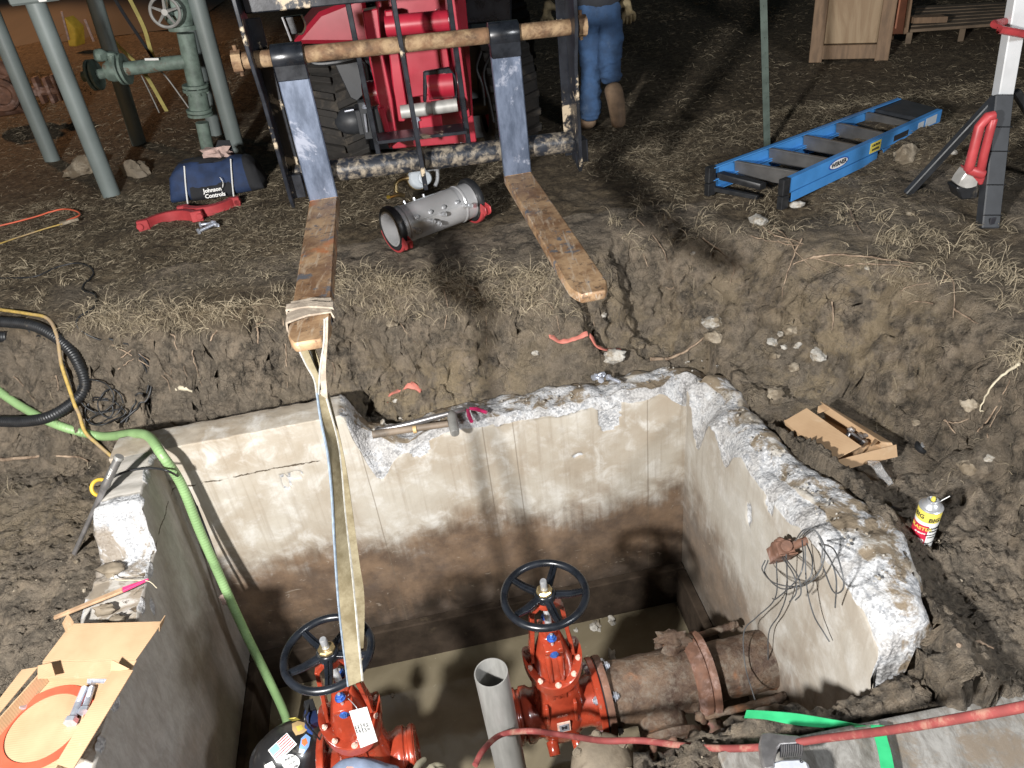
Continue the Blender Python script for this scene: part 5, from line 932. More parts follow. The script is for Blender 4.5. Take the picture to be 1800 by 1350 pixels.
def angdir(a): return e1*math.cos(a)+e2*S2*math.sin(a)       # a from up towards the camera
for u, (a0, a1), lug in ((-.04, (1.9, 4.4), 1.95), (Ls+.008, (1.6, 3.9), 1.75)):
    q = arcclamp(u, a0*S2, a1*S2, r+.016, .016); c = s0+ax*u+angdir(lug)*(r+.034); cl = q.build('red_clamp', MAT['red_plastic'], sp, bevel=.002)
    for w__ in (-1, 1):
        q = MB(); Rm = Matrix((ax, angdir(lug), ax.cross(angdir(lug)))).transposed(); q.prism([(-.010, -.026), (.030, -.022), (.036, .0), (.030, .016), (-.010, .014)], c+ax*(w__*.013-.003)-angdir(lug)*.012, angdir(lug), ax.cross(angdir(lug))*S2, ax*.006); q.build('clamp_ear', MAT['red_plastic'], cl, bevel=.002)
    q = MB(); q.box(c+angdir(lug)*.006, (.030, .008, .046), Rm); q.build('clamp_pad', MAT['red_plastic'], cl, bevel=.002)
a_ = 1.05; q = MB(); n = 12; vs = []
for k in range(n+1):
    a = .15+(a_+.05)*k/n
    for uu in (.03, Ls-.095): vs.append(s0+ax*uu+angdir(a)*(r+.0035))
q.add(vs, [(2*k, 2*k+1, 2*k+3, 2*k+2) for k in range(n)]); q.build('cover_plate', MAT['stainless'], sp)
for k in range(4): q = MB(); q.hexbolt(s0+ax*(.045+k*(Ls-.155)/3)+angdir(1.05)*(r+.003), angdir(1.05), .009, .009); q.build('cover_bolt', MAT['steel'], sp)
for u, a, Ln in ((.02, 1.6, .045), (.10, 1.45, .035), (.125, 1.6, .04), (.165, 1.35, .03), (Ls-.075, 1.35, .055)):
    q = MB(); p = s0+ax*u+angdir(a)*r; d = angdir(a); q.tube([p, p+d*.008, p+d*.009, p+d*Ln*.6, p+d*Ln*.62, p+d*Ln*.8, p+d*Ln*.82, p+d*Ln], [.009, .009, .006, .006, .011, .011, .006, .006], 8); h_ = q.build('test_cock', MAT['brass' if 0 else 'steel'], sp); q = MB(); q.torus(p+d*Ln, d, .007, .0025, 16, 6); q.build('cock_handle', MAT['steel'], h_)
for u in (.05, .10, .15): q = MB(); q.cyl(s0+ax*u+angdir(-.35)*(r-.002), s0+ax*u+angdir(-.35)*(r+.012), .006, n=8); q.build('stud', MAT['steel'], sp)
mt = aty(738, 312, 3.48); dv = (C0-mt).normalized()*.9+Vector((.35, 0, .1)); dv.normalize(); q = MB(); q.lathe([(0, -.03), (.050, -.03), (.050, .004), (.046, .012), (.030, .016), (0, .016)], mt, dv, 28); q.build('meter_body', MAT['grey_label'], sp); q = MB(); q.lathe([(0, .014), (.030, .014), (.031, .030), (.026, .034), (0, .034)], mt+dv*.006+Vector((.012, 0, -.008)), dv, 24); q.build('meter_lid', MAT['lightblue'] if 0 else MAT['grey_label'], sp)
q = MB(); q.lathe([(0, -.055), (.045, -.055), (.052, -.045), (.052, -.028), (0, -.028)], mt, dv, 20); q.build('meter_base', MAT['brass'], sp)
pp = [aty(697, 345, 3.44), aty(696, 325, 3.46), aty(704, 316, 3.47), aty(722, 312, 3.48)]; q = MB(); q.tube(spline(pp, 5), .0105, 10); q.build('trim_pipe', MAT['brass'], sp)
pp = [aty(765, 327, 3.44), aty(769, 315, 3.46), aty(769, 298, 3.48)]; q = MB(); q.tube(spline(pp, 5), .0085, 10); q.tube([aty(752, 298, 3.48), aty(762, 296, 3.48), aty(762, 296, 3.48), aty(777, 290, 3.48)], [.010, .010, .015, .014], 12); q.build('trim_pipe', MAT['steel'], sp)
q = MB(); q.tube([aty(686, 346, 3.42), aty(700, 342, 3.42), aty(712, 344, 3.42)], [.007, .011, .009], 10); q.build('trim_valve', MAT['brass'], sp); q = MB(); q.tube([aty(680, 347, 3.42), aty(686, 346, 3.42)], [.008, .008], 8); q.build('trim_handle', MAT['yellow'], sp)
# ------------------------------------------------------------------ RED COUPLING HALVES, TOOLS
def coupling(c, rz, label):
    t = thing('coupling_half', c, label, 'coupling', 'red coupling halves on the grass', rz); q = MB(); n = 20; R_ = .135; vs = []
    for k in range(n+1):
        a = PI*(.18+.64*k/n)
        for rr, zz in ((R_-.010, -.028), (R_+.022, -.026), (R_+.022, .026), (R_-.010, .028)): vs.append((rr*math.cos(a), rr*math.sin(a)-.11, zz+.03))
    q.add(vs, [(k*4+j, k*4+(j+1) % 4, (k+1)*4+(j+1) % 4, (k+1)*4+j) for k in range(n) for j in range(4)]+[(0, 1, 2, 3), tuple(n*4+j for j in (3, 2, 1, 0))]); q.build('housing', MAT['red_plastic'], t, world=False, bevel=.003)
    for s_ in (-1, 1):
        q = MB(); q.box((s_*.135, -.040, .03), (.058, .030, .056)); q.cyl((s_*.150, -.065, .03), (s_*.150, -.025, .03), .018, n=12); q.build('bolt_ear', MAT['red_plastic'], t, world=False, bevel=.003)
    return t
coupling(G(325, 390, .42, 0)+Vector((-.06, 0, 0)), .15, 'red coupling half lying nearer on the grass'); coupling(G(355, 384, .42, 0)+Vector((.03, .05, 0)), PI+.1, 'red coupling half lying behind the nearer one')
bolt(G(348, 411, .42, .01), G(372, 400, .42, .01)-G(348, 411, .42, .01), .10, .009, 'bright steel bolt in front of the red couplings', 'bolts by the red couplings'); bolt(G(375, 396, .42, .01), G(390, 402, .42, .01)-G(375, 396, .42, .01), .06, .010, 'short steel bolt at the right of the red couplings', 'bolts by the red couplings'); bolt(G(352, 398, .42, .01), (1, .1, 0), .06, .008, 'steel bolt touching the nearer red coupling half', 'bolts by the red couplings')

# ------------------------------------------------------------------ TOOL BAG
bc = at(388, 338, GZ); bag = thing('tool_bag', bc, 'blue and black duffel tool bag, unzipped, beside the green riser pipe', 'bag', rz=.10)
def bagmesh(x0, x1, nm, m, squash=1., par=bag, z1=.20, dy=.135, nx=30, open_=False, grow=0):
    q = MB(); n = 30; vs = []
    for i in range(nx+1):
        u = i/nx; x = x0+(x1-x0)*u; t_ = x/.255; top = z1*(1-.30*abs(t_)**3-.06*math.sin(x*16+1)); hw = dy*(1-.22*abs(t_)**4)
        for k in range(n):
            a = 2*PI*k/n; c, s_ = math.cos(a), math.sin(a); v = (math.copysign(abs(s_)**.6, s_)+1)/2; yy = (hw+grow)*math.copysign(abs(c)**.55, c)*(1-.48*v**1.4); zz = (top+grow)*v
            w__ = .012*float(fbm(np.array([x*11]), np.array([c*2.5]), np.array([v*3.5]), 3, 5)[0])+.010*float(fbm(np.array([x*26]), np.array([v*7]), 0, 3, 6)[0]); vs.append((x*(1-.10*v*abs(t_)), yy-(w__*(1 if c < 0 else -1)), max(zz+w__*(v > .6), -.012)))
    q.add(vs, [(i*n+k, i*n+(k+1) % n, (i+1)*n+(k+1) % n, (i+1)*n+k) for i in range(nx) for k in range(n)]+[tuple(range(n-1, -1, -1)), tuple(nx*n+k for k in range(n))]); return q.build(nm, MAT[m], par, world=False, ang=70)
bagmesh(-.255, .255, 'body', 'bag_blue'); bagmesh(-.13, .10, 'front_pocket', 'bag_black', z1=.13, dy=.148, nx=14, grow=.006)
bagmesh(.19, .262, 'end_panel', 'bag_black', nx=6, grow=.003)
for x in (-.135, .115):
    q = MB(); P = [(x-.02+.03*u, -.148+.072*u**1.5, .01+.185*u) for u in np.linspace(0, 1, 9)]; q.tube(P, .004, 6); q.build('piping', MAT['white'], bag, world=False)
q = MB(); q.ball((-.03, 0, .190), .09, 16, (1.6, .6, .18), .3, 3); q.build('open_mouth', MAT['bag_black'], bag, world=False); q = MB(); q.ball((.05, .0, .215), .05, 14, (1.3, .6, .6), .9, 8); q.build('rag', MAT['rag'], bag, world=False)
q = MB(); q.slab([(.0, .03, .18), (.13, .04, .17), (.12, .06, .26), (.06, .06, .27)], (0, .006, 0)); q.build('raised_flap', MAT['bag_black'], bag, world=False)
Wb = wloc(bag); td = (Wb.to_3x3() @ Vector((1, 0, 0))); tb = Wb @ Vector((.0, -.163, .070)); tu = Wb.to_3x3() @ Vector((0, .35, 1))
text('bag_lettering', 'Johnson', .030, tb, td, tu, MAT['white'], bag, .001); text('bag_lettering', 'Controls', .030, tb-tu*.028+td*.008, td, tu, MAT['white'], bag, .001)
q = MB()
for k in range(3): 
    R_ = .012+.008*k; q.tube([tb+td*(.065-R_*1.0+R_*math.cos(a))+tu*(.03+R_*1.2*math.sin(a))+Vector((0, -.002, 0)) for a in np.linspace(-.9, .9, 9)], .0016, 5)
q.build('bag_logo', MAT['white'], bag)

# ------------------------------------------------------------------ LADDER
ldr = thing('step_ladder', at(1450, 270, GZ), 'blue fibreglass step ladder lying folded on the ground', 'ladder')
r0 = at(1384, 330, GZ+.10); r1 = at(1654, 205, GZ+.10); l0 = at(1247, 306, GZ+.10); l1 = at(1574, 184, GZ+.10)
def rp(u, s_, h): return r0.lerp(r1, u).lerp(l0.lerp(l1, u), s_)+Vector((0, 0, h))
def rail(s_, u0, u1, h0, h1, nm='rail'):
    q = MB(); P = rp(u0, s_, 0); Q = rp(u1, s_, 0); d = (Q-P).normalized(); n_ = (rp(.5, 1, 0)-rp(.5, 0, 0)).normalized()*(1 if s_ < .5 else -1); f = .028
    for (a, b, c_, e) in ((h0, h1, 0, .004), (h1-.004, h1, .004, f), (h0, h0+.004, .004, f)): q.slab([P+LZ*a+n_*c_, Q+LZ*a+n_*c_, Q+LZ*b+n_*c_, P+LZ*b+n_*c_], n_*(e-c_ if c_ else e))
    return q.build(nm, MAT['blue_frp'], ldr, bevel=.001)
rail(0, 0, 1, -.028, .035); rail(1, 0, 1, -.028, .035); rail(0, .03, .56, -.076, -.034, 'rear_rail'); rail(0, .60, .98, -.080, -.034, 'rear_rail'); rail(1, .03, .98, -.076, -.034, 'rear_rail')
for k, u in enumerate((.10, .27, .45, .63, .80)):
    q = MB(); A0 = rp(u, .03, .028); A1 = rp(u+(.05 if 0 else 0), .97, .028); d = (rp(1, 0, 0)-rp(0, 0, 0)).normalized(); q.slab([A0, A1, A1+d*.012, A0+d*.012], (0, 0, -.004)); q.slab([A0+d*.012, A1+d*.012, A1+d*.020-LZ*.075, A0+d*.020-LZ*.075], d*.003); q.slab([A0-LZ*.072+d*.02, A1-LZ*.072+d*.02, A1-LZ*.072+d*.05, A0-LZ*.072+d*.05], (0, 0, -.003)); q.build('tread', MAT['alu'], ldr)
for s_ in (0, 1):
    for h0, h1 in ((-.032, .04), (-.095, -.036)): q = MB(); c = rp(-.005, s_, (h0+h1)/2); q.box(c+(rp(.5, .5, 0)-rp(.5, s_, 0)).normalized()*.012, (.045, .030, h1-h0), Matrix.Rotation(.5, 3, 'Z')); q.build('foot', MAT['black_rubber'], ldr, bevel=.003)
q = MB(); q.slab([rp(.86, .04, .028), rp(.86, .96, .028), rp(1.02, .96, .028), rp(1.02, .04, .028)], (0, 0, -.03)); q.build('top_cap', MAT['dark_plastic'], ldr, bevel=.004)
q = MB(); q.slab([rp(.02, .96, .0), rp(.03, .40, -.02), rp(.055, .38, -.02), rp(.05, .96, .0)], (0, 0, -.03)); q.build('tray_bracket', MAT['black_rubber'], ldr, bevel=.002); q = MB(); q.slab([rp(.0, .96, -.06), rp(.015, .40, -.07), rp(.03, .40, -.07), rp(.02, .96, -.06)], (0, 0, -.02)); q.build('tray_bracket', MAT['black_rubber'], ldr, bevel=.002)
rd = (r1-r0).normalized(); on = -(rp(.5, 1, 0)-rp(.5, 0, 0)).normalized()
def oval(c, a, b, m, off, nm): q = MB(); q.prism([(a*math.cos(t_), b*math.sin(t_)) for t_ in np.linspace(0, 2*PI, 28)[:-1]], c+on*off, rd, LZ, on*.0006); q.build(nm, MAT[m], ldr)
oc = rp(.30, 0, .004); oval(oc, .075, .024, 'ink_blue', .0005, 'logo_oval'); oval(oc, .066, .019, 'white', .0012, 'logo_oval'); text('logo_lettering', 'WERNER', .028, oc+on*.0015, rd, LZ, MAT['ink'], ldr, .001)
def lab(u0, u1, h0, h1, m, nm): q = MB(); P, Q = rp(u0, 0, 0), rp(u1, 0, 0); q.slab([P+LZ*h0, Q+LZ*h0, Q+LZ*h1, P+LZ*h1], on*.0010); q.build(nm, MAT[m], ldr)
lab(.50, .57, -.022, .026, 'sticker_yellow', 'warning_sticker'); text('sticker_lettering', 'CAUTION', .014, rp(.535, 0, .012)+on*.001, rd, LZ, MAT['ink'], ldr, .0006); text('sticker_lettering', 'DANGER', .014, rp(.535, 0, -.008)+on*.001, rd, LZ, MAT['ink'], ldr, .0006)
lab(.66, .76, -.016, .012, 'ink', 'hand_slot'); lab(.83, .87, -.02, .02, 'grey_label', 'spec_label'); lab(.885, .965, -.018, .024, 'grey_label', 'spec_label')
m = MB(); m.ball(rp(.03, -.0, -.085)+Vector((0.02, -.02, 0)), .02, 10, (1.5, .6, .8), .5, 2); m.build('scuff_patch', MAT['chip_white'], ldr)

# ------------------------------------------------------------------ T-POST, TRIPOD LIGHT
tb_ = on_ground(1352, 262, .42); tt = aty(1338, -160, tb_.y); t = thing('steel_post', tb_, 'thin green steel post standing behind the ladder', 'post'); d = tt-tb_; m = MB()
for o_, s_ in (((0, 0), (.034, .004)), ((0, .012), (.005, .026))): m.slab([tb_+Vector((o_[0]-s_[0]/2, o_[1]-s_[1]/2, -.1)), tb_+Vector((o_[0]+s_[0]/2, o_[1]-s_[1]/2, -.1)), tb_+Vector((o_[0]+s_[0]/2, o_[1]+s_[1]/2, -.1)), tb_+Vector((o_[0]-s_[0]/2, o_[1]+s_[1]/2, -.1))], d+Vector((0, 0, .1)))
m.build('post_section', MAT['t_post'], t)
for k in range(14): m = MB(); p = tb_.lerp(tt, .05+k*.065); m.box(p-Vector((0, .003, 0)), (.010, .006, .008)); m.build('post_stud', MAT['t_post'], t)
tl = thing('tripod_work_light', Vector((2.08, 3.0, GZ)), 'black, silver and red tripod work light standing at the right edge', 'work light')
fa = on_ground(1735, 403, .42); ap = aty(1760, 168, 2.93)
def beam(P, Q, w_, d_, nm, m, par=tl, tp=1.): 
    q = MB(); z = (Q-P).normalized(); x = Vector((1, 0, 0)); x = (x-z*x.dot(z)).normalized(); y = z.cross(x); vs = []
    for p, f in ((P, 1), (Q, tp)): vs += [p+x*w_/2*i*f+y*d_/2*j*f for i, j in ((-1, -1), (1, -1), (1, 1), (-1, 1))]
    q.add(vs, [(3, 2, 1, 0), (4, 5, 6, 7), (0, 1, 5, 4), (1, 2, 6, 5), (2, 3, 7, 6), (3, 0, 4, 7)]); return q.build(nm, MAT[m], par, bevel=.004)
lg = beam(fa, ap, .070, .05, 'leg', 'dark_plastic', tp=1.0); 
for u in (.12, .35, .6, .78): p = fa.lerp(ap, u)+Vector((.0, -.028, .0)); beam(p, p+(ap-fa).normalized()*.004, .074, .012, 'leg_rib', 'black_rubber', lg)
p = fa.lerp(ap, .05); beam(p+Vector((0, -.026, 0)), p+Vector((0, -.026, .03)), .022, .006, 'foot_slot', 'ink', lg)
fb = on_ground(1594, 342, .42); beam(fb, aty(1762, 160, 3.05), .034, .030, 'leg', 'dark_plastic'); beam(fb.lerp(aty(1762, 160, 3.05), .38), fb.lerp(aty(1762, 160, 3.05), .41), .028, .028, 'leg_clip', 'alu')
fc = Vector((2.48, 3.02, GZ)); beam(fc, aty(1785, 160, 3.05), .030, .03, 'leg', 'black_rubber')
mtop = aty(1818, -160, 3.0); beam(aty(1762, 168, 2.98), mtop, .060, .050, 'mast', 'alu_white'); 
hd = aty(1790, 45, 2.97); m = MB(); m.tube([aty(1800, 60, 2.9), aty(1757, 52, 2.85), aty(1748, 42, 2.9), aty(1775, 36, 3.05), aty(1812, 34, 3.1)], [.014]*5, 10); m.tube([aty(1800, 60, 2.9), aty(1835, 58, 2.95), aty(1840, 38, 3.1), aty(1812, 34, 3.1)], [.014]*4, 10); m.cyl(aty(1792, 34, 3.0), aty(1796, 18, 3.0), .03, n=16); m.build('head_handle', MAT['red_plastic'], tl)
lampc = mtop+Vector((0, -.02, .06)); m = MB(); m.box(lampc, (.34, .10, .16)); m.build('lamp_housing', MAT['red_plastic'], tl, bevel=.02); m = MB(); m.box(lampc+Vector((0, -.055, 0)), (.28, .01, .11)); m.build('lamp_lens', MAT['clear'], tl, bevel=.004)
H_ = lambda x, y, Y=2.80: aty(x, y, Y)
hb = MB(); hb.tube([H_(1748, 203), H_(1736, 205), H_(1722, 222), H_(1706, 285), H_(1702, 300)], [.019]*5, 8); hb.tube([H_(1746, 208), H_(1740, 230), H_(1730, 270), H_(1724, 300)], [.017]*4, 8); hb.tube([H_(1702, 298), H_(1728, 306)], [.018, .02], 8); hb.slab([H_(1700, 296), H_(1730, 300), H_(1742, 322), H_(1722, 326), H_(1704, 306)], (.0, .05, 0)); ch = hb.build('battery_handle', MAT['red_plastic'], tl, bevel=.003)
m = MB(); m.slab([H_(1690, 316), H_(1702, 300), H_(1722, 312), H_(1718, 328), H_(1700, 334), H_(1685, 326)], (0, .06, 0)); m.build('battery', MAT['clear'], ch, bevel=.004); m = MB(); m.slab([H_(1682, 330), H_(1722, 326), H_(1720, 350), H_(1690, 352)], (0, .08, -.0)); m.build('battery_dock', MAT['black_rubber'], tl, bevel=.006)

# ------------------------------------------------------------------ CRATE AND LUMBER
cr = thing('wooden_crate', at(1490, 108, GZ), 'tall plywood crate with timber corner posts in the dark background', 'crate', rz=-.47); Yc = 5.38
def cp_(nm, c, s_, m, b=.003): q = MB(); q.box(c, s_); return q.build(nm, MAT[m], cr, world=False, bevel=b)
cw = .42; 
for x in (-cw/2, cw/2): 
    cp_('corner_post', (x, 0, .62), (.085, .05, 1.24), 'timber')
cp_('front_panel', (0, .01, .68), (cw-.085, .015, 1.13), 'ply'); cp_('bottom_slat', (0, 0, .065), (cw-.08, .045, .09), 'timber'); cp_('top_slat', (0, 0, 1.2), (cw-.08, .045, .09), 'timber')
cp_('side_panel', (cw/2+.055, .32, .70), (.015, .55, 1.02), 'board_red'); cp_('side_panel', (-cw/2-.03, .32, .70), (.015, .55, 1.02), 'timber')
for x in (-cw/2, cw/2+.02): cp_('rear_post', (x, .62, .62), (.085, .05, 1.24), 'timber'); cp_('skid', (x, .31, .03), (.05, .60, .06), 'timber_dark')
cp_('back_panel', (0, .64, .70), (cw, .012, 1.05), 'board_red')
cr2 = thing('crate_board', at(1572, 66, GZ), 'reddish board leaning behind the right post of the crate', 'board'); q = MB(); q.slab([aty(1552, 60, 5.75), aty(1590, 60, 5.75), aty(1603, -40, 5.75), aty(1556, -40, 5.75)], (0, .02, 0)); q.build('board', MAT['board_red'], cr2, bevel=.002); q = MB(); q.slab([aty(1588, 60, 5.74), aty(1596, 60, 5.74), aty(1610, -40, 5.74), aty(1602, -40, 5.74)], (0, .05, 0)); q.build('edge_batten', MAT['timber'], cr2, bevel=.002)
plt = thing('timber_pallet', at(1700, 50, GZ), 'weathered timber pallet lying flat behind the crate', 'pallet')
pa, pb, pc, pd = at(1600, 52, GZ+.10), at(1790, 38, GZ+.10), at(1800, 2, GZ+.10), at(1610, 12, GZ+.10)
for k in range(7):
    u = k/6.5; A0 = pa.lerp(pd, u); B0_ = pb.lerp(pc, u); q = MB(); d = (pd-pa).normalized()*.09; q.slab([A0, B0_, B0_+d, A0+d], (0, 0, -.02)); q.build('deck_board', MAT['timber_dark'], plt, bevel=.002)
for u in (0, .5, 1): A0 = pa.lerp(pb, u); B0_ = pd.lerp(pc, u); q = MB(); d = (pb-pa).normalized()*.04; q.slab([A0-d/2-LZ*.02, A0+d/2-LZ*.02, B0_+d/2-LZ*.02, B0_-d/2-LZ*.02], (0, 0, -.085)); q.build('stringer', MAT['timber_dark'], plt, bevel=.002)
q = MB(); A0 = at(1605, 42, GZ+.12); B0_ = at(1665, 40, GZ+.13); q.slab([A0, B0_, B0_+Vector((0, .1, 0)), A0+Vector((0, .1, 0))], (0, 0, .04)); single(q, 'timber_offcut', MAT['timber'], 'pale timber offcut lying on the near corner of the pallet', 'board', bevel=.003)

# ------------------------------------------------------------------ GAS PIPING: POSTS AND RISER
labs = ['grey-green pipe post nearest the viewer at left', 'grey-green pipe post at the far left edge', 'darker grey-green post behind the horizontal pipe branch', 'shaded grey-green post between riser and lit post', 'lit grey-green pipe post beside the loader']
for k, ((bx_, by_), (tx_, ty_), r) in enumerate([((195, 340), (60, 0), .050), ((92, 282), (-12, 30), .050), ((243, 252), (165, 0), .050), ((378, 236), (318, 0), .046), ((418, 272), (345, 0), .050)]):
    b = at(bx_, by_, GZ); tp = aty(tx_, ty_, b.y); d = (tp-b); tp = b+d*(2.3/d.z); t = thing('pipe_post', b, labs[k], 'post', 'grey-green pipe posts'); q = MB(); q.tube([b-Vector((0, 0, .1)), tp], r, 24); q.build('post', MAT['pole_green'], t)
    if k == 0: 
        c = aty(72, 3, b.y)+Vector((0, 0, .03)); q = MB(); q.box(c, (.26, .14, .06)); q.build('saddle_clamp', MAT['pole_green'], t, bevel=.01); q = MB(); q.box(c+Vector((.045, -.072, 0)), (.04, .004, .05)); q.build('tag_plate', MAT['white'], t)
gs = thing('gas_riser', at(367, 285, GZ), 'old green flanged riser pipe with a valve handwheel and side branch', 'pipework'); YR = 5.05
R1 = lambda x, y, Y=YR: aty(x, y, Y)
GP = lambda q, nm, m='valve_green', par=gs, **k: q.build(nm, MAT[m], par, **k)
q = MB(); q.tube([R1(372, 292), R1(365, 262), R1(355, 215)], [.040, .040, .040], 18); GP(q, 'riser_pipe')
q = MB(); q.tube([R1(345, 150), R1(338, 118), R1(326, 58)], [.052, .050, .050], 18); GP(q, 'riser_pipe')
q = MB(); q.tube([R1(352, 200), R1(350, 185), R1(346, 158)], [.060, .062, .056], 18); GP(q, 'valve_body')
for (x, y) in ((353, 203), (351, 196), (345, 160), (344, 153)): q = MB(); c = R1(x, y); d = (R1(x-5, y-22)-c).normalized(); q.cyl(c, c+d*.016, .078, n=28); f_ = GP(q, 'pipe_flange')
for k in range(6): a = 2*PI*k/6; q = MB(); c = R1(345, 157)+Vector((.062*math.cos(a), .062*math.sin(a), -.03)); q.cyl(c, c+Vector((-.008, 0, .055)), .007, n=6); GP(q, 'flange_bolt')
q = MB(); q.cyl(R1(323, 52), R1(321, 44), .085, n=28); GP(q, 'pipe_flange')
q = MB(); q.tube([R1(321, 46), R1(316, 30), R1(312, 5), R1(308, -40)], [.065, .075, .070, .05], 16); q.ball(R1(314, 25), .085, 14); GP(q, 'gate_body')
wc = R1(290, 21, YR-.17); wd = (C0-wc).normalized(); wd = (wd+Vector((-.2, 0, -.1))).normalized(); q = MB(); q.torus(wc, wd, .078, .009, 40, 8); wa = wd.orthogonal().normalized(); wb = wd.cross(wa)
for k in range(5): a = 2*PI*k/5; d = wa*math.cos(a)+wb*math.sin(a); q.tube([wc, wc+d*.076], [.011, .006], 6)
q.cyl(wc-wd*.01, wc+wd*.014, .018, n=8); GP(q, 'handwheel', 'galv'); q = MB(); q.tube([wc, R1(312, 28)], [.012, .02], 10); GP(q, 'wheel_stem')
q = MB(); q.tube([R1(332, 108), R1(290, 112), R1(255, 117), R1(222, 121)], .040, 18); q.tube([R1(190, 128), R1(160, 133), R1(146, 135)], .030, 14); GP(q, 'branch_pipe')
q = MB(); q.lathe([(0, 0), (.05, 0), (.062, .03), (.062, .09), (.05, .12), (0, .12)], R1(222, 121), (R1(190, 126)-R1(222, 121)), 20); q.tube([R1(207, 121), R1(202, 108), R1(196, 97)], [.045, .035, .03], 12); GP(q, 'plug_valve')
for x, y in ((222, 121), (214, 122), (172, 131), (164, 132)): q = MB(); c = R1(x, y); q.cyl(c, c+(R1(190, 126)-R1(222, 121)).normalized()*.014, .088, n=26); GP(q, 'pipe_flange')
q = MB(); q.slab([R1(180, 92), R1(200, 94), R1(214, 104), R1(208, 110), R1(192, 102), R1(178, 102)], (0, .06, 0)); q.ball(R1(176, 98), .04, 10, jit=.4, seed=2); GP(q, 'valve_operator', bevel=.004)
q = MB(); q.box(R1(267, 104, 4.99), (.08, .01, .012), Matrix.Rotation(.1, 3, 'Y')); GP(q, 'tag_strip', 'white')
# leaning straps and thin rods behind
YS = 5.9
for k, (px, r, m, lb) in enumerate([([(150, -20), (168, 20), (195, 70), (237, 112), (258, 140), (290, 196)], .012, 'yellow_strap', 'faded yellow strap slanting down behind the darker post'), ([(214, -20), (228, 5), (250, 50), (262, 90), (275, 120)], .012, 'yellow_strap', 'faded yellow strap slanting behind the riser pipe'), ([(188, -20), (215, 25), (245, 70), (266, 102)], .010, 'bag_black', 'dark strap between the two yellow straps'), ([(275, 120), (292, 135), (318, 170), (332, 190)], .006, 'galv', 'thin steel rod carrying on from the second yellow strap'), ([(248, 132), (262, 160), (280, 198)], .005, 'galv', 'thin steel rod ending in the grass left of the riser')]):
    q = MB(); P = spline([aty(x, y, YS) for x, y in px], 5); ribbon(q, P, [p+Vector((r*2.2, 0, 0)) for p in P], .006) if 'strap' in m or 'bag' in m else q.tube(P, r, 8); single(q, 'guy_strap' if k < 3 else 'steel_rod', MAT[m], lb, 'strap' if k < 3 else 'rod')
# rusty pump parts at far left
rp_ = thing('rusty_fitting', at(20, 190, GZ), 'rusty iron pipe fitting lying at the left edge behind the posts', 'fitting'); YF = 6.7; F_ = lambda x, y, Y=YF: aty(x, y, Y)
q = MB(); q.tube([F_(-20, 170), F_(25, 165), F_(38, 163)], [.16, .15, .15], 20); q.build('drum', MAT['crust_brown'], rp_); q = MB(); q.torus(F_(2, 168, YF-.18), (.5, -1, .2), .095, .028, 30, 8); q.build('end_ring', MAT['crust_brown'], rp_)
q = MB(); q.ball(F_(8, 122), .075, 14, (1, 1, .8), .3, 3); q.tube([F_(8, 125), F_(12, 150)], [.06, .09], 12); q.build('neck', MAT['crust_brown'], rp_)
q = MB(); q.tube([F_(38, 163), F_(60, 161), F_(80, 160), F_(120, 160)], [.05, .04, .035, .015], 10); q.build('shaft', MAT['crust_brown'], rp_)
for x, y in ((70, 158), (88, 158), (102, 153)): q = MB(); c = F_(x, y); q.box(c, (.03, .08, .20)); q.build('cross_bar', MAT['crust_brown'], rp_, bevel=.004)
# yellow marker and white stakes far away
ym = thing('yellow_marker', F_(128, 82, 10), 'yellow crumpled marker cover on a pink stake in the far left dark', 'marker'); q = MB(); q.slab([F_(120, 82, 10), F_(134, 82, 10), F_(128, 50, 10), F_(112, 30, 10)], (.05, .15, 0)); q.v = [tuple(Vector(v)+Vector((.03*float(vnoise(v[2]*9, 1, 1)), 0, 0))) for v in q.v]; q.build('cover', MAT['yellow'], ym, bevel=.01); q = MB(); q.tube([F_(121, 70, 9.95), F_(108, 20, 9.95)], .012, 6); q.build('stake', MAT['rag'], ym)
q = MB(); q.tube([F_(165, 73, 9.5), F_(149, 34, 9.5)], .014, 6); single(q, 'white_stake', MAT['rag'], 'thin pale stake in the far left dark grass', 'stake')
# ------------------------------------------------------------------ PEOPLE
def skinned(name, verts, radii, edges, m, parent, root=0, sub=2, fold=0):
    me = bpy.data.meshes.new(name); me.from_pydata([tuple(v) for v in verts], edges, []); o = bpy.data.objects.new(name, me); COL.objects.link(o)
    sm = o.modifiers.new('s', 'SKIN'); sm.use_smooth_shade = True; sm.branch_smoothing = .6
    for i, r in enumerate(radii): sv = me.skin_vertices[0].data[i]; rr = r if isinstance(r, tuple) else (r, r); sv.radius = rr; sv.use_root = (i == root)
    ss = o.modifiers.new('u', 'SUBSURF'); ss.levels = sub; ss.render_levels = sub
    dg = bpy.context.evaluated_depsgraph_get(); dg.update(); nm = bpy.data.meshes.new_from_object(o.evaluated_get(dg)); bpy.data.objects.remove(o)
    if fold:
        co = np.zeros(len(nm.vertices)*3); nm.vertices.foreach_get('co', co); co = co.reshape(-1, 3); no = np.array([v.normal[:] for v in nm.vertices]); d_ = fold*(fbm(co[:, 0]*14, co[:, 1]*14, co[:, 2]*26, 3, 51)+.5*fbm(co[:, 0]*30, co[:, 1]*30, co[:, 2]*60, 2, 52)); co += no*d_[:, None]; nm.vertices.foreach_set('co', co.ravel())
    Mi = wloc(parent).inverted(); nm.transform(Mi); nm.name = name; nm.materials.clear()
    for p in nm.polygons: p.use_smooth = True
    return meshobj(name, nm, m, parent)
def chain(n, off=0): return [(off+i, off+i+1) for i in range(n-1)]
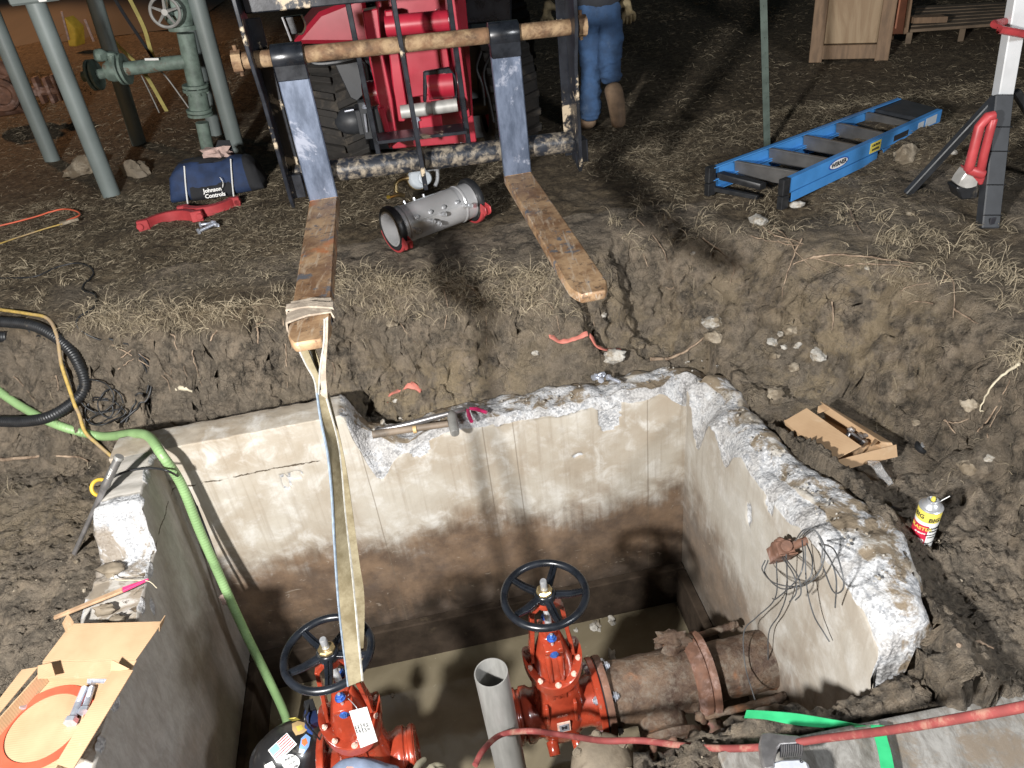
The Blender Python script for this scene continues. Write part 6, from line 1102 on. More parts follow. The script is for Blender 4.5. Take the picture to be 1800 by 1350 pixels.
def hand(wrist, direction, normal, m, parent, sc=1., name='glove', curl=.5, thumb=1):
    d = Vector(direction).normalized(); nn = Vector(normal); nn = (nn-d*nn.dot(d)).normalized(); s_ = d.cross(nn)
    w = Vector(wrist); Vv = [w, w+d*.045*sc, w+d*.085*sc]; R_ = [(.030*sc, .022*sc), (.040*sc, .018*sc), (.038*sc, .015*sc)]; E_ = [(0, 1), (1, 2)]
    for k, (off, ln) in enumerate(((-.030, .070), (-.010, .080), (.010, .076), (.029, .060))):
        b = w+d*.092*sc+s_*off*sc; i = len(Vv); p = b; dd = d.copy(); Vv.append(p); R_.append(.0115*sc); E_.append((2, i))
        for j in range(3): dd = (dd*math.cos(curl*.7)-nn*math.sin(curl*.7)).normalized(); p = p+dd*ln*sc/3; Vv.append(p); R_.append((.0108-.001*j)*sc); E_.append((i+j, i+j+1))
    i = len(Vv); b = w+d*.035*sc-s_*.036*sc*thumb; Vv += [b, b+(d*.7-s_*.7*thumb-nn*.2)*.035*sc, b+(d*1.0-s_*.75*thumb-nn*.4)*.058*sc]; R_ += [.015*sc, .0125*sc, .010*sc]; E_ += [(1, i), (i, i+1), (i+1, i+2)]
    return skinned(name, Vv, R_, E_, m, parent, 0, 2)
def head(c, f, upv, parent, sc=1.):
    """head with a face: c centre, f facing, upv top"""
    f = Vector(f).normalized(); u = Vector(upv); u = (u-f*u.dot(f)).normalized(); s_ = f.cross(u); q = MB(); n = 28; mm = 22; vs = []
    for i in range(mm+1):
        t = PI*i/mm
        for k in range(n):
            a = 2*PI*k/n; x = math.sin(t)*math.cos(a); y = math.sin(t)*math.sin(a); z = math.cos(t)      # x forward, y side
            X = x*.098; Y = y*.076; Z = z*.118
            if z < 0: Y *= 1-.32*(-z)**1.5; X *= (1-.10*-z) if x > 0 else (1-.35*-z)
            fr = max(0, x)
            X += fr**6*.0; nose = math.exp(-((y/.16)**2))*math.exp(-(((z+.12)/.17)**2))*(x > 0)*.022; brow = math.exp(-(((z-.10)/.08)**2))*fr**2*.006; eye = -math.exp(-(((abs(y)-.38)/.16)**2))*math.exp(-(((z-.0)/.10)**2))*(x > 0)*.008
            mouth = math.exp(-((y/.3)**2))*(x > 0)*(math.exp(-(((z+.42)/.05)**2))*.005-math.exp(-(((z+.49)/.03)**2))*.005+math.exp(-(((z+.56)/.05)**2))*.005); chin = math.exp(-((y/.35)**2))*math.exp(-(((z+.82)/.14)**2))*(x > 0)*.012
            X += nose+brow+eye+mouth+chin; vs.append(Vector(c)+(f*X+s_*Y+u*Z)*sc)
    q.add(vs, [(i*n+k, (i+1)*n+k, (i+1)*n+(k+1) % n, i*n+(k+1) % n) for i in range(mm) for k in range(n)]); h_ = q.build('head', MAT['skin'], parent, ang=80)
    for e in (-1, 1):
        q = MB(); q.ball(Vector(c)+(f*.083+s_*.030*e+u*.002)*sc, .0115*sc, 12); q.build('eye', MAT['white'], h_); q = MB(); q.ball(Vector(c)+(f*.0915+s_*.030*e+u*.002)*sc, .0052*sc, 10); q.build('pupil', MAT['ink'], h_)
        q = MB(); q.torus(Vector(c)+(s_*.076*e-f*.008-u*.010)*sc, (s_*e+f*.3), .019*sc, .006*sc, 16, 6); q.ball(Vector(c)+(s_*.074*e-f*.006-u*.010)*sc, .014*sc, 10); q.build('ear', MAT['skin'], h_)
    return h_
# --- worker down in the pit, only helmet, cheek and shoulder in view
hc = atd(516, 1328, 2.64); wk = thing('person', Vector((hc.x, hc.y-.1, -1.6)), 'person in a sticker-covered black hard hat and blue-grey shirt crouching beside the tagged valve', 'person')
F_ = Vector((.86, .42, -.28)).normalized(); U_ = Vector((.20, -.12, 1)); U_ = (U_-F_*U_.dot(F_)).normalized(); Sx = F_.cross(U_)
AXS = (.132, .112, .112)                                    # helmet half axes: forward, side, up
hcen = hc
def ell(dx, dy, dz, g=1.): return hcen+(F_*dx*AXS[0]+Sx*dy*AXS[1]+U_*dz*AXS[2])*g
q = MB(); n = 40; mm = 16; vs = []
for i in range(mm+1):
    t = .5*PI*1.06*i/mm
    for k in range(n):
        a = 2*PI*k/n; ridge = 1+.03*math.exp(-((math.sin(a)/.28)**2))*math.sin(t); vs.append(ell(math.sin(t)*math.cos(a)*ridge, math.sin(t)*math.sin(a)*ridge, math.cos(t)*ridge))
for k in range(n):
    a = 2*PI*k/n; b = 1.10+.28*max(0, math.cos(a))**2; vs.append(ell(math.cos(a)*b, math.sin(a)*1.09, -.14-.10*max(0, math.cos(a))))
for k in range(n): a = 2*PI*k/n; b = 1.10+.28*max(0, math.cos(a))**2; vs.append(ell(math.cos(a)*(b-.03), math.sin(a)*1.06, -.19-.10*max(0, math.cos(a))))
for k in range(n): a = 2*PI*k/n; vs.append(ell(math.cos(a)*.95, math.sin(a)*.95, -.10))
q.add(vs, [(i*n+k, (i+1)*n+k, (i+1)*n+(k+1) % n, i*n+(k+1) % n) for i in range(mm+3) for k in range(n)]); hat = q.build('hard_hat', MAT['helmet'], wk, ang=50)
def onhat(x, y, g=1.012):
    d = ray(x, y); Q = Matrix((F_/AXS[0]/g, Sx/AXS[1]/g, U_/AXS[2]/g)); o_ = Q @ (C0-hcen); v = Q @ d; A_ = v.dot(v); B_2 = o_.dot(v); C_ = o_.dot(o_)-1.03; D = B_2*B_2-A_*C_
    tt_ = (-B_2-math.sqrt(max(D, 0)))/A_; return C0+d*tt_
def sticker(c4, m, nm='sticker', g=1.012, par=None, N=6):
    q = MB(); vs = []
    for i in range(N+1):
        for j in range(N+1):
            u, v = i/N, j/N; x = (c4[0][0]*(1-u)+c4[1][0]*u)*(1-v)+(c4[3][0]*(1-u)+c4[2][0]*u)*v; y = (c4[0][1]*(1-u)+c4[1][1]*u)*(1-v)+(c4[3][1]*(1-u)+c4[2][1]*u)*v; vs.append(onhat(x, y, g))
    q.add(vs, [(i*(N+1)+j, (i+1)*(N+1)+j, (i+1)*(N+1)+j+1, i*(N+1)+j+1) for i in range(N) for j in range(N)]); return q.build(nm, MAT[m], par or hat)
def spoly(pts, m, g=1.012, nm='sticker'): 
    cx = sum(p[0] for p in pts)/len(pts); cy = sum(p[1] for p in pts)/len(pts); q = MB(); vs = [onhat(cx, cy, g)]; K_ = len(pts)
    for s_ in (.5, 1.): vs += [onhat(cx+(x-cx)*s_, cy+(y-cy)*s_, g) for x, y in pts]
    q.add(vs, [(0, 1+k, 1+(k+1) % K_) for k in range(K_)]+[(1+k, 1+K_+k, 1+K_+(k+1) % K_, 1+(k+1) % K_) for k in range(K_)]); return q.build(nm, MAT[m], hat)
fl = [(471, 1319), (504, 1288), (522, 1308), (487, 1341)]; sticker(fl, 'white', 'flag_sticker')
L2 = lambda u, v: ((fl[0][0]*(1-u)+fl[1][0]*u)*(1-v)+(fl[3][0]*(1-u)+fl[2][0]*u)*v, (fl[0][1]*(1-u)+fl[1][1]*u)*(1-v)+(fl[3][1]*(1-u)+fl[2][1]*u)*v)
for k in range(6): v0 = .04+k*.158; sticker([L2(.05 if v0 > .5 else .45, v0), L2(.96, v0), L2(.96, v0+.07), L2(.05 if v0 > .5 else .45, v0+.07)], 'ink_red', 'flag_stripe', 1.016)
sticker([L2(.03, .03), L2(.42, .03), L2(.42, .48), L2(.03, .48)], 'lightblue', 'flag_canton', 1.017)
spoly([(513, 1272), (523, 1267), (535, 1270), (540, 1283), (533, 1289), (520, 1293), (514, 1283)], 'tan'); spoly([(520, 1277), (530, 1274), (534, 1281), (524, 1286)], 'sticker_yellow', 1.016)
spoly([(507, 1263), (520, 1261), (528, 1265), (514, 1268)], 'sticker_yellow')
spoly([(536, 1268), (545, 1272), (551, 1284), (549, 1292), (541, 1288), (535, 1278)], 'ink_blue')
spoly([(529, 1298), (538, 1290), (546, 1296), (543, 1312), (534, 1325), (525, 1322)], 'lightblue'); spoly([(531, 1300), (538, 1297), (541, 1306), (535, 1312), (530, 1307)], 'orange', 1.016); spoly([(526, 1316), (536, 1318), (533, 1325), (525, 1323)], 'white', 1.017)
cc = [(511+17*math.cos(a), 1340+15*math.sin(a)) for a in np.linspace(0, 2*PI, 21)[:-1]]; spoly(cc, 'ink', 1.012); spoly([(511+16*math.cos(a), 1340+14*math.sin(a)) for a in np.linspace(0, 2*PI, 21)[:-1]], 'white', 1.015)
for s_, (x, y), sz in (('UNION', (508, 1333), .011), ('LOCAL', (513, 1341), .007), ('106', (520, 1347), .010)):
    o_ = onhat(x, y, 1.018); ux_ = (onhat(x+6, y-3, 1.018)-o_); uy_ = (onhat(x-3, y-6, 1.018)-o_); text('sticker_printing', s_, sz, o_, ux_, uy_, MAT['ink'], hat, .0003)
spoly([(465, 1345), (478, 1338), (484, 1348), (478, 1360), (466, 1358)], 'white')
hl = atd(548, 1262, 2.60); q = MB(); Rh = Matrix((F_, Sx, U_)).transposed(); q.box(hl, (.040, .058, .046), Rh); lampo = q.build('headlamp', MAT['anthracite'], wk, bevel=.006); q = MB(); q.cyl(hl+F_*.017, hl+F_*.030, .019, n=18); q.build('lamp_glass', MAT['clear'], lampo)
q = MB(); q.box(hl+F_*.0-Sx*.03+U_*.02, (.03, .04, .03), Rh); q.tube(spline([ell(.8, .5, .5), hl-F_*.03+U_*.035+Sx*.03, hl-F_*.02+U_*.045, hl+U_*.03-Sx*.04], 5), .004, 6); q.build('lamp_bracket', MAT['black_rubber'], lampo, bevel=.004)
hd_ = head(hcen-U_*.045+F_*.005, F_, U_, wk); 
sh1 = atd(612, 1352, 2.46); sh2 = atd(672, 1368, 2.44); gl_ = atd(745, 1368, 2.46)
neck = hcen-U_*.16-F_*.03; chest = Vector((hcen.x+.02, hcen.y-.24, hcen.z-.30)); pel = Vector((hcen.x-.08, hcen.y-.38, hcen.z-.68))
shR = sh1+Vector((0, 0, -.02)); shL = chest+Vector((-.16, .06, .10))
elR = sh2+Vector((0, 0, -.02)); wrR = gl_+Vector((-.05, 0, -.03)); elL = shL+Vector((.0, .22, -.18)); wrL = elL+Vector((.22, .10, .02))
knR = pel+Vector((.22, .34, .05)); ftR = Vector((pel.x+.20, pel.y+.10, -1.56)); knL = pel+Vector((-.10, .36, -.25)); ftL = Vector((pel.x-.15, pel.y-.05, -1.54))
BV = [pel, pel.lerp(chest, .5), chest, neck, neck+U_*.06, shR, elR, wrR, shL, elL, wrL]; BR = [(.15, .12), (.145, .11), (.165, .12), .058, .055, .062, .048, .034, .062, .048, .034]; BE = [(0, 1), (1, 2), (2, 3), (3, 4), (2, 5), (5, 6), (6, 7), (2, 8), (8, 9), (9, 10)]
skinned('torso', BV, [tuple(x*.93 for x in r) if isinstance(r, tuple) else r*.93 for r in BR], BE, MAT['skin'], wk)
skinned('shirt', BV[:3]+[neck-U_*.03]+[shR, elR, elR.lerp(wrR, .85), shL, elL, elL.lerp(wrL, .85)], [(.16, .13), (.155, .12), (.175, .13), .07, .070, .058, .046, .07, .058, .046], [(0, 1), (1, 2), (2, 3), (2, 4), (4, 5), (5, 6), (2, 7), (7, 8), (8, 9)], MAT['denim_dirty'], wk, sub=3, fold=.012)
skinned('trousers', [pel, pel+Vector((.09, .02, -.04)), knR, ftR, pel+Vector((-.09, .02, -.04)), knL, ftL], [(.16, .13), .105, .075, .06, .105, .075, .06], [(0, 1), (1, 2), (2, 3), (0, 4), (4, 5), (5, 6)], MAT['denim'], wk)
hand(wrR, Vector((.8, .4, -.2)), Vector((0, 0, 1)), MAT['glove_olive'], wk, 1.0, 'glove', .6); hand(wrL, Vector((.9, .3, -.1)), Vector((0, 0, 1)), MAT['glove_olive'], wk, 1.0, 'glove', .6, -1)
for ft in (ftR, ftL): skinned('boot', [ft+Vector((0, -.02, .02)), ft+Vector((.02, .08, -.01)), ft+Vector((.03, .17, -.03))], [.062, .055, .045], [(0, 1), (1, 2)], MAT['boot'], wk)

# --- person walking away behind the fork frame
YP = 4.62; P_ = lambda x, y, Y=YP: aty(x, y, Y)
pw = thing('person', Vector((.78, 4.75, GZ)), 'person in blue jeans, dark shirt and tan boots walking away behind the fork frame', 'person')
hip = P_(1052, 6); hl_, hr_ = P_(1036, 42), P_(1070, 40); kl, kr = P_(1040, 114, 4.62), P_(1072, 112, 4.55); al, tr_ = at(1036, 203, GZ+.10), at(1088, 226, GZ+.05); ar = tr_+Vector((-.03, .05, .25))
tl_ = al+Vector((-.02, .16, -.06)); hr2 = ar+Vector((.02, -.02, -.03))
chest = hip+Vector((.0, .06, .36)); nk = hip+Vector((0, .08, .56)); hdc = nk+Vector((0, .04, .20))
slp, srp = chest+Vector((-.19, 0, .10)), chest+Vector((.19, 0, .10)); wl, wr = P_(962, -2, 4.80), P_(1100, -8, 4.70); el_, er_ = slp.lerp(wl, .5)+Vector((-.05, -.05, 0)), srp.lerp(wr, .5)+Vector((.06, -.05, 0))
BV = [hip, hip+Vector((0, .02, .18)), chest, nk, nk+Vector((0, .02, .08)), slp, el_, wl, srp, er_, wr, hl_, kl, al, hr_, kr, ar]; BR = [(.075, .06), (.09, .07), (.12, .09), .055, .05, .045, .036, .028, .055, .042, .030, .06, .045, .038, .06, .045, .038]
skinned('body', BV, BR, [(0, 1), (1, 2), (2, 3), (3, 4), (2, 5), (5, 6), (6, 7), (2, 8), (8, 9), (9, 10), (0, 11), (11, 12), (12, 13), (0, 14), (14, 15), (15, 16)], MAT['skin'], pw)
skinned('jeans', [hip+Vector((0, 0, -.04)), hl_, hl_.lerp(kl, .5), kl, kl.lerp(al, .55), al+Vector((0, 0, -.035)), hr_, hr_.lerp(kr, .5), kr, kr.lerp(ar, .55), ar, hip+Vector((0, .01, .09))], [(.13, .11), .095, .084, .068, .064, .076, .095, .084, .068, .064, .072, (.14, .115)], [(0, 1), (1, 2), (2, 3), (3, 4), (4, 5), (0, 6), (6, 7), (7, 8), (8, 9), (9, 10), (0, 11)], MAT['denim'], pw, sub=3, fold=.014)
skinned('shirt', [hip+Vector((0, 0, -.085)), hip+Vector((0, .02, .20)), chest, nk+Vector((0, 0, -.03)), slp, el_, el_.lerp(wl, .8), srp, er_, er_.lerp(wr, .8)], [(.175, .15), (.165, .135), (.18, .135), .07, .068, .055, .042, .068, .055, .042], [(0, 1), (1, 2), (2, 3), (2, 4), (4, 5), (5, 6), (2, 7), (7, 8), (8, 9)], MAT['shirt'], pw, sub=3, fold=.012)
skinned('boot', [ar+Vector((0, .01, .0)), hr2+Vector((0, 0, -.05)), tr_.lerp(hr2, .45), tr_], [.058, .054, .050, .042], [(0, 1), (1, 2), (2, 3)], MAT['boot'], pw); skinned('boot', [al, al+Vector((0, .05, -.05)), tl_], [.060, .054, .044], [(0, 1), (1, 2)], MAT['boot'], pw)
q = MB(); sn = (C0-tr_).normalized(); q.slab([ar+Vector((-.045, 0, -.06)), ar+Vector((.055, 0, -.06)), tr_+Vector((.045, 0, -.03)), tr_+Vector((-.04, 0, -.03))], Vector((0, -.055, .0))); 
hand(wl, Vector((-.1, .1, -1)), Vector((0, -1, 0)), MAT['glove'], pw, 1.1, 'glove', .6); hand(wr, Vector((.15, .1, -1)), Vector((0, -1, 0)), MAT['glove'], pw, 1.1, 'glove', .6, -1)
h_ = head(hdc, (0, 1, 0), (0, 0, 1), pw); q = MB(); q.ball(hdc+Vector((0, -.012, .025)), .115, 22, (.74, .92, 1.0), .06, 4); q.build('hair', MAT['hair'], pw)

# ------------------------------------------------------------------ STONES, STICKS AND ROOTS
def stone(x, y, w_, h_, label, m='rock', group=None, sd=0, flat=.5, name='rock'):
    p = hit(x, y, 0); s = w_/2*(p-C0).length/FPX; q = MB(); q.ball(p+Vector((0, 0, s*flat*.35)), s, 18, (1, h_/w_*1.25, flat), .42, sd)
    R_ = Matrix.Rotation(.4*math.sin(sd*1.7), 3, 'Z'); q.v = [tuple(p+R_@(Vector(v)-p)) for v in q.v]; q.v = [tuple(Vector(v)+Vector((float(vnoise(v[0]*70, v[1]*70, v[2]*70, 1)), float(vnoise(v[0]*70, v[1]*70, v[2]*70, 2)), float(vnoise(v[0]*70, v[1]*70, v[2]*70, 3))))*s*.07) for v in q.v]
    return single(q, name, MAT[m], label, 'rock', group, ang=30)
for k, a in enumerate([(148, 304, 52, 28, 'pale tan rock lying behind the nearest pipe post'), (240, 308, 48, 20, 'dark brown stone right of the pale tan rock', 'mudcast'), (1590, 279, 46, 20, 'oblong tan rock on the grass between ladder and tripod'),
    (1332, 391, 28, 24, 'white angular stone near the ladder feet at the bank top', 'chip_white'), (1253, 571, 34, 32, 'long pale flake standing out on the bank slope', 'chip_white'), (1437, 628, 28, 30, 'white pitted chunk on the shelf below the bank', 'chip_white'),
    (1389, 585, 24, 18, 'pale stone just above the white cluster on the slope'), (1357, 603, 15, 18, 'bright white pebble at the left of the small cluster', 'chip_white'), (1372, 592, 12, 9, 'small pebble in the middle of the white cluster', 'chip_white'), (1378, 612, 10, 10, 'smallest pebble at the bottom of the white cluster', 'chip_white'),
    (1362, 628, 16, 14, 'dull stone under the white cluster'), (1402, 610, 16, 6, 'thin white flake right of the cluster', 'chip_white'), (1250, 646, 30, 14, 'flat muddy stone on the shelf behind the wall corner'), (1396, 650, 22, 12, 'tan stone flush with the mud beneath the white chunk'), (1362, 694, 26, 22, 'round pale stone half sunk near the right wall corner'),
    (1060, 560, 14, 10, 'pair of white pebbles under the right fork tip', 'chip_white'), (1128, 610, 12, 9, 'small tan pebble right of the coral rubber strip'), (945, 658, 14, 12, 'clear pale fragment behind the back wall', 'chip_white'), (697, 706, 12, 9, 'small white pebble beside the coral strip', 'chip_white'), (1704, 714, 26, 26, 'tan stone in the bank foot at far right'), (1702, 824, 28, 24, 'angular pale stone in the mud at right'), (1735, 812, 16, 14, 'small white stone next to the angular pale one', 'chip_white'), (1605, 770, 14, 12, 'small pale stone above the black plug'), (1600, 378, 14, 9, 'thin white flake on the grass left of the tripod foot'), (1672, 268, 10, 14, 'small white shard under the tripod leg', 'chip_white'), (1524, 473, 8, 8, 'tiny white pebble in the bank at right', 'chip_white'), (1618, 472, 10, 8, 'tiny tan pebble in the bank at right'), (1080, 640, 40, 20, 'flat concrete piece behind the top of the back wall', 'chip_white'), (690, 575, 18, 22, 'pale lump of clay in the bank under the left fork'), (1218, 448, 8, 6, 'tiny grey pebble at the bank top', 'chip_white')]):
    stone(*a[:5], m=a[5] if len(a) > 5 else 'rock', sd=k*2+1, flat=.65, name='rock')
for k, (x, y, s, lb) in enumerate([(1047, 1102, .026, 'pale foamy clump floating left of its smaller neighbour'), (1075, 1091, .017, 'smaller pale clump floating near the rear wall'), (1076, 1152, .024, 'grey clump floating just above the old pipe'), (1012, 1108, .010, 'tiny pale speck floating by the right handwheel'), (690, 1222, .007, 'tiny white speck floating beside the tagged valve')]):
    p = at(x, y, -1.348); q = MB(); q.ball(p, s, 14, (1, 1.3, .45), .9, k+60); single(q, 'floating_debris', MAT['chip_white'], lb, 'debris', 'debris floating on the pit water')
def rootline(px, r, label=None, m='root', lift=.012, group=None, taper=.35, name='root', cat='root'):
    P = spline([hit(x, y, lift) for x, y in px], 5); N = len(P); P = [p+Vector((random.uniform(-1, 1), random.uniform(-1, 1), random.uniform(-1, 1)))*.0022 for p in P]; q = MB(); q.tube(P, [r*(1-(1-taper)*i/(N-1))*random.uniform(.85, 1.15) for i in range(N)], 7); return single(q, name, MAT[m], label, cat, group, ang=70)
rootline([(1792, 642), (1765, 662), (1738, 690), (1723, 720), (1724, 738)], .0055, 'long pale bare root arching down from the grass clump at far right', 'root_pale', .03)
rootline([(1425, 455), (1460, 449), (1520, 452), (1570, 458), (1606, 463)], .0052, 'long straight root lying across the upper right bank', 'root', .015); rootline([(1484, 467), (1530, 465), (1600, 470)], .005, 'second straight root just below the long straight one', 'root', .015)
rootline([(1145, 636), (1180, 630), (1215, 626), (1238, 622)], .009, 'grey stick lying on the shelf behind the back wall', 'root', .012, name='stick', cat='stick'); rootline([(308, 688), (330, 684), (352, 694), (370, 706)], .013, 'broken pale stick at the bank foot left of the sling', 'root_pale', .012, name='stick', cat='stick')
rootline([(0, 808), (50, 805), (100, 803), (140, 806), (155, 812)], .008, 'long brown root lying on the mud at the left edge', 'root', .012); rootline([(1685, 955+180), (1720, 1130), (1745, 1140)], .006, 'bark-coloured twig by the plywood edge', 'root', .012, name='stick', cat='stick')
BR_ = [[(300, 590), (310, 600), (306, 640), (304, 665)], [(306, 600), (320, 640), (338, 680)], [(338, 596), (340, 630), (350, 660), (357, 684)], [(373, 605), (375, 590), (395, 578), (413, 566)], [(452, 575), (456, 600), (454, 650), (450, 705)], [(498, 560), (502, 600), (505, 640), (506, 690)], [(452, 572), (465, 568), (474, 560)], [(200, 640), (220, 625), (240, 610)], [(210, 652), (225, 640), (242, 630)], [(5, 656), (30, 668), (48, 688), (62, 708)], [(90, 648), (100, 665), (104, 690)], [(585, 640), (590, 660), (588, 700)], [(690, 545), (705, 570), (725, 600), (742, 607)], [(780, 510), (788, 545), (782, 590)], [(820, 500), (850, 530), (855, 560), (856, 630)], [(875, 520), (900, 545), (925, 575)], [(950, 520), (975, 550), (985, 590)], [(1025, 520), (1040, 560), (1045, 575)], [(1130, 450), (1150, 490), (1180, 510), (1186, 495)], [(1235, 420), (1270, 445), (1290, 470), (1283, 500)],
       [(1340, 400), (1365, 415), (1400, 425), (1440, 445)], [(1352, 405), (1375, 430), (1410, 432)], [(1360, 398), (1385, 420), (1405, 450), (1440, 482)], [(1320, 415), (1355, 425), (1395, 425)], [(1410, 420), (1395, 450), (1378, 500), (1374, 528)], [(1570, 525), (1600, 505), (1665, 492)], [(1660, 480), (1676, 500), (1675, 560)], [(1676, 545), (1700, 560), (1720, 570)], [(1640, 535), (1615, 530), (1590, 540)], [(1462, 535), (1465, 560), (1460, 590)], [(1718, 760), (1740, 735), (1760, 700), (1775, 670)], [(1735, 770), (1740, 750), (1760, 715)], [(1650, 770), (1680, 745), (1710, 735)], [(1690, 780), (1660, 755), (1652, 775)], [(1120, 385), (1160, 430), (1175, 470)], [(240, 620), (290, 660), (330, 690)], [(415, 560), (445, 540), (470, 548)], [(1490, 360), (1500, 385), (1515, 410)], [(1395, 465), (1430, 455), (1480, 470)]]
for pl in BR_: rootline(pl, random.uniform(.0022, .0042), 'thin brown root sticking out of the dug earth bank', group='thin roots hanging from the dug bank')
# leaf scraps & mud chunks near the left
rootline([(180, 600), (230, 625), (290, 665), (300, 690)], .003, 'thin dark root trailing below the cable bend', 'root', .01)

# ------------------------------------------------------------------ GRASS, FINE ROOTS, CLODS, PEBBLES (nobody could count them)
def surf(x, y):
    z, T, B = ground(x, y); return z, T, B
def blades(name, x, y, z, az, tilt, ln, wd, tone, m, droop=.5, segs=3):
    n = len(x); k = segs+1; P = np.zeros((n, k, 3)); hd = np.stack([np.cos(az), np.sin(az)], 1); p = np.stack([x, y, z], 1); el = PI/2-tilt; V_ = np.zeros((n, k*2, 3)); side = np.stack([-np.sin(az), np.cos(az), np.zeros(n)], 1)+RNG.normal(0, .5, (n, 3)); side /= np.linalg.norm(side, axis=1, keepdims=True)
    azc = az.copy(); curl = RNG.normal(0, .55, n)
    for i in range(k):
        w_ = wd*(1-.75*i/segs); V_[:, 2*i] = p-side*w_[:, None]/2; V_[:, 2*i+1] = p+side*w_[:, None]/2
        d = np.stack([np.cos(azc)*np.cos(el), np.sin(azc)*np.cos(el), np.sin(el)], 1); p = p+d*(ln/segs)[:, None]; el = el-droop*RNG.uniform(.2, 1.2, n); azc = azc+curl/segs*2
    b = np.arange(n)[:, None]*(2*k); Fq = np.concatenate([np.stack([b[:, 0]+2*i, b[:, 0]+2*i+1, b[:, 0]+2*i+3, b[:, 0]+2*i+2], 1) for i in range(segs)])
    o = soup(name, V_.reshape(-1, 3), Fq, m, None, {'tone': np.repeat(tone, 2*k)}); return o
def scatter(n, x0, x1, y0, y1, dens):
    x = RNG.uniform(x0, x1, n); y = RNG.uniform(y0, y1, n); z, T, B = ground(x, y); keep = RNG.random(n) < dens(x, y, T, B); return x[keep], y[keep], z[keep], T[keep], B[keep]
def patchy(x, y): return sstep(-.30, .30, fbm(x*3.1, y*3.1, 0, 4, 6)+np.where(y > 3.4, .12, 0)+np.where(y > 4.2, .25, 0)+np.where(x < -1.2, .12, 0)-.5*np.exp(-((x-.2)/.55)**2-((y-3.3)/.5)**2))
XS, YS_, ZS, TS = [], [], [], []
x, y, z, T, B = scatter(230000, -3.6, 3.2, 2.9, 4.6, lambda x, y, T, B: (1-sstep(.03, .2, T))*patchy(x, y)*.75)
x2, y2, z2, T2, B2 = scatter(110000, -6.5, 5.0, 4.6, 9.5, lambda x, y, T, B: patchy(x, y)*.75)
x = np.r_[x, x2]; y = np.r_[y, y2]; z = np.r_[z, z2]; n = len(x); far = np.clip((y-2.8)/4, 0, 1.3)
g_ = blades('dead_grass', x, y, z-.004, RNG.uniform(0, 2*PI, n)+.0, RNG.uniform(1.0, 1.55, n), RNG.uniform(.020, .055, n)*(1+.3*far), (.0019+.0028*far)*RNG.uniform(.7, 1.3, n), np.clip(RNG.normal(.45, .28, n)+.25*fbm(x*6, y*6, 0, 3, 9), 0, 1), MAT['grass'], .35); tag(g_, kind='stuff')
# shaggy pale turf hanging over the cut edge
ex_, ey_, ez_, ea, el2, et = [], [], [], [], [], []
tcs = [(180, 565, 50), (215, 560, 70), (250, 575, 80), (275, 580, 60), (235, 590, 60), (300, 560, 50), (345, 545, 40), (385, 548, 60), (400, 535, 50), (520, 520, 20), (600, 500, 40), (640, 490, 60), (670, 500, 80), (700, 505, 60), (720, 520, 50), (620, 520, 50), (780, 490, 60), (800, 500, 60), (880, 480, 50), (930, 490, 70), (960, 500, 60), (985, 480, 60), (1180, 380, 40), (1230, 400, 40), (1160, 370, 30), (1560, 425, 80), (1600, 410, 80), (1640, 420, 60), (1740, 470, 60), (1780, 490, 60), (1770, 540, 60), (1795, 620, 110), (1790, 640, 80), (1700, 440, 50), (1510, 370, 40), (1550, 390, 50), (130, 500, 40), (60, 520, 40), (30, 480, 40), (490, 515, 30), (1480, 390, 30), (1330, 360, 30), (20, 860, 30), (480, 480, 20), (1020, 500, 30), (560, 470, 0)]
tcs += [(random.uniform(560, 1010), random.uniform(478, 560), random.choice((8, 16, 24))) for _ in range(150)]+[(random.uniform(120, 500), random.uniform(540, 585), random.choice((8, 16))) for _ in range(70)]+[(random.uniform(1500, 1800), random.uniform(390, 520), random.choice((8, 16))) for _ in range(50)]+[(random.uniform(1080, 1400), random.uniform(350, 440), 8) for _ in range(50)]
for cx_, cy_, cn in tcs:
    for j in range(max(1, cn//8)):
        p = hit(cx_+random.gauss(0, 14), cy_+random.gauss(0, 8), 0); m_ = 9; a0 = random.uniform(-PI*.95, -PI*.05) if random.random() < .8 else random.uniform(0, 2*PI)
        ex_ += list(RNG.normal(p.x, .010, m_)); ey_ += list(RNG.normal(p.y, .010, m_)); ez_ += [p.z]*m_; ea += list(RNG.normal(a0, .8, m_)); el2 += list(RNG.uniform(.04, .105, m_)); et += list(np.clip(RNG.normal(.8, .15, m_), 0, 1))
n = len(ex_); A_n = np.array; g_ = blades('turf_fringe', A_n(ex_), A_n(ey_), A_n(ez_)+.002, A_n(ea), RNG.uniform(.2, 1.3, n), A_n(el2), RNG.uniform(.0016, .0030, n), A_n(et), MAT['grass'], .55, 4); tag(g_, kind='stuff')
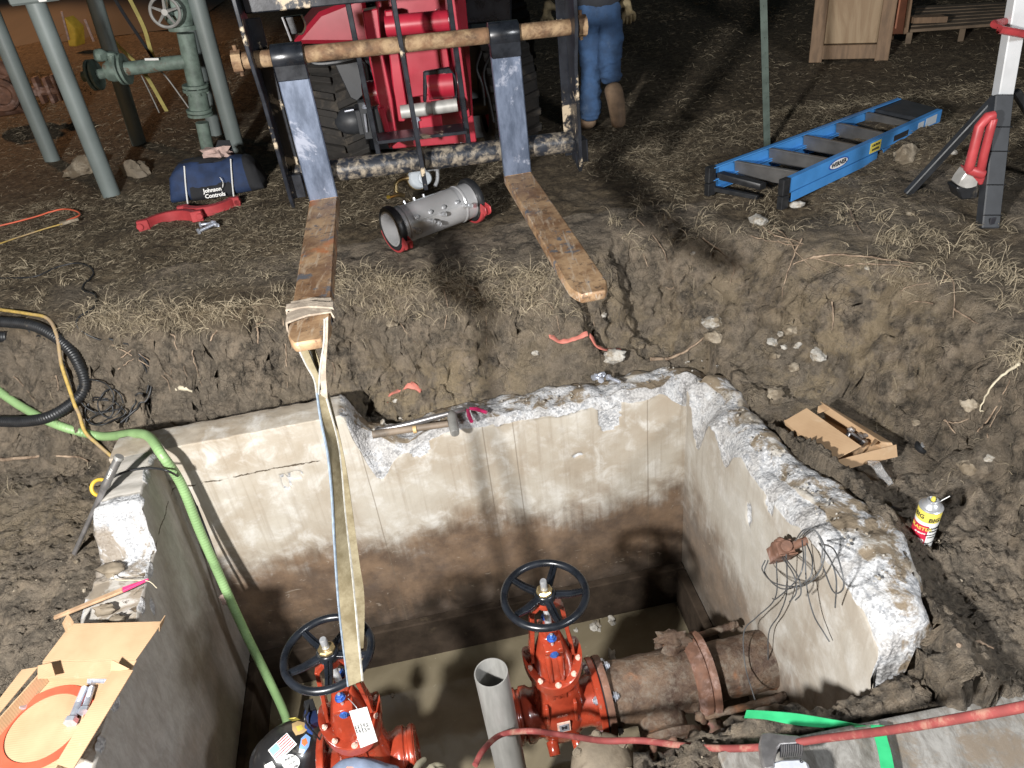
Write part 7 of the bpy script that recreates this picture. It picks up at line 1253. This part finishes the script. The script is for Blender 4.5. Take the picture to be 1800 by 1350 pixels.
# fine root hair on the bank face
x, y, z, T, B = scatter(60000, -2.7, 1.8, 1.3, 3.4, lambda x, y, T, B: .42*(B > .2)*sstep(-.1, .3, fbm(x*5, y*5, 0, 3, 66))); n = len(x)
g_ = blades('fine_roots', x, y, z+.004, -PI/2+RNG.normal(0, .9, n), RNG.uniform(.3, 2.2, n), RNG.uniform(.02, .085, n), RNG.uniform(.0010, .0022, n), np.clip(RNG.normal(.35, .22, n), 0, 1), MAT['grass'], .9, 4); tag(g_, kind='stuff')
def lumps(name, x, y, z, s, m, flat=.7):
    t_ = (1+5**.5)/2; ico = np.array([(-1, t_, 0), (1, t_, 0), (-1, -t_, 0), (1, -t_, 0), (0, -1, t_), (0, 1, t_), (0, -1, -t_), (0, 1, -t_), (t_, 0, -1), (t_, 0, 1), (-t_, 0, -1), (-t_, 0, 1)]); ico /= np.linalg.norm(ico[0])
    Fi = np.array([(0,11,5),(0,5,1),(0,1,7),(0,7,10),(0,10,11),(1,5,9),(5,11,4),(11,10,2),(10,7,6),(7,1,8),(3,9,4),(3,4,2),(3,2,6),(3,6,8),(3,8,9),(4,9,5),(2,4,11),(6,2,10),(8,6,7),(9,8,1)])
    n = len(x); sc = RNG.uniform(.6, 1.25, (n, 1, 3)); sc[:, :, 2] *= flat; a = RNG.uniform(0, 2*PI, n); ca, sa = np.cos(a), np.sin(a); P = ico[None]*sc*RNG.uniform(.7, 1.25, (n, 12, 1)); X = P[:, :, 0]*ca[:, None]-P[:, :, 1]*sa[:, None]; Y = P[:, :, 0]*sa[:, None]+P[:, :, 1]*ca[:, None]
    Q = np.stack([X, Y, P[:, :, 2]], 2)*s[:, None, None]+np.stack([x, y, z], 1)[:, None]; Fa = (Fi[None]+np.arange(n)[:, None, None]*12).reshape(-1, 3); return soup(name, Q.reshape(-1, 3), Fa, m, None, None, False)
inwall = lambda x, y: (lambda a, b: (a > -.22) & (a < 2.33) & (b > -.20) & (b < 1.45))(*vab(x, y))
x, y, z, T, B = scatter(42000, -2.5, 2.2, .9, 3.5, lambda x, y, T, B: np.where(inwall(x, y), 0, (T > .15)*(.10+.5*sstep(0, .35, fbm(x*6, y*6, 0, 3, 41))))*(1-.3*B)); n = len(x)
tag(lumps('soil_clods', x, y, z, .0035*np.exp(RNG.normal(0, .6, n)), MAT['mud'], .75), kind='stuff')
x, y, z, T, B = scatter(4200, -2.5, 2.2, 1.0, 3.4, lambda x, y, T, B: np.where(inwall(x, y), 0, (T > .3)*(.10+.8*sstep(.05, .3, fbm(x*3, y*3, 0, 3, 43))))); n = len(x)
tag(lumps('pebbles', x, y, z+.001, .0028*np.exp(RNG.normal(0, .5, n)), MAT['rock'], .8), kind='stuff')
# crumbs of broken concrete lying on the wall tops
a_ = RNG.uniform(.78, 2.28, 120); b_ = RNG.uniform(-.13, -.03, 120); a2 = RNG.uniform(2.14, 2.23, 120); b2 = RNG.uniform(0, 1.25, 120); a_ = np.r_[a_, a2]; b_ = np.r_[b_, b2]
px = VO.x+EX.x*a_+EN.x*b_; py = VO.y+EX.y*a_+EN.y*b_; pz = np.where(a_ < 2.1, -.045, -.038+.055*sstep(.1, .5, b_)+.085*sstep(.5, 1.15, b_)); tag(lumps('concrete_crumbs', px, py, pz+.002, .0030*np.exp(RNG.normal(0, .45, len(px))), MAT['chip_white'], .8), kind='stuff')
